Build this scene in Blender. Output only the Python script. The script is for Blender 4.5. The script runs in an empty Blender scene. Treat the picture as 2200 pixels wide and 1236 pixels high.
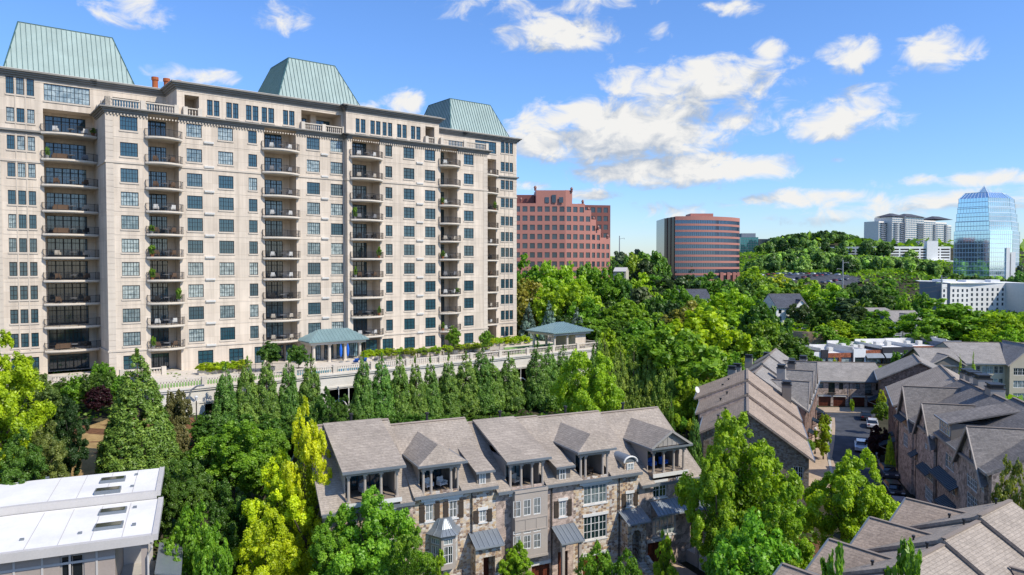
import bpy, math, random
import numpy as np
from mathutils import Vector, Matrix
random.seed(7)
rng = np.random.default_rng(7)
SC = bpy.context.scene
COL = SC.collection
PI = math.pi

# ------------------------------------------------------------------ survey of the place
# The camera hangs at the origin, all heights are relative to it. Sight lines measured on
# the photograph (2200 px wide) are turned into bearings and cut with real planes.
FL = 1560.0
PITCH = math.atan(46 / FL)
CP, SP = math.cos(PITCH), math.sin(PITCH)
def ray(px, py=572):
    a = (px - 1100) / FL; b = (618 - py) / FL
    return Vector((a, CP + SP * b, -SP + CP * b))
def at(px, py, Y):
    r = ray(px, py); return r * (Y / r.y)
def onz(px, py, z):
    r = ray(px, py); return r * (z / r.z)

# ------------------------------------------------------------------ mesh builder
class MB:
    def __init__(s): s.v = []; s.f = []; s.m = []; s.mi = 0
    def face(s, pts, mi=None):
        b = len(s.v); s.v.extend([tuple(p) for p in pts]); s.f.append(list(range(b, b + len(pts)))); s.m.append(s.mi if mi is None else mi)
    def box(s, x0, x1, y0, y1, z0, z1, mi=None):
        b = len(s.v)
        s.v += [(x0,y0,z0),(x1,y0,z0),(x1,y1,z0),(x0,y1,z0),(x0,y0,z1),(x1,y0,z1),(x1,y1,z1),(x0,y1,z1)]
        for q in ((0,3,2,1),(4,5,6,7),(0,1,5,4),(1,2,6,5),(2,3,7,6),(3,0,4,7)):
            s.f.append([b+i for i in q]); s.m.append(s.mi if mi is None else mi)
    def prism(s, poly, z0, z1, mi=None, top=None):
        """poly: list of (x,y) counter-clockwise; top: optional other ring"""
        n = len(poly); t = top or poly; b = len(s.v)
        s.v += [(p[0], p[1], z0) for p in poly] + [(p[0], p[1], z1) for p in t]
        for i in range(n):
            j = (i + 1) % n; s.f.append([b+i, b+j, b+n+j, b+n+i]); s.m.append(s.mi if mi is None else mi)
        s.f.append([b+n+i for i in range(n)]); s.m.append(s.mi if mi is None else mi)
        s.f.append([b+i for i in reversed(range(n))]); s.m.append(s.mi if mi is None else mi)
    def slab(s, pts, th, mi=None):
        """planar polygon pts (3D) given top side, thickened downward"""
        n = len(pts); b = len(s.v)
        s.v += [tuple(p) for p in pts] + [(p[0], p[1], p[2] - th) for p in pts]
        s.f.append([b+i for i in range(n)]); s.f.append([b+n+i for i in reversed(range(n))])
        for i in range(n):
            j = (i + 1) % n; s.f.append([b+j, b+i, b+n+i, b+n+j])
        s.m += [s.mi if mi is None else mi] * (n + 2)
    def cyl(s, x, y, z0, z1, r, n=10, r1=None, mi=None):
        r1 = r if r1 is None else r1
        p = [(x + r*math.cos(2*PI*i/n), y + r*math.sin(2*PI*i/n)) for i in range(n)]
        t = [(x + r1*math.cos(2*PI*i/n), y + r1*math.sin(2*PI*i/n)) for i in range(n)]
        s.prism(p, z0, z1, mi, t)
    def tube(s, pts, rads, n=6, mi=None):
        pts = [Vector(p) for p in pts]; b = len(s.v)
        if not hasattr(rads, '__len__'): rads = [rads] * len(pts)
        for i, p in enumerate(pts):
            d = (pts[min(i+1, len(pts)-1)] - pts[max(i-1, 0)]).normalized()
            a = d.cross(Vector((0, 0, 1)))
            if a.length < .05: a = d.cross(Vector((1, 0, 0)))
            a.normalize(); c = d.cross(a)
            for k in range(n):
                q = p + (a * math.cos(2*PI*k/n) + c * math.sin(2*PI*k/n)) * rads[i]; s.v.append(tuple(q))
        for i in range(len(pts) - 1):
            for k in range(n):
                l = (k + 1) % n
                s.f.append([b+i*n+k, b+i*n+l, b+(i+1)*n+l, b+(i+1)*n+k]); s.m.append(s.mi if mi is None else mi)
        s.f.append([b + k for k in range(n)]); s.f.append([b + (len(pts)-1)*n + k for k in reversed(range(n))]); s.m += [s.mi if mi is None else mi] * 2
    def bar(s, p, q, w, h=None, mi=None):
        """square bar from p to q"""
        h = h or w; p = Vector(p); q = Vector(q); d = (q - p).normalized()
        a = d.cross(Vector((0, 0, 1)))
        if a.length < .05: a = Vector((1, 0, 0))
        a.normalize(); c = a.cross(d); b = len(s.v)
        for e in (p, q):
            for (i, j) in ((-1,-1),(1,-1),(1,1),(-1,1)): s.v.append(tuple(e + a*(i*w/2) + c*(j*h/2)))
        for f in ((0,1,2,3),(7,6,5,4),(0,4,5,1),(1,5,6,2),(2,6,7,3),(3,7,4,0)): s.f.append([b+i for i in f]); s.m.append(s.mi if mi is None else mi)
    def mesh(s, name, mats):
        me = bpy.data.meshes.new(name); me.from_pydata(s.v, [], s.f)
        if not isinstance(mats, (list, tuple)): mats = [mats]
        for m in mats: me.materials.append(m)
        if len(mats) > 1: me.polygons.foreach_set('material_index', s.m)
        me.update(); return me

def link(name, data, parent=None, loc=(0, 0, 0), rot=0):
    o = bpy.data.objects.new(name, data); COL.objects.link(o)
    o.location = loc; o.rotation_euler = (0, 0, rot)
    if parent is not None: o.parent = parent
    return o
def part(name, mb, mats, parent, loc=(0, 0, 0), rot=0, label=None):
    o = link(name, mb.mesh(name, mats), parent, loc, rot)
    if label: o['label'] = label
    return o
def tag(o, label, cat, group=None, kind=None):
    if label: o['label'] = label
    if cat: o['category'] = cat
    if group: o['group'] = group
    if kind: o['kind'] = kind
    return o
def structure(name, mb, mats, loc=(0, 0, 0)):
    o = link(name, mb.mesh(name, mats) if isinstance(mb, MB) else mb, None, loc); o['kind'] = 'structure'; return o
def dup_tree(o, parent=None):
    c = o.copy(); COL.objects.link(c)
    if parent is not None: c.parent = parent
    for ch in [k for k in KIDS.get(o.name, [])]: pass
    return c

class Site:
    """a thing's Empty plus its plan frame: x along the front, y into the building, z up"""
    def __init__(s, name, label, cat, o, ang, z=0.0, group=None):
        s.o = Vector((o[0], o[1], z)); s.ang = ang
        s.ex = Vector((math.cos(ang), math.sin(ang), 0)); s.ey = Vector((-math.sin(ang), math.cos(ang), 0))
        s.e = None
        if name:
            s.e = link(name, None, None, s.o, ang); tag(s.e, label, cat, group)
    def w(s, p): return s.o + s.ex*p[0] + s.ey*p[1] + Vector((0, 0, p[2] if len(p) > 2 else 0))
    def loc(s, W):
        d = W - s.o; return Vector((d.dot(s.ex), d.dot(s.ey), d.z))
    def hit(s, px, py=572, y=0.0):
        """where the sight line meets the plane y=const of this frame -> (x, z)"""
        r = ray(px, py); n = s.ey; k = (s.o.dot(n) + y) / (r.x*n.x + r.y*n.y)
        p = s.loc(r * k); return p.x, p.z
    def hitx(s, px, py=572, x=0.0):
        r = ray(px, py); n = s.ex; k = (s.o.dot(n) + x) / (r.x*n.x + r.y*n.y)
        p = s.loc(r * k); return p.y, p.z
    def hitz(s, px, py, z):
        r = ray(px, py); p = s.loc(r * ((z + s.o.z) / r.z)); return p.x, p.y

# ------------------------------------------------------------------ walls with openings
def grid_faces(mb, a0, a1, b0, b1, ops, fn, mi=None):
    """tiles the rectangle a0..a1 x b0..b1 leaving the openings (a,b,c,d)=(a0,a1,b0,b1) free"""
    ops = [(max(o[0], a0), min(o[1], a1), max(o[2], b0), min(o[3], b1)) for o in ops]
    ops = [o for o in ops if o[1] > o[0] + 1e-4 and o[3] > o[2] + 1e-4]
    bs = sorted({round(v, 4) for v in [b0, b1] + [o[2] for o in ops] + [o[3] for o in ops]})
    for i in range(len(bs) - 1):
        m0, m1 = bs[i], bs[i+1]
        if m1 - m0 < 1e-3: continue
        c = (m0 + m1) / 2
        xs = sorted([(o[0], o[1]) for o in ops if o[2] < c < o[3]])
        cur = a0
        for (p, q) in xs + [(a1, a1)]:
            if p > cur + 1e-4: mb.face([fn(cur, m0), fn(p, m0), fn(p, m1), fn(cur, m1)], mi)
            cur = max(cur, q)
class Wall:
    def __init__(s, site, p0, p1, z0, z1):
        s.s = site; s.p0 = Vector((p0[0], p0[1], 0)); s.p1 = Vector((p1[0], p1[1], 0))
        s.L = (s.p1 - s.p0).length; s.d = (s.p1 - s.p0) / s.L; s.n = Vector((s.d.y, -s.d.x, 0))  # outward
        s.z0, s.z1 = z0, z1; s.ops = []; s.rot = math.atan2(s.d.y, s.d.x)
        s.f = Site(None, None, None, site.w((p0[0], p0[1], 0)), site.ang + s.rot, site.o.z)
    def pt(s, a, out, z):
        p = s.p0 + s.d*a + s.n*out; return (p.x, p.y, z)
    def px(s, x0, y0, x1, y1):
        a, zt = s.f.hit(x0, y0); b, zb = s.f.hit(x1, y1)
        m = (x0 + x1) / 2
        return (min(a, b), max(a, b), s.f.hit(m, y1)[1], s.f.hit(m, y0)[1])
    def hole(s, a, b, c, d): s.ops.append((a, b, c, d))
    def build(s, mb, rev=.16, mi=None):
        grid_faces(mb, 0, s.L, s.z0, s.z1, s.ops, lambda a, z: s.pt(a, 0, z), mi)
        for (a, b, c, d) in s.ops:
            if rev:
                P = s.pt
                mb.face([P(a,0,c), P(a,0,d), P(a,-rev,d), P(a,-rev,c)], mi); mb.face([P(b,0,d), P(b,0,c), P(b,-rev,c), P(b,-rev,d)], mi)
                mb.face([P(a,0,d), P(b,0,d), P(b,-rev,d), P(a,-rev,d)], mi); mb.face([P(b,0,c), P(a,0,c), P(a,-rev,c), P(b,-rev,c)], mi)
    def strip(s, mb, a0, a1, z0, z1, out, mi=None, inn=0.0):
        """a ledge/trim board proud of the wall"""
        P = s.pt
        b = len(mb.v)
        mb.v += [P(a0,out,z0),P(a1,out,z0),P(a1,-inn,z0),P(a0,-inn,z0),P(a0,out,z1),P(a1,out,z1),P(a1,-inn,z1),P(a0,-inn,z1)]
        for q in ((0,3,2,1),(4,5,6,7),(0,1,5,4),(1,2,6,5),(2,3,7,6),(3,0,4,7)):
            mb.f.append([b+i for i in q]); mb.m.append(mb.mi if mi is None else mi)

_winc = {}
def win_meshes(w, h, nx, ny, fm, pm, ft=.07, mt=.06, bt=.03, transom=0.0, door=False, arch=False):
    key = (round(w/.04), round(h/.04), nx, ny, fm.name, pm.name, ft, mt, bt, transom, door, arch)
    if key in _winc: return _winc[key]
    m = MB(); d0, d1 = -.02, .06
    m.box(0, ft, d0, d1, 0, h); m.box(w-ft, w, d0, d1, 0, h); m.box(ft, w-ft, d0, d1, 0, ft); m.box(ft, w-ft, d0, d1, h-ft, h)
    if nx > 0:
        for i in range(1, nx):
            x = w*i/nx; m.box(x-mt/2, x+mt/2, d0+.01, d1-.005, ft, h-ft)
        for j in range(1, ny):
            z = h*j/ny; m.box(ft, w-ft, d0+.015, d1-.01, z-bt/2, z+bt/2)
        if bt < mt:
            for i in range(nx):   # fine bar in the middle of each light
                x = w*(i+.5)/nx; m.box(x-bt/2, x+bt/2, d0+.017, d1-.012, ft, h-ft)
    if transom: m.box(ft, w-ft, d0, d1-.002, h*transom-.05, h*transom+.05)
    if door:
        for i in range(nx): m.box(w*i/nx+ft, w*(i+1)/nx-ft, d0+.005, d1-.007, ft, .28)
    p = MB(); p.face([(0, .035, 0), (w, .035, 0), (w, .035, h), (0, .035, h)])
    if arch:
        m2 = MB(); pass
    r = (m.mesh('window_frame', fm), p.mesh('window_pane', pm)); _winc[key] = r; return r
def add_window(wall, a, b, c, d, nx=3, ny=3, fm=None, pm=None, name='window', inset=.12, panes=True, label=None, **kw):
    """opening in the wall + a window part with its pane as a sub-part"""
    wall.hole(a, b, c, d)
    fme, pme = win_meshes(b-a, d-c, nx, ny, fm or M['frame_dark'], pm or M['glass_tower'], **kw)
    o = link(name, fme, wall.s.e, wall.pt(a, -inset, c), wall.rot)
    q = link('pane', pme, o)
    if label: o['label'] = label
    return o
def merge_window(mb, wall, a, b, c, d, nx=3, ny=3, inset=.12, ft=.07, mt=.06, hole=True):
    """the same window drawn into a shared mesh (mats 0=frame 1=glass)"""
    if hole: wall.hole(a, b, c, d)
    P = wall.pt
    mb.face([P(a,-inset-.04,c), P(b,-inset-.04,c), P(b,-inset-.04,d), P(a,-inset-.04,d)], 1)
    f = lambda a0, a1, z0, z1: wall.strip(mb, a0, a1, z0, z1, -inset+.02, 0, inset+.02)
    f(a, a+ft, c, d); f(b-ft, b, c, d); f(a+ft, b-ft, c, c+ft); f(a+ft, b-ft, d-ft, d)
    for i in range(1, nx): x = a+(b-a)*i/nx; f(x-mt/2, x+mt/2, c+ft, d-ft)
    for j in range(1, ny): z = c+(d-c)*j/ny; f(a+ft, b-ft, z-.015, z+.015)

def standing_seam(mb, p00, p10, p11, p01, sp=.45, h=.05, w=.04, mi=None):
    """ribs running from edge p00-p10 (bottom) up to p01-p11 (top), spacing sp along the bottom"""
    p00, p10, p11, p01 = map(Vector, (p00, p10, p11, p01))
    base = (p10 - p00); L = base.length; d = base / L
    up = ((p01 + p11) / 2 - (p00 + p10) / 2); up -= d * up.dot(d); H = up.length; upn = up / H
    nrm = d.cross(upn)
    if nrm.z < 0: nrm = -nrm
    tl = (p01 - p00).dot(d); tr = (p11 - p00).dot(d)
    n = max(2, int(L / sp))
    for i in range(n + 1):
        x = L * i / n
        # clip the rib against the slanting sides
        t = 1.0
        if tl > 1e-3 and x < tl: t = x / tl
        if tr < L - 1e-3 and x > tr: t = min(t, (L - x) / (L - tr))
        if t < .04: continue
        a = p00 + d*x + nrm*(h/2); b = a + upn*(H*t)
        mb.bar(a, b, w, h, mi)
# ------------------------------------------------------------------ materials
M = {}
def nodes(name):
    m = bpy.data.materials.new(name); m.use_nodes = True; nt = m.node_tree; M[name] = m
    return m, nt, nt.nodes['Principled BSDF'], nt.nodes.new, nt.links.new
def setin(n, **kw):
    for k, v in kw.items(): n.inputs[k.replace('_', ' ')].default_value = v
def c4(c): return (c[0], c[1], c[2], 1)
def mul(c, k): return (c[0]*k, c[1]*k, c[2]*k)
def vec_wall(N, L, sx, sz):
    """texture vector that runs along the wall (x+y) and up (z)"""
    tc = N('ShaderNodeTexCoord'); sp = N('ShaderNodeSeparateXYZ'); L(tc.outputs['Object'], sp.inputs[0])
    ad = N('ShaderNodeMath'); ad.operation = 'ADD'; L(sp.outputs[0], ad.inputs[0]); L(sp.outputs[1], ad.inputs[1])
    cb = N('ShaderNodeCombineXYZ'); L(ad.outputs[0], cb.inputs[0]); L(sp.outputs[2], cb.inputs[1])
    mp = N('ShaderNodeMapping'); mp.inputs['Scale'].default_value = (sx, sz, 1); L(cb.outputs[0], mp.inputs[0])
    return mp.outputs[0], tc
def mixc(N, L, fac, a, b, bt='MIX'):
    m = N('ShaderNodeMix'); m.data_type = 'RGBA'; m.blend_type = bt
    for i, v in ((0, fac), (6, a), (7, b)):
        if isinstance(v, (int, float)): m.inputs[i].default_value = v
        elif isinstance(v, tuple): m.inputs[i].default_value = c4(v)
        else: L(v, m.inputs[i])
    return m.outputs[2]
def noise(N, L, vec, sc, det=4, rough=.6):
    n = N('ShaderNodeTexNoise'); n.inputs['Scale'].default_value = sc; n.inputs['Detail'].default_value = det; n.inputs['Roughness'].default_value = rough
    if vec is not None: L(vec, n.inputs['Vector'])
    return n
def ramp(N, L, fac, stops):
    r = N('ShaderNodeValToRGB'); L(fac, r.inputs[0]); e = r.color_ramp.elements
    while len(e) < len(stops): e.new(.5)
    for i, (p, c) in enumerate(stops): e[i].position = p; e[i].color = c4(c) if isinstance(c, tuple) else (c, c, c, 1)
    return r.outputs[0]
def mplain(name, col, rough=.7, var=.15, sc=.6, metal=0.0, spec=.3, bump=0.0, fine=8.0, fv=.08):
    m, nt, B, N, L = nodes(name)
    tc = N('ShaderNodeTexCoord')
    a = noise(N, L, tc.outputs['Object'], sc, 5); b = noise(N, L, tc.outputs['Object'], fine, 3)
    k1 = ramp(N, L, a.outputs[0], [(.3, mul(col, 1-var)), (.7, mul(col, 1+var))])
    k2 = ramp(N, L, b.outputs[0], [(.3, 1-fv), (.7, 1.0)])
    L(mixc(N, L, 1.0, k1, k2, 'MULTIPLY'), B.inputs['Base Color'])
    setin(B, Roughness=rough, Metallic=metal); B.inputs['Specular IOR Level'].default_value = spec
    if bump:
        bp = N('ShaderNodeBump'); bp.inputs['Strength'].default_value = bump; bp.inputs['Distance'].default_value = .03
        L(b.outputs[0], bp.inputs['Height']); L(bp.outputs[0], B.inputs['Normal'])
    return m
def mstucco(name, col, joint=None, streak=.1):
    m, nt, B, N, L = nodes(name)
    v, tc = vec_wall(N, L, 1, 1)
    a = noise(N, L, tc.outputs['Object'], .25, 5)
    mp = N('ShaderNodeMapping'); mp.inputs['Scale'].default_value = (1.3, .06, 1); L(v, mp.inputs[0])
    s = noise(N, L, mp.outputs[0], 1.0, 5)
    k = ramp(N, L, a.outputs[0], [(.3, mul(col, .9)), (.7, mul(col, 1.06))])
    k2 = ramp(N, L, s.outputs[0], [(.35, 1 - streak), (.65, 1.0)])
    o = mixc(N, L, 1.0, k, k2, 'MULTIPLY')
    if joint:
        br = N('ShaderNodeTexBrick'); L(v, br.inputs[0]); br.offset = 0
        setin(br, Color1=(1,1,1,1), Color2=(.89,.88,.87,1), Mortar=(.70,.66,.62,1), Scale=1.0, Mortar_Size=joint[2], Brick_Width=joint[0], Row_Height=joint[1])
        o = mixc(N, L, 1.0, o, br.outputs[0], 'MULTIPLY')
    L(o, B.inputs['Base Color']); setin(B, Roughness=.85); B.inputs['Specular IOR Level'].default_value = .2
    return m
def mbrick(name, c1, c2, mortar, w=.24, h=.08):
    m, nt, B, N, L = nodes(name); v, tc = vec_wall(N, L, 1, 1)
    br = N('ShaderNodeTexBrick'); L(v, br.inputs[0])
    setin(br, Color1=c4(c1), Color2=c4(c2), Mortar=c4(mortar), Scale=1.0, Mortar_Size=.012, Brick_Width=w, Row_Height=h, Bias=-.1)
    vo = N('ShaderNodeTexVoronoi'); vo.inputs['Scale'].default_value = 3.2; L(v, vo.inputs['Vector'])
    k = ramp(N, L, vo.outputs['Color'], [(.1, .55), (.5, 1.0), (.95, 1.4)])
    n = noise(N, L, v, .5, 4); k2 = ramp(N, L, n.outputs[0], [(.3, .8), (.7, 1.15)])
    o = mixc(N, L, 1.0, br.outputs[0], k, 'MULTIPLY'); o = mixc(N, L, 1.0, o, k2, 'MULTIPLY')
    L(o, B.inputs['Base Color']); setin(B, Roughness=.9); B.inputs['Specular IOR Level'].default_value = .15
    return m
def mstone(name, cols, mortar, sc=2.6):
    m, nt, B, N, L = nodes(name); v, tc = vec_wall(N, L, 1, 1.45)
    nz = noise(N, L, v, 3, 2); off = N('ShaderNodeVectorMath'); off.operation = 'MULTIPLY_ADD'; L(nz.outputs['Color'], off.inputs[0]); off.inputs[1].default_value = (.12,.12,.0); L(v, off.inputs[2])
    vo = N('ShaderNodeTexVoronoi'); vo.voronoi_dimensions = '2D'; vo.inputs['Scale'].default_value = sc; L(off.outputs[0], vo.inputs['Vector']); vo.inputs['Randomness'].default_value = .8
    ve = N('ShaderNodeTexVoronoi'); ve.voronoi_dimensions = '2D'; ve.feature = 'DISTANCE_TO_EDGE'; ve.inputs['Scale'].default_value = sc; L(off.outputs[0], ve.inputs['Vector']); ve.inputs['Randomness'].default_value = .8
    sep = N('ShaderNodeSeparateColor'); L(vo.outputs['Color'], sep.inputs[0])
    n = len(cols); st = [((i + .5) / n, c) for i, c in enumerate(cols)]
    k = ramp(N, L, sep.outputs[0], st); k.node.color_ramp.interpolation = 'CONSTANT'
    e = ramp(N, L, ve.outputs[0], [(.03, 0.0), (.06, 1.0)])
    o = mixc(N, L, e, mortar, k)
    n2 = noise(N, L, v, 9, 3); o = mixc(N, L, 1.0, o, ramp(N, L, n2.outputs[0], [(.3, .8), (.7, 1.1)]), 'MULTIPLY')
    L(o, B.inputs['Base Color']); setin(B, Roughness=.9); B.inputs['Specular IOR Level'].default_value = .15
    bp = N('ShaderNodeBump'); bp.inputs['Strength'].default_value = .6; bp.inputs['Distance'].default_value = .04; L(e, bp.inputs['Height']); L(bp.outputs[0], B.inputs['Normal'])
    return m
def mshingle(name, col, alt, row=.12, along='x'):
    """asphalt shingles: courses follow height, tabs follow the eave"""
    m, nt, B, N, L = nodes(name)
    tc = N('ShaderNodeTexCoord'); sp = N('ShaderNodeSeparateXYZ'); L(tc.outputs['Object'], sp.inputs[0])
    geo = N('ShaderNodeNewGeometry')
    cb = N('ShaderNodeCombineXYZ')
    ad = N('ShaderNodeMath'); ad.operation = 'ADD'; L(sp.outputs[0], ad.inputs[0]); L(sp.outputs[1], ad.inputs[1])
    L(ad.outputs[0], cb.inputs[0]); L(sp.outputs[2], cb.inputs[1])
    br = N('ShaderNodeTexBrick'); L(cb.outputs[0], br.inputs[0])
    setin(br, Color1=c4(mul(col, 1.12)), Color2=c4(alt), Mortar=c4(mul(col, .80)), Scale=1.0, Mortar_Size=.010, Brick_Width=.38, Row_Height=row, Bias=.0)
    br.inputs['Mortar Smooth'].default_value = .6
    n = noise(N, L, tc.outputs['Object'], .35, 5); k = ramp(N, L, n.outputs[0], [(.3, .84), (.7, 1.12)])
    f = noise(N, L, tc.outputs['Object'], 5.0, 4, .8); k2 = ramp(N, L, f.outputs[0], [(.3, .72), (.7, 1.22)])
    o = mixc(N, L, 1.0, mixc(N, L, 1.0, br.outputs[0], k, 'MULTIPLY'), k2, 'MULTIPLY')
    L(o, B.inputs['Base Color']); setin(B, Roughness=.92); B.inputs['Specular IOR Level'].default_value = .15
    bp = N('ShaderNodeBump'); bp.inputs['Strength'].default_value = .5; bp.inputs['Distance'].default_value = .05; L(br.outputs['Fac'], bp.inputs['Height']); bp.invert = True; L(bp.outputs[0], B.inputs['Normal'])
    return m
def mglass(name, dark, pale, pale_amt=.5, rough=.06, spec=.8, tint=None, metal=0.0, wob=.0):
    """window glass: mirror-like sheet over a dark room, some rooms with pale curtains"""
    m, nt, B, N, L = nodes(name)
    oi = N('ShaderNodeObjectInfo')
    tc = N('ShaderNodeTexCoord'); sp = N('ShaderNodeSeparateXYZ'); L(tc.outputs['Object'], sp.inputs[0])
    r = ramp(N, L, oi.outputs['Random'], [(max(0, 1-pale_amt-.12), 0.0), (min(1, 1-pale_amt+.12), 1.0)])
    n = noise(N, L, tc.outputs['Object'], 1.7, 3); n.noise_dimensions = '4D'
    mm = N('ShaderNodeMath'); mm.operation = 'MULTIPLY'; L(oi.outputs['Random'], mm.inputs[0]); mm.inputs[1].default_value = 50; L(mm.outputs[0], n.inputs['W'])
    k = ramp(N, L, n.outputs[0], [(.38, .35), (.62, 1.0)])
    f = mixc(N, L, 1.0, r, k, 'MULTIPLY')
    L(mixc(N, L, f, dark, pale), B.inputs['Base Color'])
    setin(B, Roughness=rough, Metallic=metal); B.inputs['Specular IOR Level'].default_value = spec
    if tint: B.inputs['Specular Tint'].default_value = c4(tint)
    if wob:
        w = noise(N, L, tc.outputs['Object'], .6, 2); bp = N('ShaderNodeBump'); bp.inputs['Strength'].default_value = wob; bp.inputs['Distance'].default_value = .1
        L(w.outputs[0], bp.inputs['Height']); L(bp.outputs[0], B.inputs['Normal'])
    return m

mstucco('stucco', (.72, .615, .50), (1.9, 1.78, .014), .22)
mstucco('stucco_trim', (.60, .52, .43))
mplain('cornice_grey', (.25, .235, .21), .7, .1)
mplain('soffit', (.42, .36, .29), .9, .08)
mplain('balcony_conc', (.66, .58, .48), .9, .1)
mplain('frame_dark', (.018, .024, .028), .45, .1)
mplain('rail_dark', (.022, .02, .019), .5, .1)
mglass('glass_tower', (.022, .066, .088), (.40, .46, .44), .5, spec=.9)
mglass('glass_door', (.018, .055, .080), (.20, .30, .34), .4, spec=.9)
mplain('copper_green', (.29, .375, .35), .6, .12, .4, spec=.3)
mplain('copper_rib', (.07, .15, .155), .5, .1)
mplain('pavilion_green', (.17, .25, .25), .4, .1, spec=.5)
mplain('pavilion_rib', (.24, .34, .35), .4, .1, spec=.5)
mplain('terracotta', (.36, .10, .035), .8, .2, 2)
mplain('louvre', (.62, .60, .56), .6, .05)
mplain('limestone', (.60, .53, .44), .85, .1)
mplain('concrete', (.44, .41, .37), .9, .12)
mplain('concrete_white', (.64, .60, .53), .9, .08)
mplain('paving', (.60, .53, .44), .9, .12, 1.5)
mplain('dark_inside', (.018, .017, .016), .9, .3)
mplain('water_pool', (.05, .30, .36), .05, .1, spec=.8)
mplain('putting_green', (.20, .34, .10), .95, .1)
mplain('dry_lawn', (.36, .24, .10), .95, .25, 1.2, fv=.25)
mplain('mulch', (.16, .075, .035), .95, .3, 2, fv=.3)
mplain('soil', (.050, .046, .024), .98, .5, .25, fv=.4, fine=2.5)
mplain('asphalt', (.062, .066, .078), .8, .4, .5, fine=20, fv=.2)
mplain('tan_paving', (.42, .32, .23), .9, .15, 1.0)
mplain('kerb', (.45, .43, .40), .9, .1)
mplain('bark', (.095, .075, .055), .95, .3, 2)
mplain('wood_deck', (.24, .19, .15), .8, .2, 3)
mplain('grey_trim', (.40, .345, .295), .6, .06)
mplain('grey_beam', (.33, .31, .285), .6, .06)
mplain('siding', (.20, .175, .15), .7, .08)
mplain('white_trim', (.66, .65, .62), .5, .04)
mplain('shutter', (.060, .045, .034), .6, .1)
mplain('zinc', (.20, .225, .25), .38, .1, metal=.3, spec=.5)
mplain('zinc_rib', (.30, .33, .36), .4, .1, metal=.3)
mplain('zinc_dark', (.055, .075, .095), .4, .1, metal=.2)
mplain('wood_red', (.13, .035, .018), .5, .3, 2)
mplain('pipe_dark', (.03, .03, .032), .5, .1)
mbrick('brick', (.46, .335, .27), (.29, .205, .175), (.46, .40, .34))
mbrick('brick_red', (.24, .135, .095), (.15, .085, .065), (.25, .2, .17))
mbrick('brick_shop', (.36, .11, .055), (.28, .085, .04), (.32, .14, .09))
mstone('fieldstone', [(.56,.45,.33), (.28,.19,.13), (.64,.57,.48), (.44,.29,.17), (.22,.16,.13), (.54,.50,.46), (.58,.43,.27), (.38,.29,.23)], (.60, .53, .44), 3.4)
mstone('fieldstone_dark', [(.26,.21,.15), (.17,.125,.09), (.28,.245,.20), (.21,.16,.115)], (.19, .16, .13), 4.5)
mshingle('shingle', (.335, .283, .232), (.312, .264, .218))
mshingle('shingle_warm', (.34, .265, .205), (.30, .235, .185))
mshingle('shingle_grey', (.205, .185, .17), (.17, .155, .145))
mshingle('shingle_mid', (.29, .265, .24), (.25, .23, .21))
mshingle('slate', (.09, .095, .115), (.065, .07, .085))
mplain('ridge_cap', (.24, .195, .16), .9, .1)
mplain('ridge_cap_light', (.36, .29, .24), .9, .1)
mglass('glass_house', (.012, .028, .030), (.35, .42, .42), .5, spec=.9)
mplain('membrane', (.72, .695, .66), .75, .10, .35, fv=.06, spec=.15)
mplain('membrane_edge', (.50, .47, .44), .6, .05)
mplain('panel_grey', (.36, .30, .26), .65, .05)
mplain('skylight_glass', (.05, .055, .035), .1, .2, spec=.8)
mplain('white_wall', (.80, .79, .76), .7, .04)
mplain('shop_dark', (.035, .035, .042), .6, .1)
mplain('cream', (.50, .44, .33), .7, .05)
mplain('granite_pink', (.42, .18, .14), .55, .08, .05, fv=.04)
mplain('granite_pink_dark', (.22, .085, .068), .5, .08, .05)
mglass('glass_office', (.03, .045, .06), (.055, .075, .095), .5, rough=.1, spec=.7)
mglass('glass_mirror', (.55, .78, .92), (.62, .82, .94), .5, rough=.05, spec=1.0, metal=.85, wob=.05)
mglass('glass_band', (.085, .13, .20), (.10, .155, .235), .5, rough=.03, spec=1.0, metal=.8, wob=.05)
mglass('glass_teal', (.04, .20, .21), (.05, .22, .23), .5, rough=.06, spec=.9, metal=.5)
mplain('mullion_light', (.55, .62, .68), .4, .04)
mplain('hotel_white', (.74, .72, .68), .7, .05)
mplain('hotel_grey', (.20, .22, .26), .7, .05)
mplain('condo_wall', (.80, .74, .66), .7, .06)
mplain('condo_glass', (.10, .18, .24), .1, .2, spec=.8, sc=.2)
mplain('metal_pole', (.35, .36, .36), .5, .05, metal=.4)
mplain('blue_fabric', (.02, .13, .55), .8, .15)
mplain('red_fabric', (.45, .02, .03), .8, .15)
mplain('cream_fabric', (.52, .46, .38), .85, .1)
mplain('grey_fabric', (.25, .25, .26), .85, .1)
mplain('wicker', (.13, .08, .05), .8, .2)
mplain('orange_pot', (.42, .15, .05), .7, .1)
mplain('pot_grey', (.33, .33, .32), .8, .1)
mplain('tyre', (.02, .02, .02), .8, .1)
mplain('car_glass', (.01, .014, .018), .06, .1, spec=.9)
mplain('lamp_white', (.6, .6, .6), .3, .02)
mplain('lamp_red', (.35, .01, .01), .3, .02)
def mpaint(name):
    m, nt, B, N, L = nodes(name); oi = N('ShaderNodeObjectInfo'); L(oi.outputs['Color'], B.inputs['Base Color'])
    setin(B, Roughness=.3, Metallic=.2); B.inputs['Coat Weight'].default_value = .6; return m
mpaint('car_paint')
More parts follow.
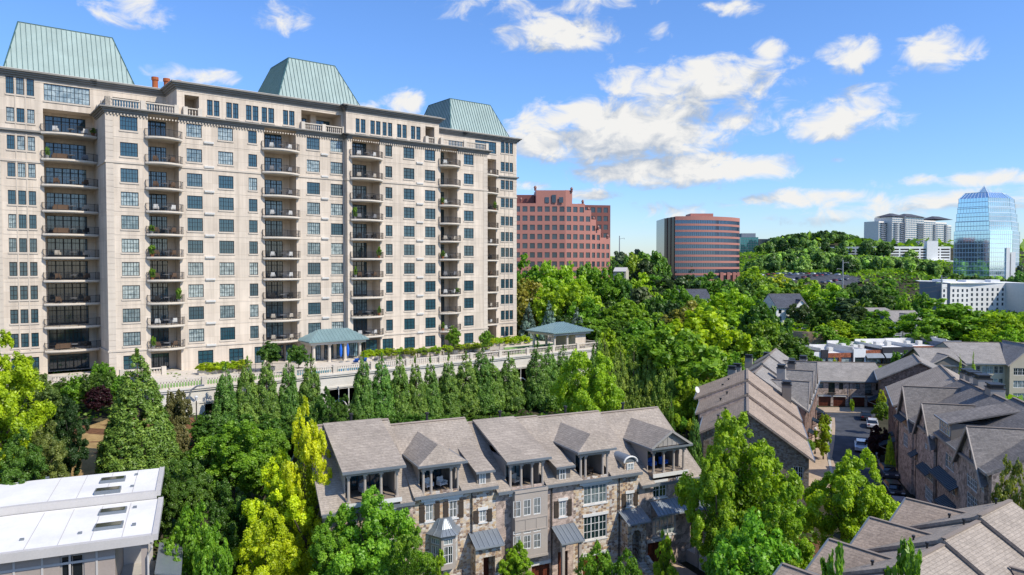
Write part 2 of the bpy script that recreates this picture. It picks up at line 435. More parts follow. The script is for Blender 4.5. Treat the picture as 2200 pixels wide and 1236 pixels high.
def mleaf(name, trans=.35):
    m, nt, B, N, L = nodes(name); nt.nodes.remove(B)
    out = nt.nodes['Material Output']
    oi = N('ShaderNodeObjectInfo'); at_ = N('ShaderNodeAttribute'); at_.attribute_name = 'tint'
    hs = N('ShaderNodeHueSaturation'); L(oi.outputs['Color'], hs.inputs['Color'])
    # hue drifts a little from tuft to tuft
    mr = N('ShaderNodeMapRange'); L(at_.outputs['Fac'], mr.inputs[0]); mr.inputs[1].default_value = .4; mr.inputs[2].default_value = 1.6; mr.inputs[3].default_value = .525; mr.inputs[4].default_value = .475
    L(mr.outputs[0], hs.inputs['Hue'])
    col = mixc(N, L, 1.0, hs.outputs[0], at_.outputs['Color'], 'MULTIPLY')
    d = N('ShaderNodeBsdfDiffuse'); t = N('ShaderNodeBsdfTranslucent'); g = N('ShaderNodeBsdfGlossy'); g.inputs['Roughness'].default_value = .45
    L(col, d.inputs[0])
    tcol = mixc(N, L, 1.0, col, (1.25, 1.2, .55), 'MULTIPLY'); L(tcol, t.inputs[0])
    g.inputs[0].default_value = (.5, .5, .45, 1)
    a = N('ShaderNodeMixShader'); a.inputs[0].default_value = trans; L(d.outputs[0], a.inputs[1]); L(t.outputs[0], a.inputs[2])
    b = N('ShaderNodeMixShader'); b.inputs[0].default_value = .05; L(a.outputs[0], b.inputs[1]); L(g.outputs[0], b.inputs[2])
    L(b.outputs[0], out.inputs['Surface'])
mleaf('leaf', .46); mleaf('needle', .2)
# ------------------------------------------------------------------ camera, sun, sky
cam = bpy.data.cameras.new('camera'); cam.sensor_width = 36; cam.lens = 36 * FL / 2200; cam.clip_start = .5; cam.clip_end = 20000
co = link('camera', cam); co.rotation_euler = (PI/2 - PITCH, 0, 0); SC.camera = co
SC.render.resolution_x = 1024; SC.render.resolution_y = 575
SC.view_settings.view_transform = 'Standard'; SC.view_settings.look = 'None'; SC.view_settings.exposure = 0; SC.view_settings.gamma = 1
SUN = Vector((.58, -.37, .73)).normalized()
EL = math.asin(SUN.z); AZ = math.atan2(SUN.x, SUN.y)
sl = bpy.data.lights.new('sun', 'SUN'); sl.energy = 5.0; sl.angle = math.radians(.5); sl.color = (1, .93, .80)
so = link('sun', sl); so.rotation_euler = (-SUN).to_track_quat('-Z', 'Y').to_euler()
W_ = bpy.data.worlds.new('World'); SC.world = W_; W_.use_nodes = True
def build_world():
    nt = W_.node_tree; N = nt.nodes.new; L = nt.links.new
    bg = nt.nodes['Background']
    sky = N('ShaderNodeTexSky'); sky.sky_type = 'NISHITA'; sky.sun_disc = False
    sky.sun_elevation = EL; sky.sun_rotation = AZ; sky.air_density = 1.0; sky.dust_density = .6; sky.ozone_density = 3.0; sky.altitude = 300
    # --- node group: cloud density for a direction
    g = bpy.data.node_groups.new('cloud_density', 'ShaderNodeTree')
    g.interface.new_socket('dir', in_out='INPUT', socket_type='NodeSocketVector'); g.interface.new_socket('density', in_out='OUTPUT', socket_type='NodeSocketFloat')
    gn = g.nodes.new; gl = g.links.new
    gi = gn('NodeGroupInput'); go = gn('NodeGroupOutput')
    def mth(op, a, b=None, c=None, clamp=False):
        m = gn('ShaderNodeMath'); m.operation = op; m.use_clamp = clamp
        for i, v in enumerate((a, b, c)):
            if v is None: continue
            if isinstance(v, (int, float)): m.inputs[i].default_value = v
            else: gl(v, m.inputs[i])
        return m.outputs[0]
    nv = gn('ShaderNodeVectorMath'); nv.operation = 'NORMALIZE'; gl(gi.outputs[0], nv.inputs[0])
    sp = gn('ShaderNodeSeparateXYZ'); gl(nv.outputs[0], sp.inputs[0])
    az = mth('ARCTAN2', sp.outputs[0], sp.outputs[1]); el = mth('ARCSINE', sp.outputs[2])
    cb = gn('ShaderNodeCombineXYZ'); gl(az, cb.inputs[0]); gl(mth('MULTIPLY', el, 1.7), cb.inputs[1])
    n1 = gn('ShaderNodeTexNoise'); n1.noise_dimensions = '2D'; gl(cb.outputs[0], n1.inputs['Vector']); n1.inputs['Scale'].default_value = 21; n1.inputs['Detail'].default_value = 6; n1.inputs['Roughness'].default_value = .6
    n1.inputs['Distortion'].default_value = .35
    # generic scattered clouds elsewhere in the sky
    n2 = gn('ShaderNodeTexNoise'); n2.noise_dimensions = '2D'; gl(cb.outputs[0], n2.inputs['Vector']); n2.inputs['Scale'].default_value = 2.6; n2.inputs['Detail'].default_value = 3
    aen = gn('ShaderNodeCombineXYZ'); gl(az, aen.inputs[0]); gl(el, aen.inputs[1]); ae = aen.outputs[0]
    best = None
    # each cloud: bearing/elevation of its centre and its half extents, from the photograph
    CL = [(1330,285,280,80,1.15),(1215,325,150,55,.6),(1460,366,240,44,1.12),(1360,175,80,62,.8),(1500,180,210,58,1.),(1610,210,110,38,.7),(1200,75,140,40,1.),
          (1150,15,260,38,.62),(1240,40,110,50,.5),(610,28,70,42,.75),(285,22,90,40,.8),(360,160,80,24,.55),(455,165,55,22,.75),(862,215,52,33,.95),(800,232,60,16,.5),
          (1825,118,62,42,1.),(2015,108,88,46,1.),(1930,152,34,17,.8),(1800,262,125,46,1.),(1850,222,90,45,.75),(1648,105,44,26,.85),(1600,14,50,26,.8),(1535,12,36,16,.6),
          (1410,62,36,26,.5),(1572,272,60,30,.8),(1740,428,150,26,.9),(2030,435,260,30,.85),(2080,385,210,20,.8),(1480,450,340,22,.55),(1245,418,95,15,.9),(1900,460,420,24,.6),(1300,470,260,18,.4),(1795,344,22,8,.6),(1130,400,80,14,.7)]
    for (px, py, rx, ry, s) in CL:
        d = ray(px, py).normalized(); a0 = math.atan2(d.x, d.y); e0 = math.asin(d.z)
        ra = rx / FL * math.cos(a0); re = ry / FL * math.cos(a0)
        vm = gn('ShaderNodeVectorMath'); vm.operation = 'MULTIPLY_ADD'; gl(ae, vm.inputs[0]); vm.inputs[1].default_value = (1/ra, 1/re, 0); vm.inputs[2].default_value = (-a0/ra, -e0/re, 0)
        dt = gn('ShaderNodeVectorMath'); dt.operation = 'DOT_PRODUCT'; gl(vm.outputs[0], dt.inputs[0]); gl(vm.outputs[0], dt.inputs[1])
        r = mth('MULTIPLY_ADD', dt.outputs['Value'], -.62*s, s)
        best = r if best is None else mth('MAXIMUM', best, r)
    behind = mth('MULTIPLY', mth('SUBTRACT', n2.outputs[0], .56), 5.0)
    side = mth('GREATER_THAN', mth('ABSOLUTE', az), .75)
    behind = mth('SUBTRACT', mth('MULTIPLY', mth('ADD', behind, 1.0), side), 1.0)
    best = mth('MAXIMUM', best, behind)
    best = mth('MAXIMUM', best, -1.0)
    dens = mth('MULTIPLY_ADD', mth('SUBTRACT', n1.outputs[0], .5) , 2.7, mth('MULTIPLY', mth('SUBTRACT', best, .36), 1.7))
    dens = mth('SUBTRACT', dens, .03)
    gl(dens, go.inputs[0])
    tc = N('ShaderNodeTexCoord')
    A = N('ShaderNodeGroup'); A.node_tree = g; L(tc.outputs['Generated'], A.inputs[0])
    ofs = N('ShaderNodeVectorMath'); ofs.operation = 'ADD'; L(tc.outputs['Generated'], ofs.inputs[0]); ofs.inputs[1].default_value = (.012, 0, .034)
    Bn = N('ShaderNodeGroup'); Bn.node_tree = g; L(ofs.outputs[0], Bn.inputs[0])
    def m2(op, a, b, clamp=False):
        m = N('ShaderNodeMath'); m.operation = op; m.use_clamp = clamp
        for i, v in enumerate((a, b)):
            if isinstance(v, (int, float)): m.inputs[i].default_value = v
            else: L(v, m.inputs[i])
        return m.outputs[0]
    alpha = N('ShaderNodeMapRange'); alpha.interpolation_type = 'SMOOTHSTEP'; L(A.outputs[0], alpha.inputs[0]); alpha.inputs[1].default_value = -.05; alpha.inputs[2].default_value = 1.0
    # lit edge where the density falls towards the sun, grey where more cloud lies above
    sh = m2('MULTIPLY_ADD', m2('SUBTRACT', Bn.outputs[0], A.outputs[0]), .6); 
    nt.nodes.remove(sh.node)
    df = m2('SUBTRACT', Bn.outputs[0], A.outputs[0])
    s1 = m2('MULTIPLY', df, 1.0); s2 = m2('MULTIPLY', A.outputs[0], .16)
    fac = m2('ADD', m2('ADD', s1, s2), .30, True)
    cc = N('ShaderNodeMix'); cc.data_type = 'RGBA'; L(fac, cc.inputs[0]); cc.inputs[6].default_value = (.90, .895, .88, 1); cc.inputs[7].default_value = (.46, .53, .64, 1)
    # sky: Nishita, graded to the deeper blue of the photograph by elevation
    sz = N('ShaderNodeSeparateXYZ'); L(tc.outputs['Generated'], sz.inputs[0])
    gr = N('ShaderNodeValToRGB'); L(sz.outputs[2], gr.inputs[0]); e = gr.color_ramp.elements
    e[0].position = 0; e[0].color = (.66, .70, .80, 1); e[1].position = .36; e[1].color = (.55, .75, 1.02, 1)
    mm = e.new(.12); mm.color = (.54, .70, .93, 1)
    gm = N('ShaderNodeVectorMath'); gm.operation = 'SCALE'; L(gr.outputs[0], gm.inputs[0]); gm.inputs['Scale'].default_value = 2.2; grade = gm.outputs[0]
    hs = N('ShaderNodeMix'); hs.data_type = 'RGBA'; hs.blend_type = 'MULTIPLY'; hs.inputs[0].default_value = 1; L(sky.outputs[0], hs.inputs[6]); L(grade, hs.inputs[7])
    cs = N('ShaderNodeMix'); cs.data_type = 'RGBA'; cs.blend_type = 'MULTIPLY'; cs.inputs[0].default_value = 1; L(cc.outputs[2], cs.inputs[6]); k = 1/.1; cs.inputs[7].default_value = (k, k, k, 1)
    fin = N('ShaderNodeMix'); fin.data_type = 'RGBA'; L(alpha.outputs[0], fin.inputs[0]); L(hs.outputs[2], fin.inputs[6]); L(cs.outputs[2], fin.inputs[7])
    L(fin.outputs[2], bg.inputs['Color']); bg.inputs['Strength'].default_value = .1
SKYMUL = (1.9, 2.2, 2.6, 1)
build_world()
W_.cycles.sampling_method = 'MANUAL'; W_.cycles.sample_map_resolution = 512
SC.cycles.max_bounces = 5; SC.cycles.diffuse_bounces = 2; SC.cycles.glossy_bounces = 3; SC.cycles.transmission_bounces = 3; SC.cycles.transparent_max_bounces = 4
# ------------------------------------------------------------------ terrain
CTRL = [(-50,85,-18.6),(-44,76,-19.2),(-60,95,-16.2),(-52,99,-16.0),(-40,68,-20.5),(-30,62,-23),(-22,82,-24),(-10,92,-24.5),(-30,78,-24),(8,100,-25),(25,112,-26),(0,66,-28.4),(20,68,-28.6),(-20,58,-28.5),(30,80,-28),
        (-45,50,-26),(-30,45,-27),(0,40,-28.6),(30,45,-28.6),(50,60,-28.6),(45,90,-28.5),(50,110,-28.6),(56,114,-28.6),(60,135,-28.7),(62,150,-29),(48,125,-28.5),(80,120,-29),(90,80,-29),(0,10,-28),(60,20,-28),(-60,20,-26),
        (-75,110,-16),(-20,130,-16),(20,155,-17),(-90,60,-18),(0,180,-22),(35,150,-27),(30,200,-25),(60,200,-28),(110,205,-28.9),(150,200,-29.5),(130,170,-31),(60,330,-22),(0,330,-20),(100,420,-20),(150,480,-17),(190,470,-17),
        (120,300,-27),(170,300,-33),(220,330,-32),(180,400,-30),(270,465,-31),(330,465,-31),(240,600,-7),(300,620,-5),(330,760,8),(408,950,30),(300,900,14),(500,860,-2),(440,860,8),(600,1100,27),(520,1000,26),(430,640,-18),(400,500,-30),
        (-200,150,-18),(-200,400,-22),(-300,900,-10),(0,700,-14),(150,800,-8),(100,1200,-6),(900,1200,-10),(1200,800,-25),(0,2500,-10),(1200,2500,-8),(2500,1500,-20),(-1500,1500,-10),(0,5000,0),(4000,5000,0),(-4000,3000,0),(800,400,-32)]
_cx = np.array([c[0] for c in CTRL], float); _cy = np.array([c[1] for c in CTRL], float); _cz = np.array([c[2] for c in CTRL], float)
def ground_np(x, y):
    x = np.asarray(x, float)[..., None]; y = np.asarray(y, float)[..., None]
    s = 60 + (x*x + y*y) * .004
    d = (x - _cx)**2 + (y - _cy)**2 + 4
    w = d**-2.0
    return (w * _cz).sum(-1) / w.sum(-1)
def ground(x, y): return float(ground_np(x, y))
def build_terrain():
    rs = np.concatenate([np.linspace(4, 160, 70), np.geomspace(165, 9000, 60)]); na = 200
    th = np.linspace(-1.9, 1.9, na)
    R, A_ = np.meshgrid(rs, th, indexing='ij'); X = R*np.sin(A_); Y = R*np.cos(A_); Z = ground_np(X, Y)
    v = np.stack([X, Y, Z], -1).reshape(-1, 3); n = na; f = []
    for i in range(len(rs)-1):
        for j in range(n-1): f.append((i*n+j, i*n+j+1, (i+1)*n+j+1, (i+1)*n+j))
    me = bpy.data.meshes.new('ground'); me.from_pydata(v.tolist(), [], [q[::-1] for q in f]); me.materials.append(M['soil'])
    me.polygons.foreach_set('use_smooth', [True]*len(f)); me.update()
    structure('ground', me, None)
build_terrain()
def drape(name, poly_or_pts, mat, dz=.06, width=None, sub=2.5):
    """a sheet following the terrain: strip along a centre line"""
    m = MB()
    pts = [Vector((p[0], p[1])) for p in poly_or_pts]
    L = []
    for a, b in zip(pts[:-1], pts[1:]):
        n = max(1, int((b-a).length/sub))
        for k in range(n): L.append(a.lerp(b, k/n))
    L.append(pts[-1])
    prev = None
    for i, p in enumerate(L):
        d = (L[min(i+1, len(L)-1)] - L[max(i-1, 0)]).normalized(); s = Vector((-d.y, d.x))
        w = width(i/(len(L)-1)) if callable(width) else width
        K = max(1, int(w/3)); row = []
        for k in range(K+1):
            q = p + s * (w/2 - w*k/K); row.append((q.x, q.y, ground(q.x, q.y)+dz))
        if prev:
            for k in range(K): m.face([prev[k+1] if k+1 < len(prev) else prev[-1], row[k+1], row[k], prev[k]] if len(prev) == len(row) else [prev[0], prev[-1], row[-1], row[0]])
        prev = row
    return structure(name, m, mat)
# ------------------------------------------------------------------ the apartment tower
TE = math.atan2(.617, .787)
T = Site('apartment_tower', 'long beige stone apartment tower with balconies and green mansard roofs above the pool deck', 'apartment tower', (-54.2, 103.0), TE, 0)
ZD = -15.4                                     # pool deck level
YW, Y2 = 7.0, -1.1                             # wing plane, plane of the right half of the front block
def TU(px, y=0.0): return T.hit(px, 572, y)[0]
U0, U1, UB = -2.8, 62.0, TU(741)
UL, UR = -15.3, 75.6
ROWS = [20.1, 16.45, 12.8, 9.5, 6.2, 2.9, -.4, -3.7, -7.0, -10.35, -13.75]
ZTOP = 26.9                                    # main roof
tw = MB()                                      # stucco walls
trim = MB()                                    # belts, sills
walls = {}
walls['A'] = Wall(T, (U0, 0), (UB, 0), ZD-1.2, 21.9)
walls['B'] = Wall(T, (UB, Y2), (U1, Y2), ZD-1.2, 21.9)
walls['R'] = Wall(T, (UB, 0), (UB, Y2), ZD-1.2, 21.9)
walls['L'] = Wall(T, (U0, YW), (U0, 0), ZD-1.2, 21.9)
walls['WL'] = Wall(T, (UL, YW), (U0, YW), ZD-1.2, ZTOP)
walls['WR'] = Wall(T, (U1, YW), (UR, YW), ZD-1.2, ZTOP)
UPL, UPR = 6.6, 51.2
walls['P1'] = Wall(T, (UPL, .25), (UB, .25), 21.9, ZTOP)
walls['P2'] = Wall(T, (UB, Y2+.25), (UPR, Y2+.25), 21.9, ZTOP)
walls['PR'] = Wall(T, (UB, .25), (UB, Y2+.25), 21.9, ZTOP)
walls['PL'] = Wall(T, (UPL, YW), (UPL, .25), 21.9, ZTOP)
walls['S1'] = Wall(T, (U0, YW), (UPL, YW), 21.9, ZTOP)
walls['S2'] = Wall(T, (UPR, YW), (U1, YW), 21.9, ZTOP)
walls['E'] = Wall(T, (UR, YW), (UR, YW+20), ZD-1.2, ZTOP)
walls['BK'] = Wall(T, (UR, YW+20), (UL, YW+20), ZD-1.2, ZTOP)
walls['LE'] = Wall(T, (UL, YW+20), (UL, YW), ZD-1.2, ZTOP)
NWIN = [0]
rest = MB()
def twin(w, a, b, zc, h, nx, ny, **kw):
    """one window of the tower: the 95 that show largest are parts, the others share one part"""
    c, d = zc - h/2, zc + h/2
    NWIN[0] += 1
    if kw.pop('own', False): add_window(w, a, b, c, d, nx, ny, M['frame_dark'], M['glass_tower'])
    else: w.hole(a, b, c, d); WREST.append((w, a, b, c, d, nx, ny))
    w.strip(trim, a-.1, b+.1, c-.22, c, .10)
WREST = []
def sec(px0, px1, key):
    w = walls[key]; a, _ = w.f.hit(px0); b, _ = w.f.hit(px1); return a, b
# simple window columns: (wall, px0, px1, panes across, own part?)
COLS = [('A',262,300,3,True),('A',404,437,3,True),('A',471.6,503.6,3,True),('A',536,554.5,2,True),('A',661,688.6,3,True),('A',711.7,738,3,True),
        ('B',829,843.6,2,False),('B',868,891,3,False),('B',913.6,935.7,3,False),('B',997,1017.6,3,False)]
for key, p0, p1, nx, own in COLS:
    a, b = sec(p0, p1, key)
    for i, zc in enumerate(ROWS[:10]):
        twin(walls[key], a, b, zc, 1.95, nx, 3, own=own and i < 10)
# ground floor windows and doors
for key, p0, p1 in (('A',262,300),('A',423,456),('A',490,521),('A',545,566),('A',612,630),('B',785,810),('B',821,844),('B',868,891),('B',913,935),('B',997,1017)):
    a, b = sec(p0, p1, key); h = 2.6 if p0 in (545, 612) else 2.0
    twin(walls[key], a, b, -13.7 if h < 2.5 else -14.0, h, 3, 3, own=False)
# triple windows of the wings
for key, ps in (('WL', ((20,37),(42,59),(64.5,80.5))), ('WR', ((1076,1084),(1085.4,1093),(1094.6,1102)))):
    for i, zc in enumerate([24.85, 20.85, 17.05, 13.3, 9.5, 6.2, 2.9, -.4, -3.7, -7.0, -10.35, -13.75]):
        for (p0, p1) in ps:
            a, b = sec(p0, p1, key); twin(walls[key], a, b, zc, 2.35 if i == 0 else 1.95, 2, 3, own=(key == 'WL' and i in (0, 1, 2, 3, 4, 5, 6)))
# wide penthouse windows above the wing balconies
for key, p0, p1 in (('WL',101,199),('WR',1021,1066)):
    a, b = sec(p0, p1, key); twin(walls[key], a, b, 24.5, 2.4, 6, 3, own=True)
# penthouse storey
for key, ps in (('P1', ((449,461),(463.5,475.5),(490,502),(504,516),(532,544),(546,558.5),(565.5,577),(579.5,592),(611,622),(624,635.5))),
                ('P2', ((766,774.5),(777,787),(797.5,807),(809.5,819),(823.5,832),(835,844),(854.5,863.5),(866,875),(884,893),(895.5,904.5)))):
    for (p0, p1) in ps:
        a, b = sec(p0, p1, key); twin(walls[key], a, b, 23.85, 2.35, 2, 3, own=False)
for key, p0, p1, nx in (('S1',247,304,4),('S1',319,346,3),('S1',361,374,2),('S2',965,996,4),('S2',944,950,1)):
    a, b = sec(p0, p1, key); a = max(a, .15); b = min(b, walls[key].L - .15)
    twin(walls[key], a, b, 23.7, 2.6, nx, 2, own=False)
# loggias of the penthouse: openings with a dark room behind
for key, p0, p1, zb, zt in (('P1',401,432,22.4,25.3),('P1',650,744,22.4,25.4),('P2',915,934,22.4,25.3)):
    a, b = sec(p0, p1, key); w = walls[key]; b = min(b, w.L-.4); w.hole(a, b, zb-.3, zt)
    P = w.pt; D = -3.6; inn = MB()
    inn.face([P(a,0,zb-.3),P(b,0,zb-.3),P(b,D,zb-.3),P(a,D,zb-.3)]); inn.face([P(a,D,zb-.3),P(b,D,zb-.3),P(b,D,zt),P(a,D,zt)])
    inn.face([P(a,0,zt),P(a,D,zt),P(b,D,zt),P(b,0,zt)]); inn.face([P(a,0,zb-.3),P(a,D,zb-.3),P(a,D,zt),P(a,0,zt)]); inn.face([P(b,D,zb-.3),P(b,0,zb-.3),P(b,0,zt),P(b,D,zt)])
    part('loggia', inn, M['stucco_trim'], T.e)
    if b - a > 5:
        m0 = (a + b)/2; w.strip(tw, m0-.9, m0+.1, zb, zt, -2.4, None, 3.5)
        for q in ((a+.4, m0-1.2), (m0+.4, b-.5)): merge_window(rest, w, q[0], q[1], zb-.2, zt-.6, 3, 2, 3.5, hole=False)
# ---- recesses with balconies
BALC = [('WL',104,200,98.5,215,[20.4]+[16.7,13.1,9.45,6.15,2.85,-.45,-3.75,-7.05,-10.4]),
        ('A',322,387,316,392,ROWS[:10]), ('A',570,638,564,644.5,ROWS[:10]), ('B',758,816.7,753,822,ROWS[:10]), ('B',947,983,942.5,990,ROWS[:10]), ('WR',1035,1066,1035,1071,[20.4]+[16.7,13.1,9.45,6.15,2.85,-.45,-3.75,-7.05,-10.4])]
DEPTH = 3.0
balcony_sites = []
for ci, (key, p0, p1, q0, q1, rows) in enumerate(BALC):
    w = walls[key]; a, b = sec(p0, p1, key)
    if key == 'WL':
        r0 = w.f.hit(104, 572, DEPTH)[0]; a, b = r0 - .6, w.L
    if key == 'WR': a, b = 1.2, b
    ztop = rows[0] + 1.75; zbot = ZD
    w.hole(a, b, zbot, ztop)
    P = w.pt
    # side walls, back wall with door openings, ceiling
    for s_, x in ((1, a), (-1, b)):
        q = [P(x,0,zbot), P(x,0,ztop), P(x,-DEPTH,ztop), P(x,-DEPTH,zbot)]
        tw.face(q if s_ > 0 else q[::-1])
    tw.face([P(a,0,ztop), P(b,0,ztop), P(b,-DEPTH,ztop), P(a,-DEPTH,ztop)])
    bw = Wall(T, P(a,-DEPTH,0)[:2], P(b,-DEPTH,0)[:2], zbot, ztop)
    nd = 5 if key in ('WL',) else 4
    # slab shape (x along, y outward negative), shared by the whole column
    W_b = b - a; ov = (.35 if key[0] == 'W' else .45)
    x0, x1 = -ov, W_b + ov
    if key == 'WL': x1 = W_b
    pts = []
    for k in range(13):
        t = k/12; pts.append((x0 + (x1-x0)*t, -.45 - 1.15*math.sin(PI*t)**.8))
    sl_ = MB(); poly = [(x0, -.02)] + pts + [(x1, -.02)]
    sl_.prism(poly, -.24, 0); sl_.box(.01, W_b-.01, -.02, DEPTH, -.24, 0)
    poly2 = [(x0+.12, -.02)] + [(p[0]*(1-.02)+W_b/2*.02, p[1]*.9) for p in pts] + [(x1-.12, -.02)]
    sl_.prism(poly2, -.36, -.24)
    slab_me = sl_.mesh('balcony_slab', M['balcony_conc'])
    rl = MB(); ring = [(x0+.05, -.03)] + [(p[0], p[1]+.06) for p in pts] + [(x1-.05, -.03)]
    acc = 0
    for i in range(len(ring)-1):
        A_, B_ = Vector((*ring[i], 0)), Vector((*ring[i+1], 0))
        rl.bar(A_+Vector((0,0,1.05)), B_+Vector((0,0,1.05)), .055, .045); rl.bar(A_+Vector((0,0,.1)), B_+Vector((0,0,.1)), .035, .03)
        n = max(1, int((B_-A_).length/.13))
        for k in range(n):
            p = A_.lerp(B_, k/n); rl.box(p.x-.011, p.x+.011, p.y-.011, p.y+.011, .02, 1.04)
        if i % 4 == 0: rl.box(A_.x-.03, A_.x+.03, A_.y-.03, A_.y+.03, 0, 1.12)
    rail_me = rl.mesh('railing', M['rail_dark'])
    for i, zc in enumerate(rows + [-13.75]):
        zf = zc - 1.55
        h = 2.75 if i < 10 else 2.3
        if i == 0: h = 2.9
        # glazed doors, a wide leaf set and a narrow side door
        da, db = .25, W_b - (1.0 if ci in (1, 3, 4, 5) else 1.2)
        if key == 'WL': da, db = .5, W_b - 1.0
        add_window(bw, da, db, zf+.02, zf+h, nd, 1, M['frame_dark'], M['glass_door'], name='balcony_door', inset=.08, transom=.76, door=True, mt=.16, bt=.035) if (zf+h) < ztop else add_window(bw, da, db, zf+.02, ztop-.25, nd, 1, M['frame_dark'], M['glass_door'], name='balcony_door', inset=.08, transom=.76, door=True, mt=.16, bt=.035)
        if i < 10:
            o = link('balcony', slab_me, T.e, P(a, 0, zf), w.rot); link('railing', rail_me, o)
            balcony_sites.append((ci, i, w, a, b, zf, key))
    bw.build(tw, .08)
# ---- build the wall sheets
for k, w in walls.items(): w.build(tw, .16)
for (w, a, b, c, d, nx, ny) in WREST: merge_window(rest, w, a, b, c, d, nx, ny, hole=False)
part('wall', tw, M['stucco'], T.e)
# ---- horizontal belts and cornices
cor = MB()
def belt(keys, z0, z1, out, mb, corner=0):
    for k in keys:
        w = walls[k]
        a0, a1 = 0, w.L
        if k in ('A','P1','S1','B','P2','WL','WR'): pass
        # break the belt at the recesses
        cuts = sorted([(o[0], o[1]) for o in w.ops if o[2] < z0 and o[3] > z1]); cur = a0
        for (p, q) in cuts + [(a1, a1)]:
            if p > cur: w.strip(mb, cur - (out if cur == a0 and k not in ('R','PR') else 0), p + (out if p == a1 and k not in ('L','PL','WL','S1','A','P1') else 0), z0, z1, out)
            cur = max(cur, q)
for (z0, z1, o) in ((21.35,21.55,.15),(21.55,21.8,.30),(21.8,22.0,.5),(22.0,22.18,.78)): belt(('A','B','R','L'), z0, z1, o, cor)
for key in ('A','B'):     # dentils
    w = walls[key]; x = .2
    while x < w.L - .2: w.strip(trim, x, x+.18, 21.12, 21.34, .2); x += .42
for (z0, z1, o) in ((26.05,26.3,.12),(26.3,26.55,.35),(26.55,26.8,.6),(26.8,27.0,.85)): belt(('WL','WR','P1','P2','PL','PR','S1','S2','E','LE'), z0, z1, o, cor)
for (z0, z1, o) in ((18.45,18.65,.15),(18.65,18.9,.4)): belt(('WL','WR','E'), z0, z1, o, cor)
belt(('A','B','R','L','WL','WR','E'), 14.45, 14.75, .12, trim)
belt(('A','B','R','L','WL','WR','E'), -12.1, -11.85, .12, trim)
for z in (18.1, 11.0, 7.7, 4.4, 1.1, -2.2, -5.5, -8.8): belt(('A','B','L','WL','WR'), z, z+.07, .03, trim)
for z in (25.7,): belt(('P1','P2','S1','S2','WL','WR'), z, z+.08, .04, trim)
# pilaster joints between the triple windows
for key in ('WL','WR'):
    w = walls[key]
    for (p0, p1) in ((('WL',(37,42)),('WL',(59,64.5))) if key == 'WL' else (('WR',(1084,1085.4)),('WR',(1093,1094.6)))):
        a, b = sec(p1[0], p1[1], key); m0 = (a+b)/2; w.strip(trim, m0-.07, m0+.07, ZD+3.6, 18.4, .07); w.strip(trim, m0-.07, m0+.07, 18.95, 25.6, .07)
# quoins at the corners
for key, side in (('A',0),('B',1),('WR',1),('WL',0)):
    w = walls[key]; z = ZD
    while z < 20.8:
        L_ = .95
        w.strip(trim, 0 if side == 0 else w.L-L_, L_ if side == 0 else w.L, z, z+.78, .035); z += .83
part('cornice', cor, M['cornice_grey'], T.e); part('stone_trim', trim, M['stucco_trim'], T.e)
ro = part('window', rest, [M['frame_dark'], M['glass_tower']], T.e); ro['kind'] = 'stuff'
# ---- roofs
rf = MB()
rf.prism([(UL,YW+.02),(UPL,YW+.02),(UPL,.3),(UB,.3),(UB,Y2+.3),(UPR,Y2+.3),(UPR,YW+.02),(UR,YW+.02),(UR,YW+20),(UL,YW+20)], 26.8, 26.98)
rf.prism([(U0,0.02),(UPL+.02,0.02),(UPL+.02,YW),(U0,YW)], 21.8, 21.95); rf.prism([(UPR,Y2+.02),(U1,Y2+.02),(U1,YW),(UPR,YW)], 21.8, 21.95)
part('roof', rf, M['concrete'], T.e)
wh = MB()
for k in ('WL','WR','P1','P2','PL','PR','S1','S2','E'): walls[k].strip(wh, -.85 if k not in ('PR',) else 0, walls[k].L, 27.0, 27.06, .88)
part('roof_edge', wh, M['concrete_white'], T.e)
def mansard(bu0, bu1, by0, by1, tu0, tu1, ty0, ty1, z0, z1):
    b = [(bu0,by0,z0),(bu1,by0,z0),(bu1,by1,z0),(bu0,by1,z0)]; t = [(tu0,ty0,z1),(tu1,ty0,z1),(tu1,ty1,z1),(tu0,ty1,z1)]
    m = MB()
    for i in range(4): j = (i+1) % 4; m.face([b[i], b[j], t[j], t[i]])
    m.face(t)
    o = part('mansard_roof', m, M['copper_green'], T.e)
    r = MB()
    for i in range(4):
        j = (i+1) % 4; standing_seam(r, b[i], b[j], t[j], t[i], .62, .10, .055)
        r.bar(b[i], t[i], .16, .12)
        r.bar(t[i], t[j], .16, .12)
    part('standing_seam', r, M['copper_rib'], o)
ZM = 35.6
mansard(-13.9, 3.4, 10.5, 26.5, -11.6, .6, 14.0, 22.5, 27, ZM)
mansard(22.9, 39.0, 4.2, 20.5, 26.3, 34.7, 7.5, 15.9, 27, ZM)
mansard(61.2, 77.2, 10.5, 26.5, 63.4, 73.8, 14.0, 22.5, 27, ZM-.5)
for (px, py, y) in ((333,168,8),(358,171,8),(383,175,8),(815,240,4.5),(833,242,4.5),(850,245,4.5)):
    u, z = T.hit(px, py, y); m = MB(); m.cyl(u, y, 26.9, z, .42, 12); m.cyl(u, y, z-.35, z+.12, .52, 12); m.cyl(u, y, z+.12, z+.125, .34, 12)
    part('chimney_pot', m, M['terracotta'], T.e)
# louvred vents and wall lamps
ve = {}
for key, p0, p1 in (('A',441,462),('A',691,706),('B',895,909)):
    a, b = sec(p0, p1, key); w = walls[key]
    for zc in ROWS[:10]:
        z = zc - 2.0 + .25
        m = MB(); W0 = b-a; m.box(0, W0, -.22, .0, 0, .30); m.box(.05, W0-.05, -.24, -.22, .05, .12); m.box(.05, W0-.05, -.24, -.22, .16, .24)
        if (key, p0) not in ve: ve[(key, p0)] = m.mesh('vent', M['louvre'])
        link('vent', ve[(key, p0)], T.e, w.pt(a, 0, z), w.rot)
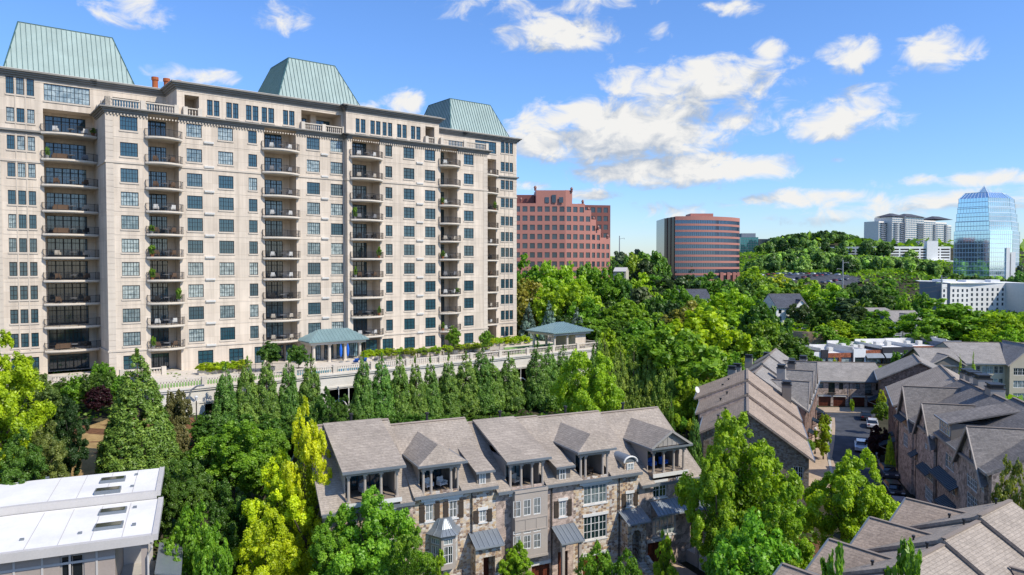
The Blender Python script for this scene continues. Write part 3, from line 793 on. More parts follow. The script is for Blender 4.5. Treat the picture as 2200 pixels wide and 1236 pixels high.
# ---- balustrades (pedestals, rails, turned balusters)
_bal = MB(); _bal.cyl(0,0,0,.12,.09,6,.06); _bal.cyl(0,0,.12,.34,.05,6,.10); _bal.cyl(0,0,.34,.58,.10,6,.05); _bal.cyl(0,0,.58,.66,.06,6,.09)
def baluster_run(mb, p, q, z, h=1.0, sp=.34, posts=4.2, base=.16):
    p = Vector((p[0], p[1], z)); q = Vector((q[0], q[1], z)); L = (q-p).length; d = (q-p)/L; Z = Vector((0,0,1))
    mb.bar(p+Z*base/2, q+Z*base/2, .34, base); mb.bar(p+Z*(h-.08), q+Z*(h-.08), .36, .16)
    n = int(L/sp)
    for i in range(n):
        c = p + d*(L*(i+.5)/n); k = (h-.16-base)/.66; b = len(mb.v)
        mb.v += [(c.x+v[0], c.y+v[1], z+base+v[2]*k) for v in _bal.v]; mb.f += [[b+i_ for i_ in f] for f in _bal.f]; mb.m += [0]*len(_bal.f)
    k = max(1, round(L/posts))
    a = d.cross(Z)
    for i in range(k+1):
        c = p + d*(L*i/k); mb.prism([tuple((c + d*sx*.3 + a*sy*.3)[:2]) for sx, sy in ((-1,-1),(1,-1),(1,1),(-1,1))][::-1] if a.cross(d).z < 0 else [tuple((c + d*sx*.3 + a*sy*.3)[:2]) for sx, sy in ((-1,-1),(1,-1),(1,1),(-1,1))], z, z+h+.1)
def bal_part(segs, z, name='balustrade', **kw):
    m = MB()
    for p, q in segs: baluster_run(m, p, q, z, **kw)
    return part(name, m, M['limestone'], T.e)
bal_part([((U0+.3,-.1),(UPL-.2,-.1)),((U0+.3,-.1),(U0+.3,YW-.4))], 22.15, h=1.25)
bal_part([((UPR+.3,Y2-.1),(U1-.3,Y2-.1))], 22.15, h=1.25)
a, b = sec(650, 744, 'P1'); bal_part([((U0+a+UPL-U0+.1, -.05),(U0+b+UPL-U0-.5, -.05))], 22.15, h=1.2)
a, b = sec(401, 432, 'P1'); bal_part([((UPL+a, -.05),(UPL+b, -.05))], 22.15, h=1.2)
a, b = sec(915, 934, 'P2'); bal_part([((UB+a, Y2-.05),(UB+b, Y2-.05))], 22.15, h=1.2)

# ---- things standing on the balconies
def mk_chair(fab, fr):
    m = MB(); m.box(-.3,.3,-.3,.3,.34,.46); m.box(-.3,.3,.22,.34,.46,.95); m.box(-.36,-.3,-.3,.3,.3,.66); m.box(.3,.36,-.3,.3,.3,.66)
    m2 = MB(); m2.box(-.03,.03,-.03,.03,0,.34)
    return m.mesh('seat_shell', fab), m2.mesh('chair_leg', fr)
def mk_table():
    m = MB(); m.cyl(0,0,.68,.73,.45,14); m2 = MB(); m2.cyl(0,0,0,.68,.05,8); m2.cyl(0,0,0,.04,.25,10); return m.mesh('table_top', M['grey_fabric']), m2.mesh('pedestal', M['rail_dark'])
def mk_sofa(fab):
    m = MB(); m.box(-.9,.9,-.4,.35,.15,.42); m.box(-.9,.9,.3,.5,.15,.85); m.box(-1.02,-.9,-.4,.5,.15,.62); m.box(.9,1.02,-.4,.5,.15,.62)
    c = MB(); c.box(-.86,-.02,-.38,.28,.42,.55); c.box(.02,.86,-.38,.28,.42,.55); return m.mesh('sofa_frame', M['wicker']), c.mesh('cushions', fab)
PROTO = {'cream armchair': mk_chair(M['cream_fabric'], M['rail_dark']), 'brown wicker armchair': mk_chair(M['wicker'], M['wicker']), 'white armchair': mk_chair(M['white_trim'], M['grey_fabric']),
         'dark grey armchair': mk_chair(M['rail_dark'], M['rail_dark']), 'grey armchair': mk_chair(M['grey_fabric'], M['rail_dark'])}
TABLE = mk_table(); SOFA = mk_sofa(M['cream_fabric'])
ORD = ['first','second','third','fourth','fifth','sixth','seventh','eighth','ninth','tenth']
COLN = ['leftmost column','second column','third column','fourth column','fifth column','rightmost column']
rb = random.Random(5)
for (ci, i, w, a, b, zf, key) in balcony_sites:
    if rb.random() < .13: continue
    Wd = b - a; where = 'on the %s balcony down, %s' % (ORD[i], COLN[ci])
    def place(nm, cat, meshes, t, out, rot, lab, pn=('seat','leg')):
        e = link(nm, None, None, T.w(w.pt(a + Wd*t, out, zf+.01)), T.ang + w.rot + rot); tag(e, lab + ' ' + where, cat)
        link(pn[0], meshes[0], e)
        if pn[1] == 'leg':
            for lx, ly in ((-.3,-.26),(.3,-.26),(-.3,.28),(.3,.28)): link('leg', meshes[1], e, (lx, ly, 0))
        else: link(pn[1], meshes[1], e)
    k = rb.choice(list(PROTO))
    if ci in (0,) and rb.random() < .6:
        place('patio_sofa', 'sofa', SOFA, .3, -.3, PI, 'cream cushioned wicker sofa', ('frame','cushion'))
    else:
        place('patio_chair', 'chair', PROTO[k], .22, .2, PI*.9, 'left ' + k)
    place('patio_table', 'table', TABLE, .5, .35, 0, 'small round patio table', ('table_top','pedestal'))
    if Wd > 4 or rb.random() < .5:
        place('patio_chair', 'chair', PROTO[k], .76, .1, PI*1.1, 'right ' + k)
# ------------------------------------------------------------------ pool deck in front of the tower
D = Site('pool_deck_podium', 'pale concrete podium with arched garage openings carrying the pool deck', 'podium', T.w((0, 0))[:2], TE, ZD)
YE = -17.2; UE = 77.0
m = MB()
m.slab([(-.9,YE,0),(UE,YE,0),(UE,YW,0),(UL,YW,0),(UL,-1.8,0),(-.9,-1.8,0)], .5)
part('deck', m, M['paving'], D.e)
gw = MB()
front = Wall(D, (-.9, YE), (UE, YE), -13, -.5+.5); fl = Wall(D, (-.9, -1.8), (-.9, YE), -13, 0)
inner = MB(); fr = MB()
x = 6.2
while x < UE-8:
    front.hole(x, x+6.2, -9.2, -2.3)
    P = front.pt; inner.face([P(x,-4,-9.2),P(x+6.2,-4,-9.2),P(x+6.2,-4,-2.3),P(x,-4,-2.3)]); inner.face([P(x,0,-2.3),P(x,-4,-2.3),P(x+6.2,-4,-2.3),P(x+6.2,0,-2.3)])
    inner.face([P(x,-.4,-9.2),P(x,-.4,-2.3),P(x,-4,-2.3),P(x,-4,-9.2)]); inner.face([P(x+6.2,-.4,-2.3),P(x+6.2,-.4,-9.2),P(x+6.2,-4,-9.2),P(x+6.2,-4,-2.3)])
    # white arched frames
    for c0 in (x+1.55, x+4.65):
        pts = [P(c0-1.3,.05,-9.2), P(c0-1.3,.05,-5.2)] + [P(c0-1.3*math.cos(PI*k/8), .05, -5.2+1.3*math.sin(PI*k/8)) for k in range(1, 8)] + [P(c0+1.3,.05,-5.2), P(c0+1.3,.05,-9.2)]
        fr.tube(pts, .1, 6); fr.bar(P(c0-1.3,.05,-5.2), P(c0+1.3,.05,-5.2), .09); fr.bar(P(c0,.05,-9.2), P(c0,.05,-2.3), .08)
    fr.bar(P(x+3.1,.05,-9.2), P(x+3.1,.05,-2.3), .14)
    x += 8.4
front.build(gw, .4); fl.build(gw, 0)
front.strip(gw, -.15, front.L, -2.1, -1.85, .12); front.strip(gw, -.15, front.L, -.45, -.2, .18); front.strip(gw, -.2, front.L, -.2, .02, .3)
x = 4.6
while x < UE: front.strip(gw, x, x+.9, -12, -2.1, .1); x += 8.4
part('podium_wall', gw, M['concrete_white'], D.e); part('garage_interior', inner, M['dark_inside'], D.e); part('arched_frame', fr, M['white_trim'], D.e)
def bal_thing(segs, label, z, h=1.1, **kw):
    m = MB()
    for p, q in segs: baluster_run(m, D.w(p)[:2], D.w(q)[:2], z, h=h, **kw)
    o = link('balustrade', m.mesh('balustrade', M['limestone'])); tag(o, label, 'balustrade'); return o
bal_thing([((-.7,YE+.25),(UE-.2,YE+.25)), ((-.7,-5),(-.7,YE+.25))], 'long stone balustrade along the outer edge of the pool deck', ZD+.01, posts=6.2)
bal_thing([((-10,-1.2),(-3.2,-3.4))], 'short stone balustrade in front of the lowest left balcony recess', ZD-.3)
bal_thing([((-1.8,-3.4),(3.5,-3.4))], 'stone balustrade around the patio near the left corner of the tower', ZD+.01)
bal_thing([((UE-.2,YE+1),(UE-.2,-2))], 'stone balustrade closing the far right end of the pool deck', ZD+.01)
m = MB(); m.box(5,10.3,-16.6,-11.2,0,.02)
g_ = MB(); g_.prism([(-.3,-16.6),(16,-16.6),(17,-14),(13,-12.6),(5,-12.0),(-.3,-12.4)], .0, .03); tag(link('putting_green', g_.mesh('putting_green', M['putting_green']), None, D.o, TE), None, None, None, 'structure')
g_ = MB(); g_.prism([(56,-15.5),(75,-15.5),(75,-6),(62,-6)], .0, .03); tag(link('lawn', g_.mesh('lawn', M['putting_green']), None, D.o, TE), None, None, None, 'structure')
g_ = MB(); g_.prism([(17.4,-16.4),(33,-16.4),(33,-13.4),(17.4,-13.4)], .02, .05); g_.mi = 1; g_.box(17,33.4,-16.75,-16.42,0,.12); g_.box(17,33.4,-13.38,-13.0,0,.12); g_.box(17,17.38,-16.42,-13.38,0,.12); g_.box(33.02,33.4,-16.42,-13.38,0,.12)
tag(link('pool', g_.mesh('pool', [M['water_pool'], M['concrete_white']]), None, D.o, TE), None, None, None, 'structure')

def hip_roof(mb, x0, x1, y0, y1, z0, z1, ov=0, ridge=None, th=.18):
    """hip roof over the rectangle; returns the four planes for seams"""
    w, d = x1-x0, y1-y0
    if w >= d: r0, r1 = (x0+d/2, (y0+y1)/2, z1), (x1-d/2, (y0+y1)/2, z1)
    else: r0, r1 = ((x0+x1)/2, y0+w/2, z1), ((x0+x1)/2, y1-w/2, z1)
    a, b, c, e = (x0,y0,z0), (x1,y0,z0), (x1,y1,z0), (x0,y1,z0)
    if w >= d: P = [(a,b,r1,r0),(b,c,r1,r1),(c,e,r0,r1),(e,a,r0,r0)]
    else: P = [(a,b,r0,r0),(b,c,r1,r0),(c,e,r1,r1),(e,a,r0,r1)]
    for q in P:
        pts = []
        for p in q:
            if p not in pts: pts.append(p)
        mb.face(pts)
    mb.box(x0, x1, y0, y1, z0-th, z0-.002)
    return P
def pavilion(name, label, x0, x1, y0, y1, h, rise, cols, backwall, extra=None):
    s = Site(name, label, 'pavilion', D.w((0, 0))[:2], TE, ZD); s.e.name = name
    r = MB(); P = hip_roof(r, x0-.9, x1+.9, y0-.9, y1+.9, h+.45, h+.45+rise); o = part('roof', r, M['pavilion_green'], s.e)
    q = MB()
    for f in P: standing_seam(q, f[0], f[1], f[2], f[3], .55, .06, .05)
    part('standing_seam', q, M['pavilion_rib'], o)
    b = MB(); b.box(x0-.5, x1+.5, y0-.5, y0-.1, h-.15, h+.27); b.box(x0-.5, x1+.5, y1+.1, y1+.5, h-.15, h+.27); b.box(x0-.5, x0-.1, y0-.1, y1+.1, h-.15, h+.27); b.box(x1+.1, x1+.5, y0-.1, y1+.1, h-.15, h+.27); b.box(x0-.1,x1+.1,y0-.1,y1+.1,h+.1,h+.2)
    part('beam', b, M['stucco_trim'], s.e)
    cm = MB(); cm.cyl(0,0,0,h-.15,.26,12,.23); cm.box(-.34,.34,-.34,.34,0,.2); cm.box(-.32,.32,-.32,.32,h-.35,h-.15); me = cm.mesh('column', M['limestone'])
    for c in cols: link('column', me, s.e, (c[0], c[1], 0))
    for bwx in backwall:
        w = MB(); w.box(*bwx); part('back_wall', w, M['stucco'], s.e)
    return s
PVX0, PVX1 = T.hit(672, 572, -5)[0], T.hit(779, 572, -5)[0]
pv = pavilion('pool_pavilion', 'green metal hip roofed pavilion with stone columns and blue umbrellas against the tower', PVX0, PVX1, -4.6, -1.2, 3.0, 1.7,
         [(PVX0+.3,-4.4),(PVX0+.3+(PVX1-PVX0-.6)*.33,-4.4),(PVX0+.3+(PVX1-PVX0-.6)*.67,-4.4),(PVX1-.3,-4.4)], [(PVX0+.1,PVX1-.1,-1.5,-1.25,0,3.0)])
w = Wall(pv, (PVX0+.1,-1.51), (PVX1-.1,-1.51), 0, 3)
for k in range(4): add_window(w, 1+2.2*k, 2.6+2.2*k, .1, 2.5, 2, 3, M['frame_dark'], M['glass_door'], name='garden_door', inset=-.08)
pavilion('garden_pavilion', 'green metal roofed open pavilion with white end wall, right end of the pool deck', 65.6, 73.8, -16.4, -10.2, 3.0, 1.5,
         [(65.9,-16.2),(65.9,-10.4),(69.0,-16.2),(69,-10.4)], [(71.0,73.6,-16.3,-10.3,-2.5,2.85)])
# umbrellas, loungers, planters
def furled_umbrella(x, y, where):
    e = link('furled_umbrella', None, None, D.w((x, y, .02)), TE); tag(e, 'furled blue umbrella ' + where, 'umbrella')
    a = MB(); a.cyl(0,0,.0,3.0,.03,8); a.cyl(0,0,0,.08,.35,12); part('pole', a, M['metal_pole'], e)
    c = MB(); c.cyl(0,0,.9,1.3,.10,10,.20); c.cyl(0,0,1.3,2.2,.20,10,.24); c.cyl(0,0,2.2,2.9,.24,10,.06); part('canopy', c, M['blue_fabric'], e)
furled_umbrella(T.hit(731,572,-6.5)[0], -6.5, 'nearer the left of the pool pavilion front'); furled_umbrella(T.hit(746,572,-6.3)[0], -6.3, 'at the middle of the pool pavilion front, right of its twin')
def lounger(x, y, rot, fab, lab):
    e = link('sun_lounger', None, None, D.w((x, y, .02)), TE+rot); tag(e, lab, 'sun lounger')
    a = MB(); a.box(-.35,.35,-1,.95,.26,.32)
    for sx in (-.3,.3):
        for sy in (-.85,.8): a.box(sx-.03,sx+.03,sy-.03,sy+.03,0,.26)
    part('frame', a, M['metal_pole'], e)
    c = MB(); c.box(-.32,.32,-.98,.2,.32,.42); c.slab([(-.32,.2,.42),(.32,.2,.42),(.32,.95,.95),(-.32,.95,.95)], .1); part('cushion', c, fab, e)
for i, (x, fab, lab) in enumerate(((29.6,'blue_fabric','blue cushioned lounger left of a second blue one by the pool pavilion'),(31.0,'blue_fabric','right hand one of the two blue cushioned loungers by the pool pavilion'),
    (33.0,'grey_fabric','grey cushioned lounger right of the two blue ones'),(34.6,'cream_fabric','cream cushioned lounger just right of the grey one by the pavilion'))): lounger(x+.5, -9.6, PI*.9, M[fab], lab)
for i in range(9):
    lounger(47+i*1.5, -14.2, PI*1.05, M['grey_fabric' if i % 2 else 'wicker'], None); o = bpy.data.objects
for o in [o for o in COL.objects if o.name.startswith('sun_lounger') and not o.get('label')]:
    tag(o, 'dark lounger in the row along the balustrade between two garden planters', 'sun lounger', 'dark sun loungers along the deck balustrade')
# furniture by the garden pavilion
for i in range(6):
    c = link('deck_chair', None, None, D.w((57+i*1.7, -15.2+(i%2)*.9, .03)), TE+PI+i); tag(c, 'dark chair on the small lawn left of the garden pavilion', 'chair', 'dark chairs on the lawn beside the garden pavilion')
    pr = PROTO['dark grey armchair' if i != 3 else 'grey armchair']; link('seat', pr[0], c)
    for lx, ly in ((-.3,-.26),(.3,-.26),(-.3,.28),(.3,.28)): link('leg', pr[1], c, (lx, ly, 0))
# posts of the safety fence
def fence_run(p, q, label, h=1.3):
    m = MB(); p = Vector((*p, 0)); q = Vector((*q, 0)); L = (q-p).length; Z = Vector((0,0,1))
    m.bar(p+Z*h, q+Z*h, .04); m.bar(p+Z*.15, q+Z*.15, .03)
    n = int(L/.14)
    for i in range(n+1):
        c = p.lerp(q, i/n); r = .012 if i % 16 else .03; m.box(c.x-r, c.x+r, c.y-r, c.y+r, 0, h+(.1 if i % 16 == 0 else 0))
    o = link('metal_fence', m.mesh('metal_fence', M['rail_dark']), None, D.o, TE); tag(o, label, 'fence')
fence_run((12, -9.5), (20, -11.5), 'dark metal picket fence left of the pool pavilion'); fence_run((34, -10.0), (60, -9.2), 'long dark metal picket fence between the pool deck and the planters')
# ------------------------------------------------------------------ front row of townhouses
GA = -28.6
RA_ANG = math.atan2(.426, .905); RA_O = Vector((18.2-.4*.426, 69.7+.4*.905))
RA = Site(None, None, None, RA_O, RA_ANG, GA)
def roof_plane(mb, u0, u1, y0, z0, y1, z1, holes=(), th=.0, mi=None):
    f = lambda u, y: (u, y, z0 + (z1-z0)*(y-y0)/(y1-y0))
    lo, hi = min(y0, y1), max(y0, y1)
    grid_faces(mb, u0, u1, lo, hi, holes, f, mi)
class House:
    """one house of a terrace; local x along the front (0 = left end), y into the house"""
    def __init__(s, base, x_left, x_right, label, zg, name='townhouse', cat='townhouse', group=None):
        o = base.w((x_left, 0, 0)); s.W = x_right - x_left
        s.s = Site(name, label, cat, (o.x, o.y), base.ang, zg, group); s.e = s.s.e
        s.front = None
    def hit(s, *a): return s.s.hit(*a)
    def shell(s, ze, zr, depth=15, wallmat='brick', holes=(), roofmat='shingle', yr=7.2, ov=.45, lov=0.0, rov=0.0, capmat='ridge_cap_light', sidemat=None, zback=None):
        zbk = ze if zback is None else zback
        s.ze, s.zr, s.depth, s.yr = ze, zr, depth, yr
        s.front = Wall(s.s, (0, 0), (s.W, 0), 0, ze); s.right = Wall(s.s, (s.W, 0), (s.W, depth), 0, ze); s.back = Wall(s.s, (s.W, depth), (0, depth), 0, ze); s.left = Wall(s.s, (0, depth), (0, 0), 0, ze)
        r = MB(); k = (zr-ze)/(yr)
        zf = ze - k*ov
        roof_plane(r, -lov, s.W+rov, -ov, zf+.12, yr, zr+.12, holes)
        kb = (zr-zbk)/(depth-yr)
        roof_plane(r, -lov, s.W+rov, yr, zr+.12, depth+ov, zbk-kb*ov+.12)
        for x in (-lov, s.W+rov):    # rakes
            r.bar((x, -ov, zf+.0), (x, yr, zr+.0), .1, .22); r.bar((x, yr, zr), (x, depth+ov, zbk-kb*ov), .1, .22)
        s.roof = part('roof', r, M[roofmat], s.e)
        c = MB(); c.bar((-lov, yr, zr+.16), (s.W+rov, yr, zr+.16), .3, .08); part('ridge_cap', c, M[capmat], s.roof)
        g = MB(); g.box(-lov, s.W+rov, -ov-.1, -ov+.02, zf-.12, zf+.13); part('gutter', g, M['zinc'], s.roof); g = MB(); g.box(-lov, s.W+rov, depth+ov-.02, depth+ov+.1, zbk-kb*ov-.12, zbk-kb*ov+.13); part('gutter', g, M['zinc'], s.roof)
        for x in (.003, s.W-.003):
            sm = MB(); sm.face([(x,0,ze-.01),(x,yr,zr),(x,depth,zbk),(x,depth,ze-.01)] if x < 1 else [(x,depth,ze-.01),(x,depth,zbk),(x,yr,zr),(x,0,ze-.01)])
            part('gable', sm, M[sidemat or 'siding'], s.e)
        s.wallmat = wallmat
    def roof_z(s, y): return s.ze + (s.zr-s.ze)*y/s.yr + .12
    def finish(s):
        m = MB()
        for w in (s.front, s.right, s.back, s.left): w.build(m, .18)
        part('wall', m, M[s.wallmat], s.e)
    def win(s, x0, y0, x1, y1, nx=2, ny=2, shutters=False, head=True, wall=None, inset=.08, name='window', **kw):
        w = wall or s.front; a, b, c, d = w.px(x0, y0, x1, y1)
        o = add_window(w, a, b, c, d, nx, ny, M['white_trim'], M['glass_house'], name=name, inset=inset, ft=.08, mt=.09, bt=.035, **kw)
        t = MB(); W_, H_ = b-a, d-c
        t.box(-.08, W_+.08, -.16+inset*0-inset*0, -.0-.001, -.1, .0) if False else None
        w2 = MB(); w2.box(-.1, W_+.1, -inset-.06, -inset+.0, -.12, -.002); part('sill', w2, M['white_trim'], o)
        if head: w2 = MB(); w2.box(-.12, W_+.12, -inset-.07, -inset, H_+.002, H_+.26); part('lintel', w2, M['white_trim'], o)
        if shutters:
            for sx in (-.52, W_+.08):
                h = MB(); h.box(sx, sx+.44, -inset-.06, -inset-.002, -.02, H_+.04); h.box(sx+.02, sx+.42, -inset-.085, -inset-.06, H_*.1, H_*.16); h.box(sx+.02, sx+.42, -inset-.085, -inset-.06, H_*.84, H_*.9)
                part('shutter', h, M['shutter'], s.e, w.pt(a, -inset, c), w.rot)
        return a, b, c, d
    def awning(s, a, b, z, dep=1.1, drop=.75, mat='zinc', brackets=True):
        m = MB(); th = .06
        m.slab([(a,-.02-dep,z-drop),(b,-.02-dep,z-drop),(b,-.02,z),(a,-.02,z)], th)
        o = part('awning', m, M[mat], s.e)
        r = MB(); standing_seam(r, (a,-.02-dep,z-drop), (b,-.02-dep,z-drop), (b,-.02,z), (a,-.02,z), .4, .05, .04); r.box(a-.02,b+.02,-dep-.07,-dep-.02,z-drop-.12,z-drop+.03); part('standing_seam', r, M['zinc_rib' if mat == 'zinc' else mat], o)
        if brackets:
            b_ = MB()
            for x in (a+.1, b-.1): b_.bar((x,-dep+.05,z-drop-.06), (x,-.02,z-drop-.7), .07); b_.bar((x,-.03,z-drop-.7), (x,-.03,z-.1), .07)
            part('bracket', b_, M['grey_trim'], o)
        return o
    def porch(s, x0, x1, zf, zb, kind, zr=None, ncol=4, inner=3.2, yf=0.0, cx=None, peak=None, ov=.45):
        """roof terrace cut into the roof: floor, dark room, columns, beam and its own roof. zf floor, zb underside of the beam"""
        H = .42
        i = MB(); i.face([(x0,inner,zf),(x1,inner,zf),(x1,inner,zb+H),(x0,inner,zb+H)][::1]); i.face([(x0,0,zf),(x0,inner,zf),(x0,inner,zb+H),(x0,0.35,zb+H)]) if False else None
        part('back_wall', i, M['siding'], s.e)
        c = MB()      # cheek walls, kept behind the columns as triangles above the main roof
        yk = inner
        for x in (x0, x1):
            d = .08 if x == x0 else -.08
            c.prism([(min(x,x+d), .9), (max(x,x+d), .9), (max(x,x+d), yk+2.2), (min(x,x+d), yk+2.2)], zf+.0, zb+H-.01)
        part('cheek_wall', c, M['grey_trim'], s.e)
        fl = MB(); fl.box(x0-.12, x1+.12, yf-.22, inner, zf-.28, zf); part('terrace_floor', fl, M['white_trim'] if False else M['wood_deck'], s.e)
        ed = MB(); ed.box(x0-.16, x1+.16, yf-.3, yf-.225, zf-.32, zf+.03); part('terrace_edge', ed, M['white_trim'], s.e)
        be = MB(); be.box(x0-.06, x1+.06, yf-.06, yf+.24, zb, zb+H); be.box(x0-.06, x0+.22, yf+.24, inner, zb, zb+H-.002); be.box(x1-.22, x1+.06, yf+.24, inner, zb, zb+H-.002)
        part('beam', be, M['grey_beam'], s.e)
        cm = MB(); h = zb-zf; cm.cyl(0,0,.12,h-.12,.125,10,.105); cm.box(-.17,.17,-.17,.17,0,.12); cm.box(-.16,.16,-.16,.16,h-.12,h); me = cm.mesh('column', M['grey_trim'])
        xs = [x0+.14 + (x1-x0-.28)*k/(ncol-1) for k in range(ncol)] if cx is None else cx
        for x in xs: link('column', me, s.e, (x, yf+.1, zf))
        dd = add = None
        wl = Wall(s.s, (x0, inner), (x1, inner), zf, zb+H)
        fme, pme = win_meshes(x1-x0-1.0, (zb-zf)-.15, 3, 1, M['frame_dark'], M['glass_door'], transom=0, door=True, mt=.1)
        o = link('terrace_door', fme, s.e, (x0+.5, inner-.04, zf+.02)); link('pane', pme, o)
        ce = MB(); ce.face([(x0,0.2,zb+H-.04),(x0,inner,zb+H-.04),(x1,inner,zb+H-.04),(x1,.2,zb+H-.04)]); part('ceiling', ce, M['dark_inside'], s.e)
        zt = zb + H
        r = MB(); g = MB()
        a0, a1 = x0-ov, x1+ov
        if kind == 'shed':
            zr_ = zr
            r.slab([(a0,yf-ov,zt+.1),(a1,yf-ov,zt+.1),(a1,s.yr,zr_),(a0,s.yr,zr_)], .18)
            g.box(a0, a1, yf-ov-.1, yf-ov, zt-.12, zt+.08)
            for x in (x0, x1):   # side triangle between the two roofs
                g2 = MB(); g2.face([(x,.3,zt-.05),(x,s.yr-.3,zr_-.25),(x,s.yr-.3,s.roof_z(s.yr-.3)-.5),(x,.9,zt-.05)]); part('cheek_wall', g2, M['grey_trim'], s.e)
        elif kind in ('hip', 'gable'):
            xm = (x0+x1)/2 if peak is None else peak; rise = .62*(a1-a0)/2
            zp = zt + .08 + rise
            k = (s.zr-s.ze)/s.yr
            yb_e = (zt+.08 - s.ze-.12)/k; yb_r = (zp - s.ze-.12)/k      # where eaves and ridge run into the main roof
            yp = yf-ov + (rise*.95 if kind == 'hip' else 0)
            if yb_r > s.yr: yb_r = s.yr
            E0, E1 = (a0,yf-ov,zt+.08), (a1,yf-ov,zt+.08)
            r.face([E0, (xm,yp,zp), (xm,yb_r,zp), (a0,yb_e,zt+.08)]); r.face([E1, (a1,yb_e,zt+.08), (xm,yb_r,zp), (xm,yp,zp)])
            if kind == 'hip': r.face([E0, E1, (xm,yp,zp)])
            r.face([(a0,yf-ov,zt-.02),(a0,yb_e,zt-.02),(a1,yb_e,zt-.02),(a1,yf-ov,zt-.02)])
            for x in (a0, a1): g.box(x-.05, x+.05, yf-ov, yb_e, zt-.06, zt+.1)
            g.box(a0-.05, a1+.05, yf-ov-.08, yf-ov, zt-.08, zt+.1)
            if kind == 'gable':
                t = MB(); t.prism([(x0-.1,yf-.1),(x1+.1,yf-.1),(x1+.1,yf-.02),(x0-.1,yf-.02)], zt, zt+.001)
                t.face([(a0+.1,yf-.12,zt+.1),(a1-.1,yf-.12,zt+.1),(xm,yf-.12,zp-.08)])
                n = 9
                for q in range(1, n):
                    xx = a0 + (a1-a0)*q/n; hh = rise*(1-abs(xx-xm)/((a1-a0)/2))
                    t.box(xx-.03, xx+.03, yf-.16, yf-.121, zt+.1, zt+.02+max(.12, hh))
                t.bar((a0,yf-ov,zt+.05), (xm,yf-ov,zp-.02), .1, .2); t.bar((a1,yf-ov,zt+.05), (xm,yf-ov,zp-.02), .1, .2)
                part('pediment', t, M['grey_beam'], s.e)
        o = part('porch_roof', r, M['shingle'] , s.e); part('gutter', g, M['zinc'], o)
        return (x0, x1, -.3, inner+1.4)
    def dormer(s, x0, x1, zs, zt, arch=False, win=None, slope=None, mat='shingle'):
        """small window dormer standing on the front wall line"""
        k = (s.zr-s.ze)/s.yr; kk = k*.45
        w = MB(); yb = (zt - s.ze)/(k) + .3
        w.box(x0, x1, .0, .12, s.ze-.02, zt); w.box(x0, x0+.1, .12, yb, s.ze-.02, zt-.001); w.box(x1-.1, x1, .12, yb, s.ze-.02, zt-.001)
        part('dormer_wall', w, M['siding'] if not arch else M[s.wallmat], s.e)
        r = MB()
        if arch:
            n = 10; R = (x1-x0)/2+.15; xm = (x0+x1)/2; pts = [(xm-R*math.cos(PI*i/n), zt-.25+R*.75*math.sin(PI*i/n)) for i in range(n+1)]
            yb2 = yb+1.2
            for (p, q) in zip(pts[:-1], pts[1:]): r.face([(p[0],-.15,p[1]),(q[0],-.15,q[1]),(q[0],yb2,q[1]),(p[0],yb2,p[1])])
            r.face([(p[0],-.04,p[1]) for p in pts]); part('dormer_roof', r, M['zinc'], s.e)
            t = MB(); t.tube([(p[0],-.14,p[1]) for p in pts], .09, 6); part('arch_trim', t, M['white_trim'], s.e)
        else:
            ybr = ((zt+.15) - s.ze + kk*.4)/(k-kk)
            r.slab([(x0-.25,-.4,zt+.02),(x1+.25,-.4,zt+.02),(x1+.25,ybr,zt+.02+kk*(ybr+.4)),(x0-.25,ybr,zt+.02+kk*(ybr+.4))], .14)
            o = part('dormer_roof', r, M[mat], s.e); g = MB(); g.box(x0-.25,x1+.25,-.5,-.4,zt-.14,zt+.03); part('gutter', g, M['zinc'], o)
    def dwin(s, x0, y0, x1, y1):
        a, zt = s.hit(x0, y0); b, zb = s.hit(x1, y1)
        fme, pme = win_meshes(b-a, zt-zb, 2, 3, M['white_trim'], M['glass_house'], ft=.08, mt=.06, bt=.035)
        o = link('window', fme, s.e, (a, -.06, zb)); link('pane', pme, o); q = MB(); q.box(-.1, b-a+.1, -.05, .05, -.1, -.003); part('sill', q, M['white_trim'], o)
    def downpipe(s, x, z0=0.2, z1=None):
        m = MB(); m.tube([(x,-.12,z0),(x,-.12,(z1 or s.ze)-.6),(x,-.4,(z1 or s.ze)-.15)], .055, 8); part('downpipe', m, M['pipe_dark'], s.e)
    def garage(s, a, b, z1=2.5):
        s.front.hole(a, b, 0.02, z1); m = MB(); m.box(0, b-a, .25, .3, 0, z1)
        for i in range(1, 4): m.box(.05, b-a-.05, .22, .25, z1*i/4-.03, z1*i/4+.03)
        for i in range(1, 6): m.box((b-a)*i/6-.02, (b-a)*i/6+.02, .225, .25, .05, z1-.05)
        o = part('garage_door', m, M['wood_red'], s.e, (a, 0, .02)); q = MB(); q.box(-.1, b-a+.1, -.06, -.002, z1-.0, z1+.3); part('lintel', q, M['white_trim'], o)
    def door(s, a, b, z0, z1, y=0):
        s.front.hole(a, b, z0, z1); m = MB(); m.box(0, b-a, .3, .36, 0, z1-z0)
        for (p, q) in ((.12,.45),(.55,.92)): m.box(.18, b-a-.18, .28, .3, (z1-z0)*p, (z1-z0)*q)
        o = part('door', m, M['wood_red'], s.e, (a, 0, z0)); h = MB(); h.box(b-a-.18, b-a-.12, .24, .29, 1.0, 1.2); part('handle', h, M['pipe_dark'], o)

def x_of(px): return RA.hit(px)[0]
edges = [x_of(p) for p in (1503, 1376, 1233.5, 1065.5, 885, 700)]
zA = lambda px, py, y=0: RA.hit(px, py, y)[1]
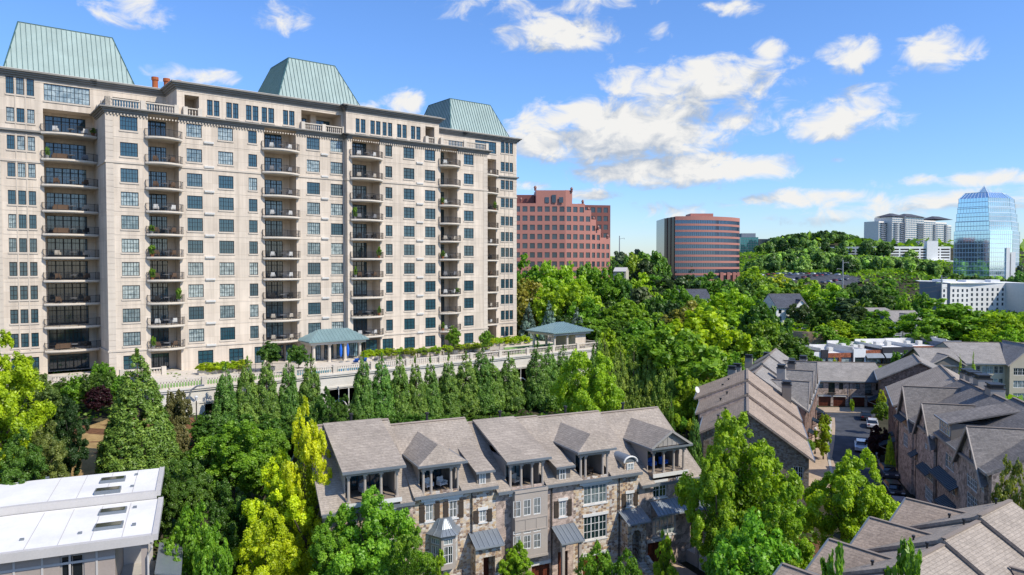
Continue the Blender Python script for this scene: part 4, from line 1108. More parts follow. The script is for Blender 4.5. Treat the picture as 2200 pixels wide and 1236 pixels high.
# heights taken off the photograph for each house (above its ground)
labs = ['brick townhouse at the right end of the front row, with a pedimented roof terrace',
        'fieldstone townhouse with an arched entry and a hipped roof terrace, second from the right end',
        'brick townhouse with a tall grey bay and shed roofed terrace, middle of the front row',
        'fieldstone townhouse with brown shutters and a hexagonal bay window in the front row',
        'townhouse with wide shed roofed terrace at the left end of the front row']
H5 = House(RA, edges[1], edges[0], labs[0], GA); H4 = House(RA, edges[2], edges[1], labs[1], GA); H3 = House(RA, edges[3], edges[2], labs[2], GA); H2 = House(RA, edges[4], edges[3], labs[3], GA); H1 = House(RA, edges[5], edges[4], labs[4], GA)
def pspan(h, p0, p1): return h.hit(p0)[0], h.hit(p1)[0]
# ---- house 5: brick, pediment
x0, x1 = pspan(H5, 1405, 1475); zf = H5.hit(1440, 1013)[1]; zb = H5.hit(1440, 968)[1]
H5.shell(zA(1440, 1030)+.15, zA(1410, 878, 7.2), wallmat='brick', holes=[(x0, x1, -.46, 4.4)], rov=.5)
H5.porch(x0, x1, zf, zb, 'gable')
H5.win(1403, 1036, 1432, 1069, 2, 2); H5.win(1454, 1028, 1483, 1061, 2, 2)
H5.win(1402, 1108, 1452, 1150, 3, 2, head=False)
a, z = H5.hit(1396, 1090); b, _ = H5.hit(1470, 1080); H5.awning(a, b, z+.5, 1.3, .95)
a, _ = H5.hit(1395); H5.garage(a, a+2.6); 
# entry porch on the right
a, z = H5.hit(1475, 1100); b = H5.W-.1
e = MB(); e.box(a, a+.3, -1.6, -1.3, 1.2, 5.2); e.box(b-.3, b, -1.6, -1.3, 1.2, 5.2); e.box(a-.1, b+.1, -1.75, -.01, 5.2, 5.6); e.box(a, b, -1.7, -.01, .02, 1.2); part('entry_porch', e, M['grey_trim'], H5.e)
r = MB(); r.face([(a-.3,-2,5.6),(b+.3,-2,5.6),((a+b)/2,-1.2,6.5)]); r.face([(a-.3,-2,5.6),((a+b)/2,-1.2,6.5),((a+b)/2,0,6.5),(a-.3,0,5.6)]); r.face([(b+.3,-2,5.6),(b+.3,0,5.6),((a+b)/2,0,6.5),((a+b)/2,-1.2,6.5)]); part('entry_roof', r, M['zinc_dark'], H5.e)
H5.door(a+.5, b-.5, 1.25, 3.9); H5.finish()
# ---- house 4: stone
x0, x1 = pspan(H4, 1247, 1310); zf = H4.hit(1278, 1030)[1]; zb = H4.hit(1278, 977)[1]
H4.shell(zA(1330, 1018)+.15, zA(1295, 885, 7.2), wallmat='fieldstone', holes=[(x0, x1, -.46, 4.4)])
H4.porch(x0, x1, zf, zb, 'hip', cx=[x0+.14, x0+.62, x1-.62, x1-.14])
H4.win(1254, 1042, 1304, 1082, 3, 2); H4.win(1254, 1108, 1304, 1158, 3, 3); H4.win(1346, 1060, 1360, 1088, 2, 2, shutters=True)
a, zt = H4.hit(1344, 993); b, zb_ = H4.hit(1362, 1020); H4.dormer(a-.1, b+.1, zb_, zt+.2, arch=True); H4.dwin(1346, 996, 1361, 1021)
a, z = H4.hit(1332, 1110); b = H4.W-.15
m = MB(); 
bx = Wall(H4.s, (a,-1.3), (b,-1.3), 1.4, z-.3+.2); bx.hole((b-a)*.25, (b-a)*.75, 1.45, z-1.0); bx.build(m, .4); m.box(a, a+.3, -1.3+.01, 0, 1.4, z-.2); m.box(b-.3, b, -1.29, 0, 1.4, z-.2); part('entry_wall', m, M['fieldstone'], H4.e)
ar = MB(); c0 = a+(b-a)*.5; hw = (b-a)*.25
n = 8; pts = [(c0-hw*math.cos(PI*i/n), -1.31, z-1.0-hw+hw*math.sin(PI*i/n)) for i in range(n+1)]
for (p, q) in zip(pts[:-1], pts[1:]): ar.face([p, q, (q[0],-1.31,z-.98), (p[0],-1.31,z-.98)])
part('arch', ar, M['fieldstone'], H4.e)
st = MB(); st.box(a, b, -1.3, -.01, 0, 1.4); part('landing', st, M['limestone'], H4.e)
H4.door(a+.55, b-.55, 1.45, 3.9)
aw = H4.awning(a-.25, b+.25, z+.55, 1.7, .75, brackets=False)
a, _ = H4.hit(1252); H4.garage(a+.1, a+2.7, 2.4); H4.finish(); H4.downpipe(H4.hit(1331)[0])
# ---- house 3: brick, bay
x0, x1 = pspan(H3, 1094, 1170); zf = H3.hit(1132, 1052)[1]; zb = H3.hit(1132, 997)[1]
H3.shell(zA(1215, 1033)+.1, zA(1128, 899, 7.2), wallmat='brick', holes=[(x0, x1, -.46, 4.4)])
H3.porch(x0, x1, zf, zb, 'shed', zr=H3.zr+.35)
a, zt = H3.hit(1098, 1058); b, zb_ = H3.hit(1168, 1183); by = -.75
bay = MB(); bw = Wall(H3.s, (a, by), (b, by), zb_, zt+.25); bw.hole
for (q0, q1, yy0, yy1, ny) in ((1103,1119,1077,1112,2),(1125,1141,1073,1108,2),(1146.5,1162,1069,1105,2),(1103,1119,1152,1184,2),(1125,1141,1150,1180,2),(1146.5,1162,1146,1178,2),(1103,1119,1142,1149,1),(1125,1141,1139,1146,1),(1146.5,1162,1135,1142,1)):
    aa, bb, cc, dd = bw.px(q0, yy0, q1, yy1); cc = max(cc, bw.z0+.1); add_window(bw, aa, bb, cc, dd, 2, ny, M['white_trim'], M['glass_house'], inset=.04, ft=.07, mt=.07, bt=.03)
bw.build(bay, .05); bay.box(a, a+.08, by+.01, -.001, zb_, zt+.25); bay.box(b-.08, b, by+.01, -.001, zb_, zt+.25); bay.box(a, b, by+.01, -.002, zb_-.1, zb_)
bw.strip(bay, 0, bw.L, zt+.05, zt+.3, .08); mid = (zb_+zt)/2 + .1
for t in (.02, .33, .66, .98): bw.strip(bay, bw.L*t-.05, bw.L*t+.05, mid-.5, mid+.45, .03)
bw.strip(bay, 0, bw.L, mid+.42, mid+.52, .04); bw.strip(bay, 0, bw.L, mid-.6, mid-.5, .04); bw.strip(bay, -.04, bw.L+.04, zb_-.12, zb_+.08, .04)
part('bay', bay, M['grey_trim'], H3.e)
H3.win(1201.5, 1076, 1217, 1110, 2, 2, shutters=True)
a, zt = H3.hit(1198, 1002); b, zb_ = H3.hit(1218, 1042); H3.dormer(a-.1, b+.35, zb_, zt); H3.dwin(1201, 1008, 1215, 1040)
a, z = H3.hit(1188, 1150); b, _ = H3.hit(1244); b = min(b, H3.W-.1); H3.awning(a-.2, b+.1, z+.8, 1.9, .9, brackets=False)
m = MB()
for x in (a+.1, b-.2): m.box(x-.13, x+.13, -1.75, -1.49, .9, z-.3)
m.box(a-.1, b, -1.8, -1.5, z-.35, z-.05); m.box(a-.1, b, -1.8, -.01, .02, .9); part('entry_porch', m, M['grey_trim'], H3.e)
H3.door(a+.5, a+1.5, .95, 3.3); x_, _ = H3.hit(1143); H3.garage(x_, x_+1.9 if x_+1.9 < a-.2 else a-.3); H3.finish(); H3.downpipe(H3.hit(1185)[0])
# ---- house 2: stone, hexagonal bay
x0, x1 = pspan(H2, 905, 987); zf = H2.hit(947, 1063)[1]; zb = H2.hit(947, 1007)[1]
H2.shell(zA(1000, 1049)+.1, zA(935, 907, 7.2), wallmat='fieldstone', holes=[(x0, x1, -.46, 4.4)])
H2.porch(x0, x1, zf, zb, 'hip', cx=[x0+.14, x0+.8, x1-.75, x1-.14])
H2.win(914, 1083, 931.5, 1120, 2, 2, shutters=True); H2.win(965, 1076, 983, 1113, 2, 2, shutters=True); H2.win(1029.5, 1096, 1044.5, 1122, 2, 2, shutters=True)
a, zt = H2.hit(1027, 1012); b, zb_ = H2.hit(1047, 1052); H2.dormer(a-.1, b+.3, zb_, zt); H2.dwin(1029, 1017, 1043, 1049)
a, z1 = H2.hit(922, 1152); b, z0 = H2.hit(984, 1205); hexp = [(a,-.01),(a+.65,-1.1),(b-.65,-1.1),(b,-.01)]
hb = MB(); 
for (p, q) in zip(hexp[:-1], hexp[1:]):
    w = Wall(H2.s, p, q, z0-.1, z1+.25); L_ = w.L; nn = 1
    if L_ > 1.6: w_ = ((.25, L_/2-.08), (L_/2+.08, L_-.25))
    else: w_ = ((.2, L_-.2),)
    if L_ > 1.6: w_ = ((L_*.5-.75, L_*.5+.75),)
    for (p_, q_) in w_:
        add_window(w, p_, q_, z0+.35, z1-.65, 2, 2, M['white_trim'], M['glass_house'], inset=.04, ft=.07, mt=.07, bt=.03); add_window(w, p_, q_, z1-.55, z1-.05, 2, 1, M['white_trim'], M['glass_house'], inset=.04, ft=.06, mt=.06, bt=.03)
    w.build(hb, .05)
hb.face([(p[0],p[1],z0-.1) for p in hexp][::-1]); part('bay', hb, M['grey_trim'], H2.e)
hr = MB(); o_ = .3; base = [(a-o_,-.01),(a+.5,-1.1-o_),(b-.5,-1.1-o_),(b+o_,-.01)]; top = [(a+.6,-.01),(a+1.1,-.4),(b-1.1,-.4),(b-.6,-.01)]
mid_ = [((p[0]*.45+q[0]*.55), (p[1]*.45+q[1]*.55)) for p, q in zip(base, top)]
for i in range(3):
    hr.face([(*base[i],z1+.25),(*base[i+1],z1+.25),(*mid_[i+1],z1+.65),(*mid_[i],z1+.65)]); hr.face([(*mid_[i],z1+.65),(*mid_[i+1],z1+.65),(*top[i+1],z1+1.35),(*top[i],z1+1.35)])
hr.face([(*p,z1+1.35) for p in top]); hr.face([(*p,z1+.24) for p in base][::-1]); o = part('bay_roof', hr, M['zinc'], H2.e)
sr = MB()
for i in range(3):
    for k in range(1 if i != 1 else 4):
        t = (k+.5)/(1 if i != 1 else 4); L3 = lambda P: tuple(P[i][j]+(P[i+1][j]-P[i][j])*t for j in (0,1))
        sr.bar((*L3(base),z1+.28), (*L3(mid_),z1+.68), .04); sr.bar((*L3(mid_),z1+.68), (*L3(top),z1+1.38), .04)
part('standing_seam', sr, M['zinc_rib'], o)
a, z = H2.hit(1010, 1160); b, _ = H2.hit(1066); b = min(b, H2.W-.05)
m = MB(); ew = Wall(H2.s, (a,-1.2), (b,-1.2), 0, z-.3); ew.hole((b-a)*.3, (b-a)*.75, 1.25, z-1.2); ew.build(m, .35); m.box(a, a+.3, -1.19, -.01, 0, z-.31); m.box(b-.3, b, -1.19, -.01, 0, z-.31); part('entry_wall', m, M['fieldstone'], H2.e)
H2.awning(a-.15, b+.1, z+.6, 1.55, .8, brackets=False); H2.door(a+(b-a)*.3, a+(b-a)*.75, 1.25, z-1.3); a, _ = H2.hit(960); H2.garage(a, a+2.5, 2.3); H2.finish(); H2.downpipe(H2.hit(1012)[0])
# ---- house 1: wide shed terrace
x0, x1 = pspan(H1, 742, 855); zf = H1.hit(800, 1075)[1]; zb = H1.hit(800, 1018)[1]
H1.shell(zA(870, 1075)+.1, zA(779, 909, 7.2), wallmat='brick', holes=[(x0, x1, -.46, 4.4)], lov=.5)
H1.porch(x0, x1, zf, zb, 'shed', zr=H1.zr+.3)
for (p0, p1) in ((750,768),(790,808),(830,848)): H1.win(p0, 1100, p1, 1135, 2, 2); H1.win(p0, 1165, p1, 1205, 2, 2)
H1.finish()
# party-wall flashing steps, roof vents
for h, px, py in ((H1, 720, 912), (H2, 893, 900), (H3, 1055, 905), (H4, 1197, 893), (H5, 1332, 873)):
    pass
for h in (H1, H2, H3, H4, H5):
    m = MB(); x = h.W*.55; m.cyl(x, 8.4, h.zr-1.2, h.zr+.55, .12, 8); m.cyl(x, 8.4, h.zr+.55, h.zr+.7, .2, 8); part('flue', m, M['pipe_dark'], h.roof)
# stone stairs at the right end and in front of the arched entry
def stairs(o, ang, n, w, label, curve=.0, sw=.3, sh=.17):
    e = link('garden_stairs', None, None, o, ang); tag(e, label, 'stairs'); m = MB(); wl = MB(); th = 0; p = Vector((0, 0)); L_, R_ = [], []
    for i in range(n):
        d = Vector((math.sin(th), -math.cos(th))); s_ = Vector((d.y*-1, d.x))
        z = (n-i)*sh
        a = p - s_*w/2; b = p + s_*w/2; q = p + d*sw; th2 = th + curve; d2 = Vector((math.sin(th2), -math.cos(th2))); s2 = Vector((-d2.y, d2.x)); c = q + s2*w/2; f = q - s2*w/2
        m.prism([tuple(a), tuple(f), tuple(c), tuple(b)][::1], -.3, z); L_.append((a, z)); R_.append((b, z)); p = q; th = th2
    part('steps', m, M['limestone'], e)
    for S_ in (L_, R_):
        w_ = MB()
        for (a, za), (b, zb_) in zip(S_[:-1], S_[1:]): w_.bar((a.x, a.y, za+.25), (b.x, b.y, zb_+.25), .3, .9)
        part('side_wall', w_, M['fieldstone'], e)
o = RA.w((H5.W*0 + edges[0]+.1, -1.9, 0)); stairs(RA.w((edges[0]-.6, -1.9, 0)), RA_ANG, 13, 1.6, 'curved stone stairs at the right corner of the front townhouse row', curve=.09)
o = RA.w((edges[1]-.95, -1.35, 0)); stairs(o, RA_ANG, 9, 1.5, 'stone stairs leading up to the arched entry of the fieldstone townhouse', curve=.05)
o = RA.w((edges[3]+5.2, -1.8, 0)); stairs(o, RA_ANG, 6, 1.5, 'stone steps in front of the column framed entry of the brick townhouse', curve=0)
# terrace furniture
for (h, px, k, lab) in ((H5,1425,'blue_fabric','blue cushioned armchair on the pedimented roof terrace, left of its twin'),(H5,1450,'blue_fabric','blue cushioned armchair on the pedimented roof terrace, right of its twin'),(H2,932,'white_trim','white armchair standing left on the hipped terrace above the shuttered windows'),(H2,962,'white_trim','white armchair standing right on the hipped terrace above the shuttered windows'),
                    (H3,1125,'cream_fabric','cream armchair on the shed roofed terrace above the grey bay'),(H4,1285,'wicker','wicker armchair on the hipped terrace of the arched entry house'),(H1,790,'grey_fabric','grey armchair on the wide terrace of the left end townhouse')):
    x = h.hit(px)[0]; zt = {H5: H5.hit(1440,1013), H2: H2.hit(947,1063), H3: H3.hit(1132,1052), H4: H4.hit(1278,1030), H1: H1.hit(800,1075)}[h][1]
    e = link('terrace_chair', None, None, h.s.w((x, 1.6, zt+.01)), RA_ANG+.3); tag(e, lab, 'chair')
    s_, l_ = mk_chair(M[k], M['rail_dark']); link('seat', s_, e)
    for lx, ly in ((-.3,-.26),(.3,-.26),(-.3,.28),(.3,.28)): link('leg', l_, e, (lx, ly, 0))
# ------------------------------------------------------------------ the other townhouse rows
def zpix(W, py):
    b = (618 - py) / FL; return W.y * (-SP + CP*b) / (CP + SP*b)
def add_chimney(h, W, ztop, w=1.5, d=1.0, hgt=3.2, mat='siding_pale', lab=None):
    """chimney box with a black cap; W world xy"""
    p = h.s.loc(Vector((W[0], W[1], ztop))); m = MB(); m.box(p.x-w/2, p.x+w/2, p.y-d/2, p.y+d/2, p.z-hgt, p.z-.55); o = part('chimney', m, M[mat], h.e)
    c = MB(); c.box(p.x-w/2-.08, p.x+w/2+.08, p.y-d/2-.08, p.y+d/2+.08, p.z-.55, p.z-.42); c.box(p.x-w/2+.15, p.x+w/2-.15, p.y-d/2+.12, p.y+d/2-.12, p.z-.42, p.z-.12); c.box(p.x-w/2, p.x+w/2, p.y-d/2, p.y+d/2, p.z-.12, p.z)
    part('chimney_cap', c, M['pipe_dark'], o)
mplain('siding_pale', (.33, .30, .27), .7, .06)
def cross_gable(h, x0, x1, zp, ze=None, y0=0.0, wallmat=None, roofmat='shingle_grey', ov=.35, proj=.0, yend=None):
    ze = h.ze if ze is None else ze; xm = (x0+x1)/2; k = (h.zr-h.ze)/h.yr
    yr_ = min(h.yr + (h.zr-zp)*0, (zp - h.ze-.12)/k if k else h.yr); yr_ = h.yr if yr_ > h.yr else yr_
    if yend: yr_ = yend
    ye = max((ze - h.ze - .12)/k, -.3)
    rise = (zp-ze)/((x1-x0)/2); zo = ze - rise*ov
    r = MB(); yf = y0-proj-.4
    r.face([(x0-ov,yf,zo+.15),(xm,yf,zp+.15),(xm,yr_,zp+.15),(x0-ov,ye,zo+.15)][::-1]); r.face([(x1+ov,yf,zo+.15),(x1+ov,ye,zo+.15),(xm,yr_,zp+.15),(xm,yf,zp+.15)][::-1])
    o = part('gable_roof', r, M[roofmat], h.e)
    t = MB(); t.bar((x0-ov,yf,zo+.02),(xm,yf,zp+.05),.1,.26); t.bar((x1+ov,yf,zo+.02),(xm,yf,zp+.05),.1,.26); part('verge_board', t, M['grey_trim'], o)
    c = MB(); c.bar((xm,yf,zp+.17),(xm,yr_,zp+.17),.25,.06); part('ridge_cap', c, M['ridge_cap'], o)
    g = MB(); g.face([(x0,y0-proj-.004,ze-.3),(x1,y0-proj-.004,ze-.3),(x1,y0-proj-.004,ze),(xm,y0-proj-.004,zp),(x0,y0-proj-.004,ze)]); part('gable', g, M[wallmat or h.wallmat], h.e)
# ---- left row of the street: near brown roofs
GB = -27.6
RB = Site(None, None, None, (31.9, 77.4), math.atan2(.952, .305), GB)
grp = None
spec = [(0, 8.6, -16.0, 11.0), (8.6, 17.4, -15.55, 11.9), (17.4, 27.5, -15.1, 12.6)]
lb = ['brown roofed townhouse with stone end wall, nearest in the left street row', 'middle one of the three brown roofed houses in the left street row', 'farthest of the three brown roofed houses, beside the grey roofs of the left street row']
HB = []
for i, (a, b, zr, dp) in enumerate(spec):
    h = House(RB, a, b, lb[i], GB); h.shell(-20.5-GB+.35*i, zr-GB, depth=dp, yr=6.3, wallmat='fieldstone_dark' if i == 0 else 'brick', roofmat='shingle_warm', zback=-18.4-GB+.3*i, capmat='ridge_cap', sidemat='brick' if i else 'fieldstone_dark', ov=.5, lov=.4 if i == 0 else 0)
    if i == 0:
        a_, b_, c_, d_ = h.left.px(1704, 1002, 1726, 1031); add_window(h.left, a_, b_, c_, d_, 2, 2, M['white_trim'], M['glass_house'], ft=.09, mt=.08)
        a_, b_, c_, d_ = h.left.px(1655, 1005, 1675, 1034); add_window(h.left, a_, b_, c_, d_, 2, 2, M['white_trim'], M['glass_house'], ft=.09, mt=.08)
    for x in (1.5, 5.0):
        for z in (1.2, 4.4): add_window(h.front, x, x+1.2, z, z+1.7, 2, 2, M['white_trim'], M['glass_house'], ft=.08, mt=.07)
    h.finish()
    for (x, y) in ((2.5, 9.5), (5.5, 8.8)):
        m = MB(); z = h.zr - (y-6.3)*(h.zr-(-18.4-GB))/(dp-6.3); m.cyl(x, y, z-.2, z+.5, .09, 8); m.cyl(x, y, z+.5, z+.62, .16, 8); part('flue', m, M['pipe_dark'], h.roof)
    HB.append(h)
# ---- left row further on, along the bend: grey roofs with chimneys
RB2 = Site(None, None, None, (42.0, 103.5), math.atan2(.899, .438), -28.4)
HB2 = []
for i, (a, b, zr) in enumerate(((0, 9, -15.9), (9, 18.5, -15.5), (18.5, 29, -15.2))):
    h = House(RB2, a, b, ['grey roofed house just past the brown roofs in the left street row', 'grey roofed house with cross gable in the middle of the far left street row', 'grey roofed house at the far end of the left street row beside the garages'][i], -28.4)
    h.shell(-20.6+28.4+.2*i, zr+28.4, depth=14.5, yr=7.0, wallmat='brick_red', roofmat='shingle_mid', sidemat='brick_red', capmat='ridge_cap')
    cross_gable(h, 1.0, 5.2, h.zr-1.2, h.ze+.3, proj=.0, roofmat='shingle_mid', wallmat='brick_red')
    for x in (1.6, 5.8):
        for z in (1.4, 4.6): add_window(h.front, x, x+1.2, z, z+1.7, 2, 2, M['white_trim'], M['glass_house'], ft=.08, mt=.07)
    for z in (3.8,): add_window(h.left, 11.5, 12.6, z, z+1.6, 2, 2, M['white_trim'], M['glass_house'], ft=.08, mt=.07)
    h.finish(); h.awning(5.4, 7.8, 3.6, 1.2, .6, mat='zinc_dark'); HB2.append(h)
for (px, py, Y, h, mt, w) in ((1690,818,103,HB[2],'siding',1.9),(1679,783,111,HB2[0],'siding_pale',1.7),(1573,786,113,HB2[0],'siding_pale',.9),(1584,781,116,HB2[0],'siding_pale',.9),(1609,762,125,HB2[2],'siding_pale',.9),(1701,774,121,HB2[1],'siding',1.6),(1726,764,128,HB2[2],'siding_pale',1.5),(1648,757,133,HB2[2],'siding',1.6),(1700,770,131,HB2[2],'siding',1.4)):
    W = at(px, py, Y); add_chimney(h, (W.x, W.y), W.z, w=w, d=1.2, hgt=3.4, mat=mt)
# satellite dish
e = link('satellite_dish', None, None, at(1497, 838, 100)); tag(e, 'small white satellite dish at the back edge of the brown roofs', 'satellite dish')
m = MB(); m.cyl(0, 0, 0, .12, .15, 14, .45); d_ = part('dish', m, M['white_trim'], e); d_.rotation_euler = (1.2, .2, .6); m = MB(); m.cyl(0, .1, -1.6, 0, .04, 6); part('mast', m, M['metal_pole'], e)
# ---- crossing row with garages
GE = -29.1
RE = Site(None, None, None, (62.6, 150.0), -.14, GE)
for i in range(2):
    h = House(RE, i*7.15, (i+1)*7.15, ['brick garage house with two red garage doors, left half of the block closing the street', 'brick garage house with two red garage doors, right half of the block closing the street'][i], GE)
    h.shell(5.5, 8.3, depth=14, yr=7.0, wallmat='brick', roofmat='shingle_mid', capmat='ridge_cap')
    k = .5 if i else 1.0
    for j in (0, 1): h.garage(k+j*2.9, k+2.4+j*2.9, 2.1)
    add_window(h.front, 2.9, 4.2, 2.9, 5.0, 2, 3, M['frame_dark'], M['glass_house']); add_window(h.front, 1.1, 1.9, 3.8, 4.9, 2, 2, M['frame_dark'], M['glass_house']); add_window(h.front, 5.0, 5.8, 3.6, 5.0, 2, 2, M['frame_dark'], M['glass_house'])
    j = MB(); j.box(2.8, 4.3, -.5, -.002, 2.75, 2.85); 
    for q in range(12): j.box(2.82+q*.13, 2.85+q*.13, -.48, -.45, 2.85, 3.7)
    j.box(2.8, 4.3, -.5, -.44, 3.7, 3.76); part('juliet_balcony', j, M['rail_dark'], h.e)
    b = MB(); h.front.strip(b, .2, h.W-.2, 2.45, 2.6, .12); part('belt', b, M['grey_trim'], h.e); h.finish(); h.downpipe(h.W-.15)
# ---- right row of the street: steep gables, facade in shade
GC = -28.4
RC = Site(None, None, None, (44.3, 70.0), math.atan2(-.961, -.276), GC)
xc = lambda px: RC.hit(px)[0]
ex = [xc(1937), xc(1976), xc(2021), xc(2140)]
lc = ['gabled brick house in the shaded right row, third from the near end', 'gabled brick house with four narrow upper windows in the shaded right row', 'large gabled brick house at the near end of the shaded right row']
gpx = [(1941,1970,1955,835),(1980,2018,1997,872),(2070,2131,2106,929)]
HC = []
for i in range(3):
    h = House(RC, ex[i], ex[i+1], lc[i], GC); g = gpx[i]
    zp = h.hit(g[2], g[3])[1]; ze = (-19.0, -18.9, -18.3)[i] - GC
    h.shell(ze, max(zp+.25, ze+4.0), depth=14, yr=7.2, wallmat='brick', roofmat='shingle_grey', sidemat='brick', capmat='ridge_cap', ov=.4)
    x0 = max(h.hit(g[0])[0], .3); x1 = min(h.hit(g[1])[0], h.W-.3)
    cross_gable(h, x0, x1, zp, ze-1.3 if i < 3 else ze, proj=.25, roofmat='shingle_grey', wallmat='brick')
    pw = MB(); bw_ = Wall(h.s, (x0,-.25), (x1,-.25), 0, ze-1.3); 
    h.gb = bw_; h.gx = (x0, x1); HC.append(h)
h1, h2, h3 = HC[2], HC[1], HC[0]
def cwin(h, x0, y0, x1, y1, nx=2, ny=3, wall=None):
    w = wall or h.front; a, b, c, d = w.px(x0, y0, x1, y1); d = min(d, w.z1-.1); c = max(c, .2); a = max(a, .1); b = min(b, w.L-.1)
    if b-a < .3 or d-c < .3: return
    o = add_window(w, a, b, c, d, nx, ny, M['white_trim'], M['glass_house'], ft=.09, mt=.09, bt=.04, inset=.06)
cwin(h1, 2077, 1011, 2099, 1052, 3, 3, h1.gb); cwin(h1, 2077, 1064, 2099, 1100, 3, 3, h1.gb); cwin(h1, 2108, 1035, 2114, 1058, 1, 2, h1.gb); cwin(h1, 2031, 978, 2049, 1010, 3, 2); cwin(h1, 2045, 1040, 2052, 1066, 1, 2); cwin(h1, 2060, 1050, 2068, 1076, 1, 2)
for q in ((1987,941,1992,965),(1996,946,2001,969),(2004,951,2009,973),(2011,957,2017,978)): cwin(h2, *q, 1, 3, h2.gb)
cwin(h2, 1987, 1001, 2004, 1032, 3, 3, h2.gb); cwin(h2, 1987, 1048, 2004, 1078, 3, 3, h2.gb)
cwin(h3, 1941, 893, 1950, 922, 3, 3, h3.gb); cwin(h3, 1941, 931, 1950, 960, 3, 3, h3.gb); cwin(h3, 1958, 940, 1966, 968, 1, 2, h3.gb); cwin(h3, 1959, 975, 1965, 1000, 1, 2, h3.gb)
for h in HC:
    m = MB(); h.gb.build(m, .1); P = h.gb.pt
    for a in (0, h.gb.L): m.face([P(a,0,0),P(a,0,h.gb.z1),P(a,-.25,h.gb.z1),P(a,-.25,0)] if a else [P(a,-.25,0),P(a,-.25,h.gb.z1),P(a,0,h.gb.z1),P(a,0,0)])
    part('gable_wall', m, M['brick'], h.e)
    x0, x1 = h.gx; xm = (x0+x1)/2; g = MB(); zz = h.gb.z1+ (1.0 if h is h1 else .7)
    g.box(xm-.14, xm+.14, -.32, -.26, zz, zz+1.1); part('attic_window', g, M['glass_house'], h.e)
# shed dormer beside each gable and metal roofed bays
for h, (a, b) in ((h1, (2024, 2050)), (h2, (1963, 1976))):
    x0 = max(h.hit(a)[0], .3); x1 = min(h.hit(b)[0], h.gx[0]-.6)
    if x1-x0 > .8:
        h.dormer(x0, x1, h.ze-1, h.ze+1.9, mat='shingle_grey')
        fme, pme = win_meshes(x1-x0-.6, 1.2, 2, 2, M['white_trim'], M['glass_house'], ft=.08, mt=.06); o = link('window', fme, h.e, (x0+.3, -.06, h.ze+.4)); link('pane', pme, o)
for h, a, b, py in ((h1,2018,2066,1000),(h2,1960,1978,955),(h3,1938,1955,883),(h1,2030,2070,1062),(h2,1988,2010,990)):
    x0, z = h.hit(a, py); x1, _ = h.hit(b, py); x0 = max(x0, .1); x1 = min(x1, h.W-.1)
    if x1 > x0+.5: h.awning(x0, x1, z, 1.0, .7, mat='zinc_dark')
a = Wall(h1.s, (h1.W, 0), (h1.W, 14), 0, h1.ze)
add_window(h1.right, 1.6, 2.3, 3.0, 5.2, 2, 3, M['white_trim'], M['glass_house']); add_window(h1.right, 6.6, 8.6, 3.4, 5.2, 2, 2, M['white_trim'], M['glass_house'])
for h in HC: h.finish()
h1.downpipe(.2); h2.downpipe(.2); h3.downpipe(.2)
# two houses beyond the bend on the right side
RC2 = Site(None, None, None, (53.8, 101.0), math.atan2(-.912, -.41), -28.6)
h = House(RC2, -17.5, 0, 'long brown roofed brick house on the right side where the street bends', -28.6); h.shell(9.2, 12.9, depth=14, yr=7.2, wallmat='brick_red', roofmat='shingle', sidemat='brick_red', capmat='ridge_cap')
for x in (2, 5.5, 9, 12.5):
    for z in (1.5, 5.0): add_window(h.front, x, x+1.3, z, z+1.9, 2, 3, M['white_trim'], M['glass_house'])
for x in (10, 14): h.awning(x, x+2.6, 3.9, 2.0, .9, mat='zinc_dark')
h.finish(); H4c = h
h = House(RC2, -56, -42.5, 'brick house with a gable end facing down the street, right of the garages', -29); h.shell(7.3, 10.8, depth=13.5, yr=6.7, wallmat='brick_red', roofmat='shingle_mid', sidemat='brick_red', capmat='ridge_cap', rov=.5, ov=.6)
h.awning(9.5, 13.3, 3.6, 2.0, 1.0, mat='zinc_dark'); add_window(h.right, 1.0, 2.0, 2.0, 3.6, 2, 2, M['white_trim'], M['glass_house']); h.finish()
for (px, py, Y, hh, w) in ((2079,793,100,HC[0],1.8),(2092,798,96,HC[0],1.8),(2111,804,90,HC[0],2.0),(2138,824,84,HC[1],2.0)):
    W = at(px, py, Y); add_chimney(hh, (W.x, W.y), W.z, w=w*.95, d=1.5, hgt=4.2)
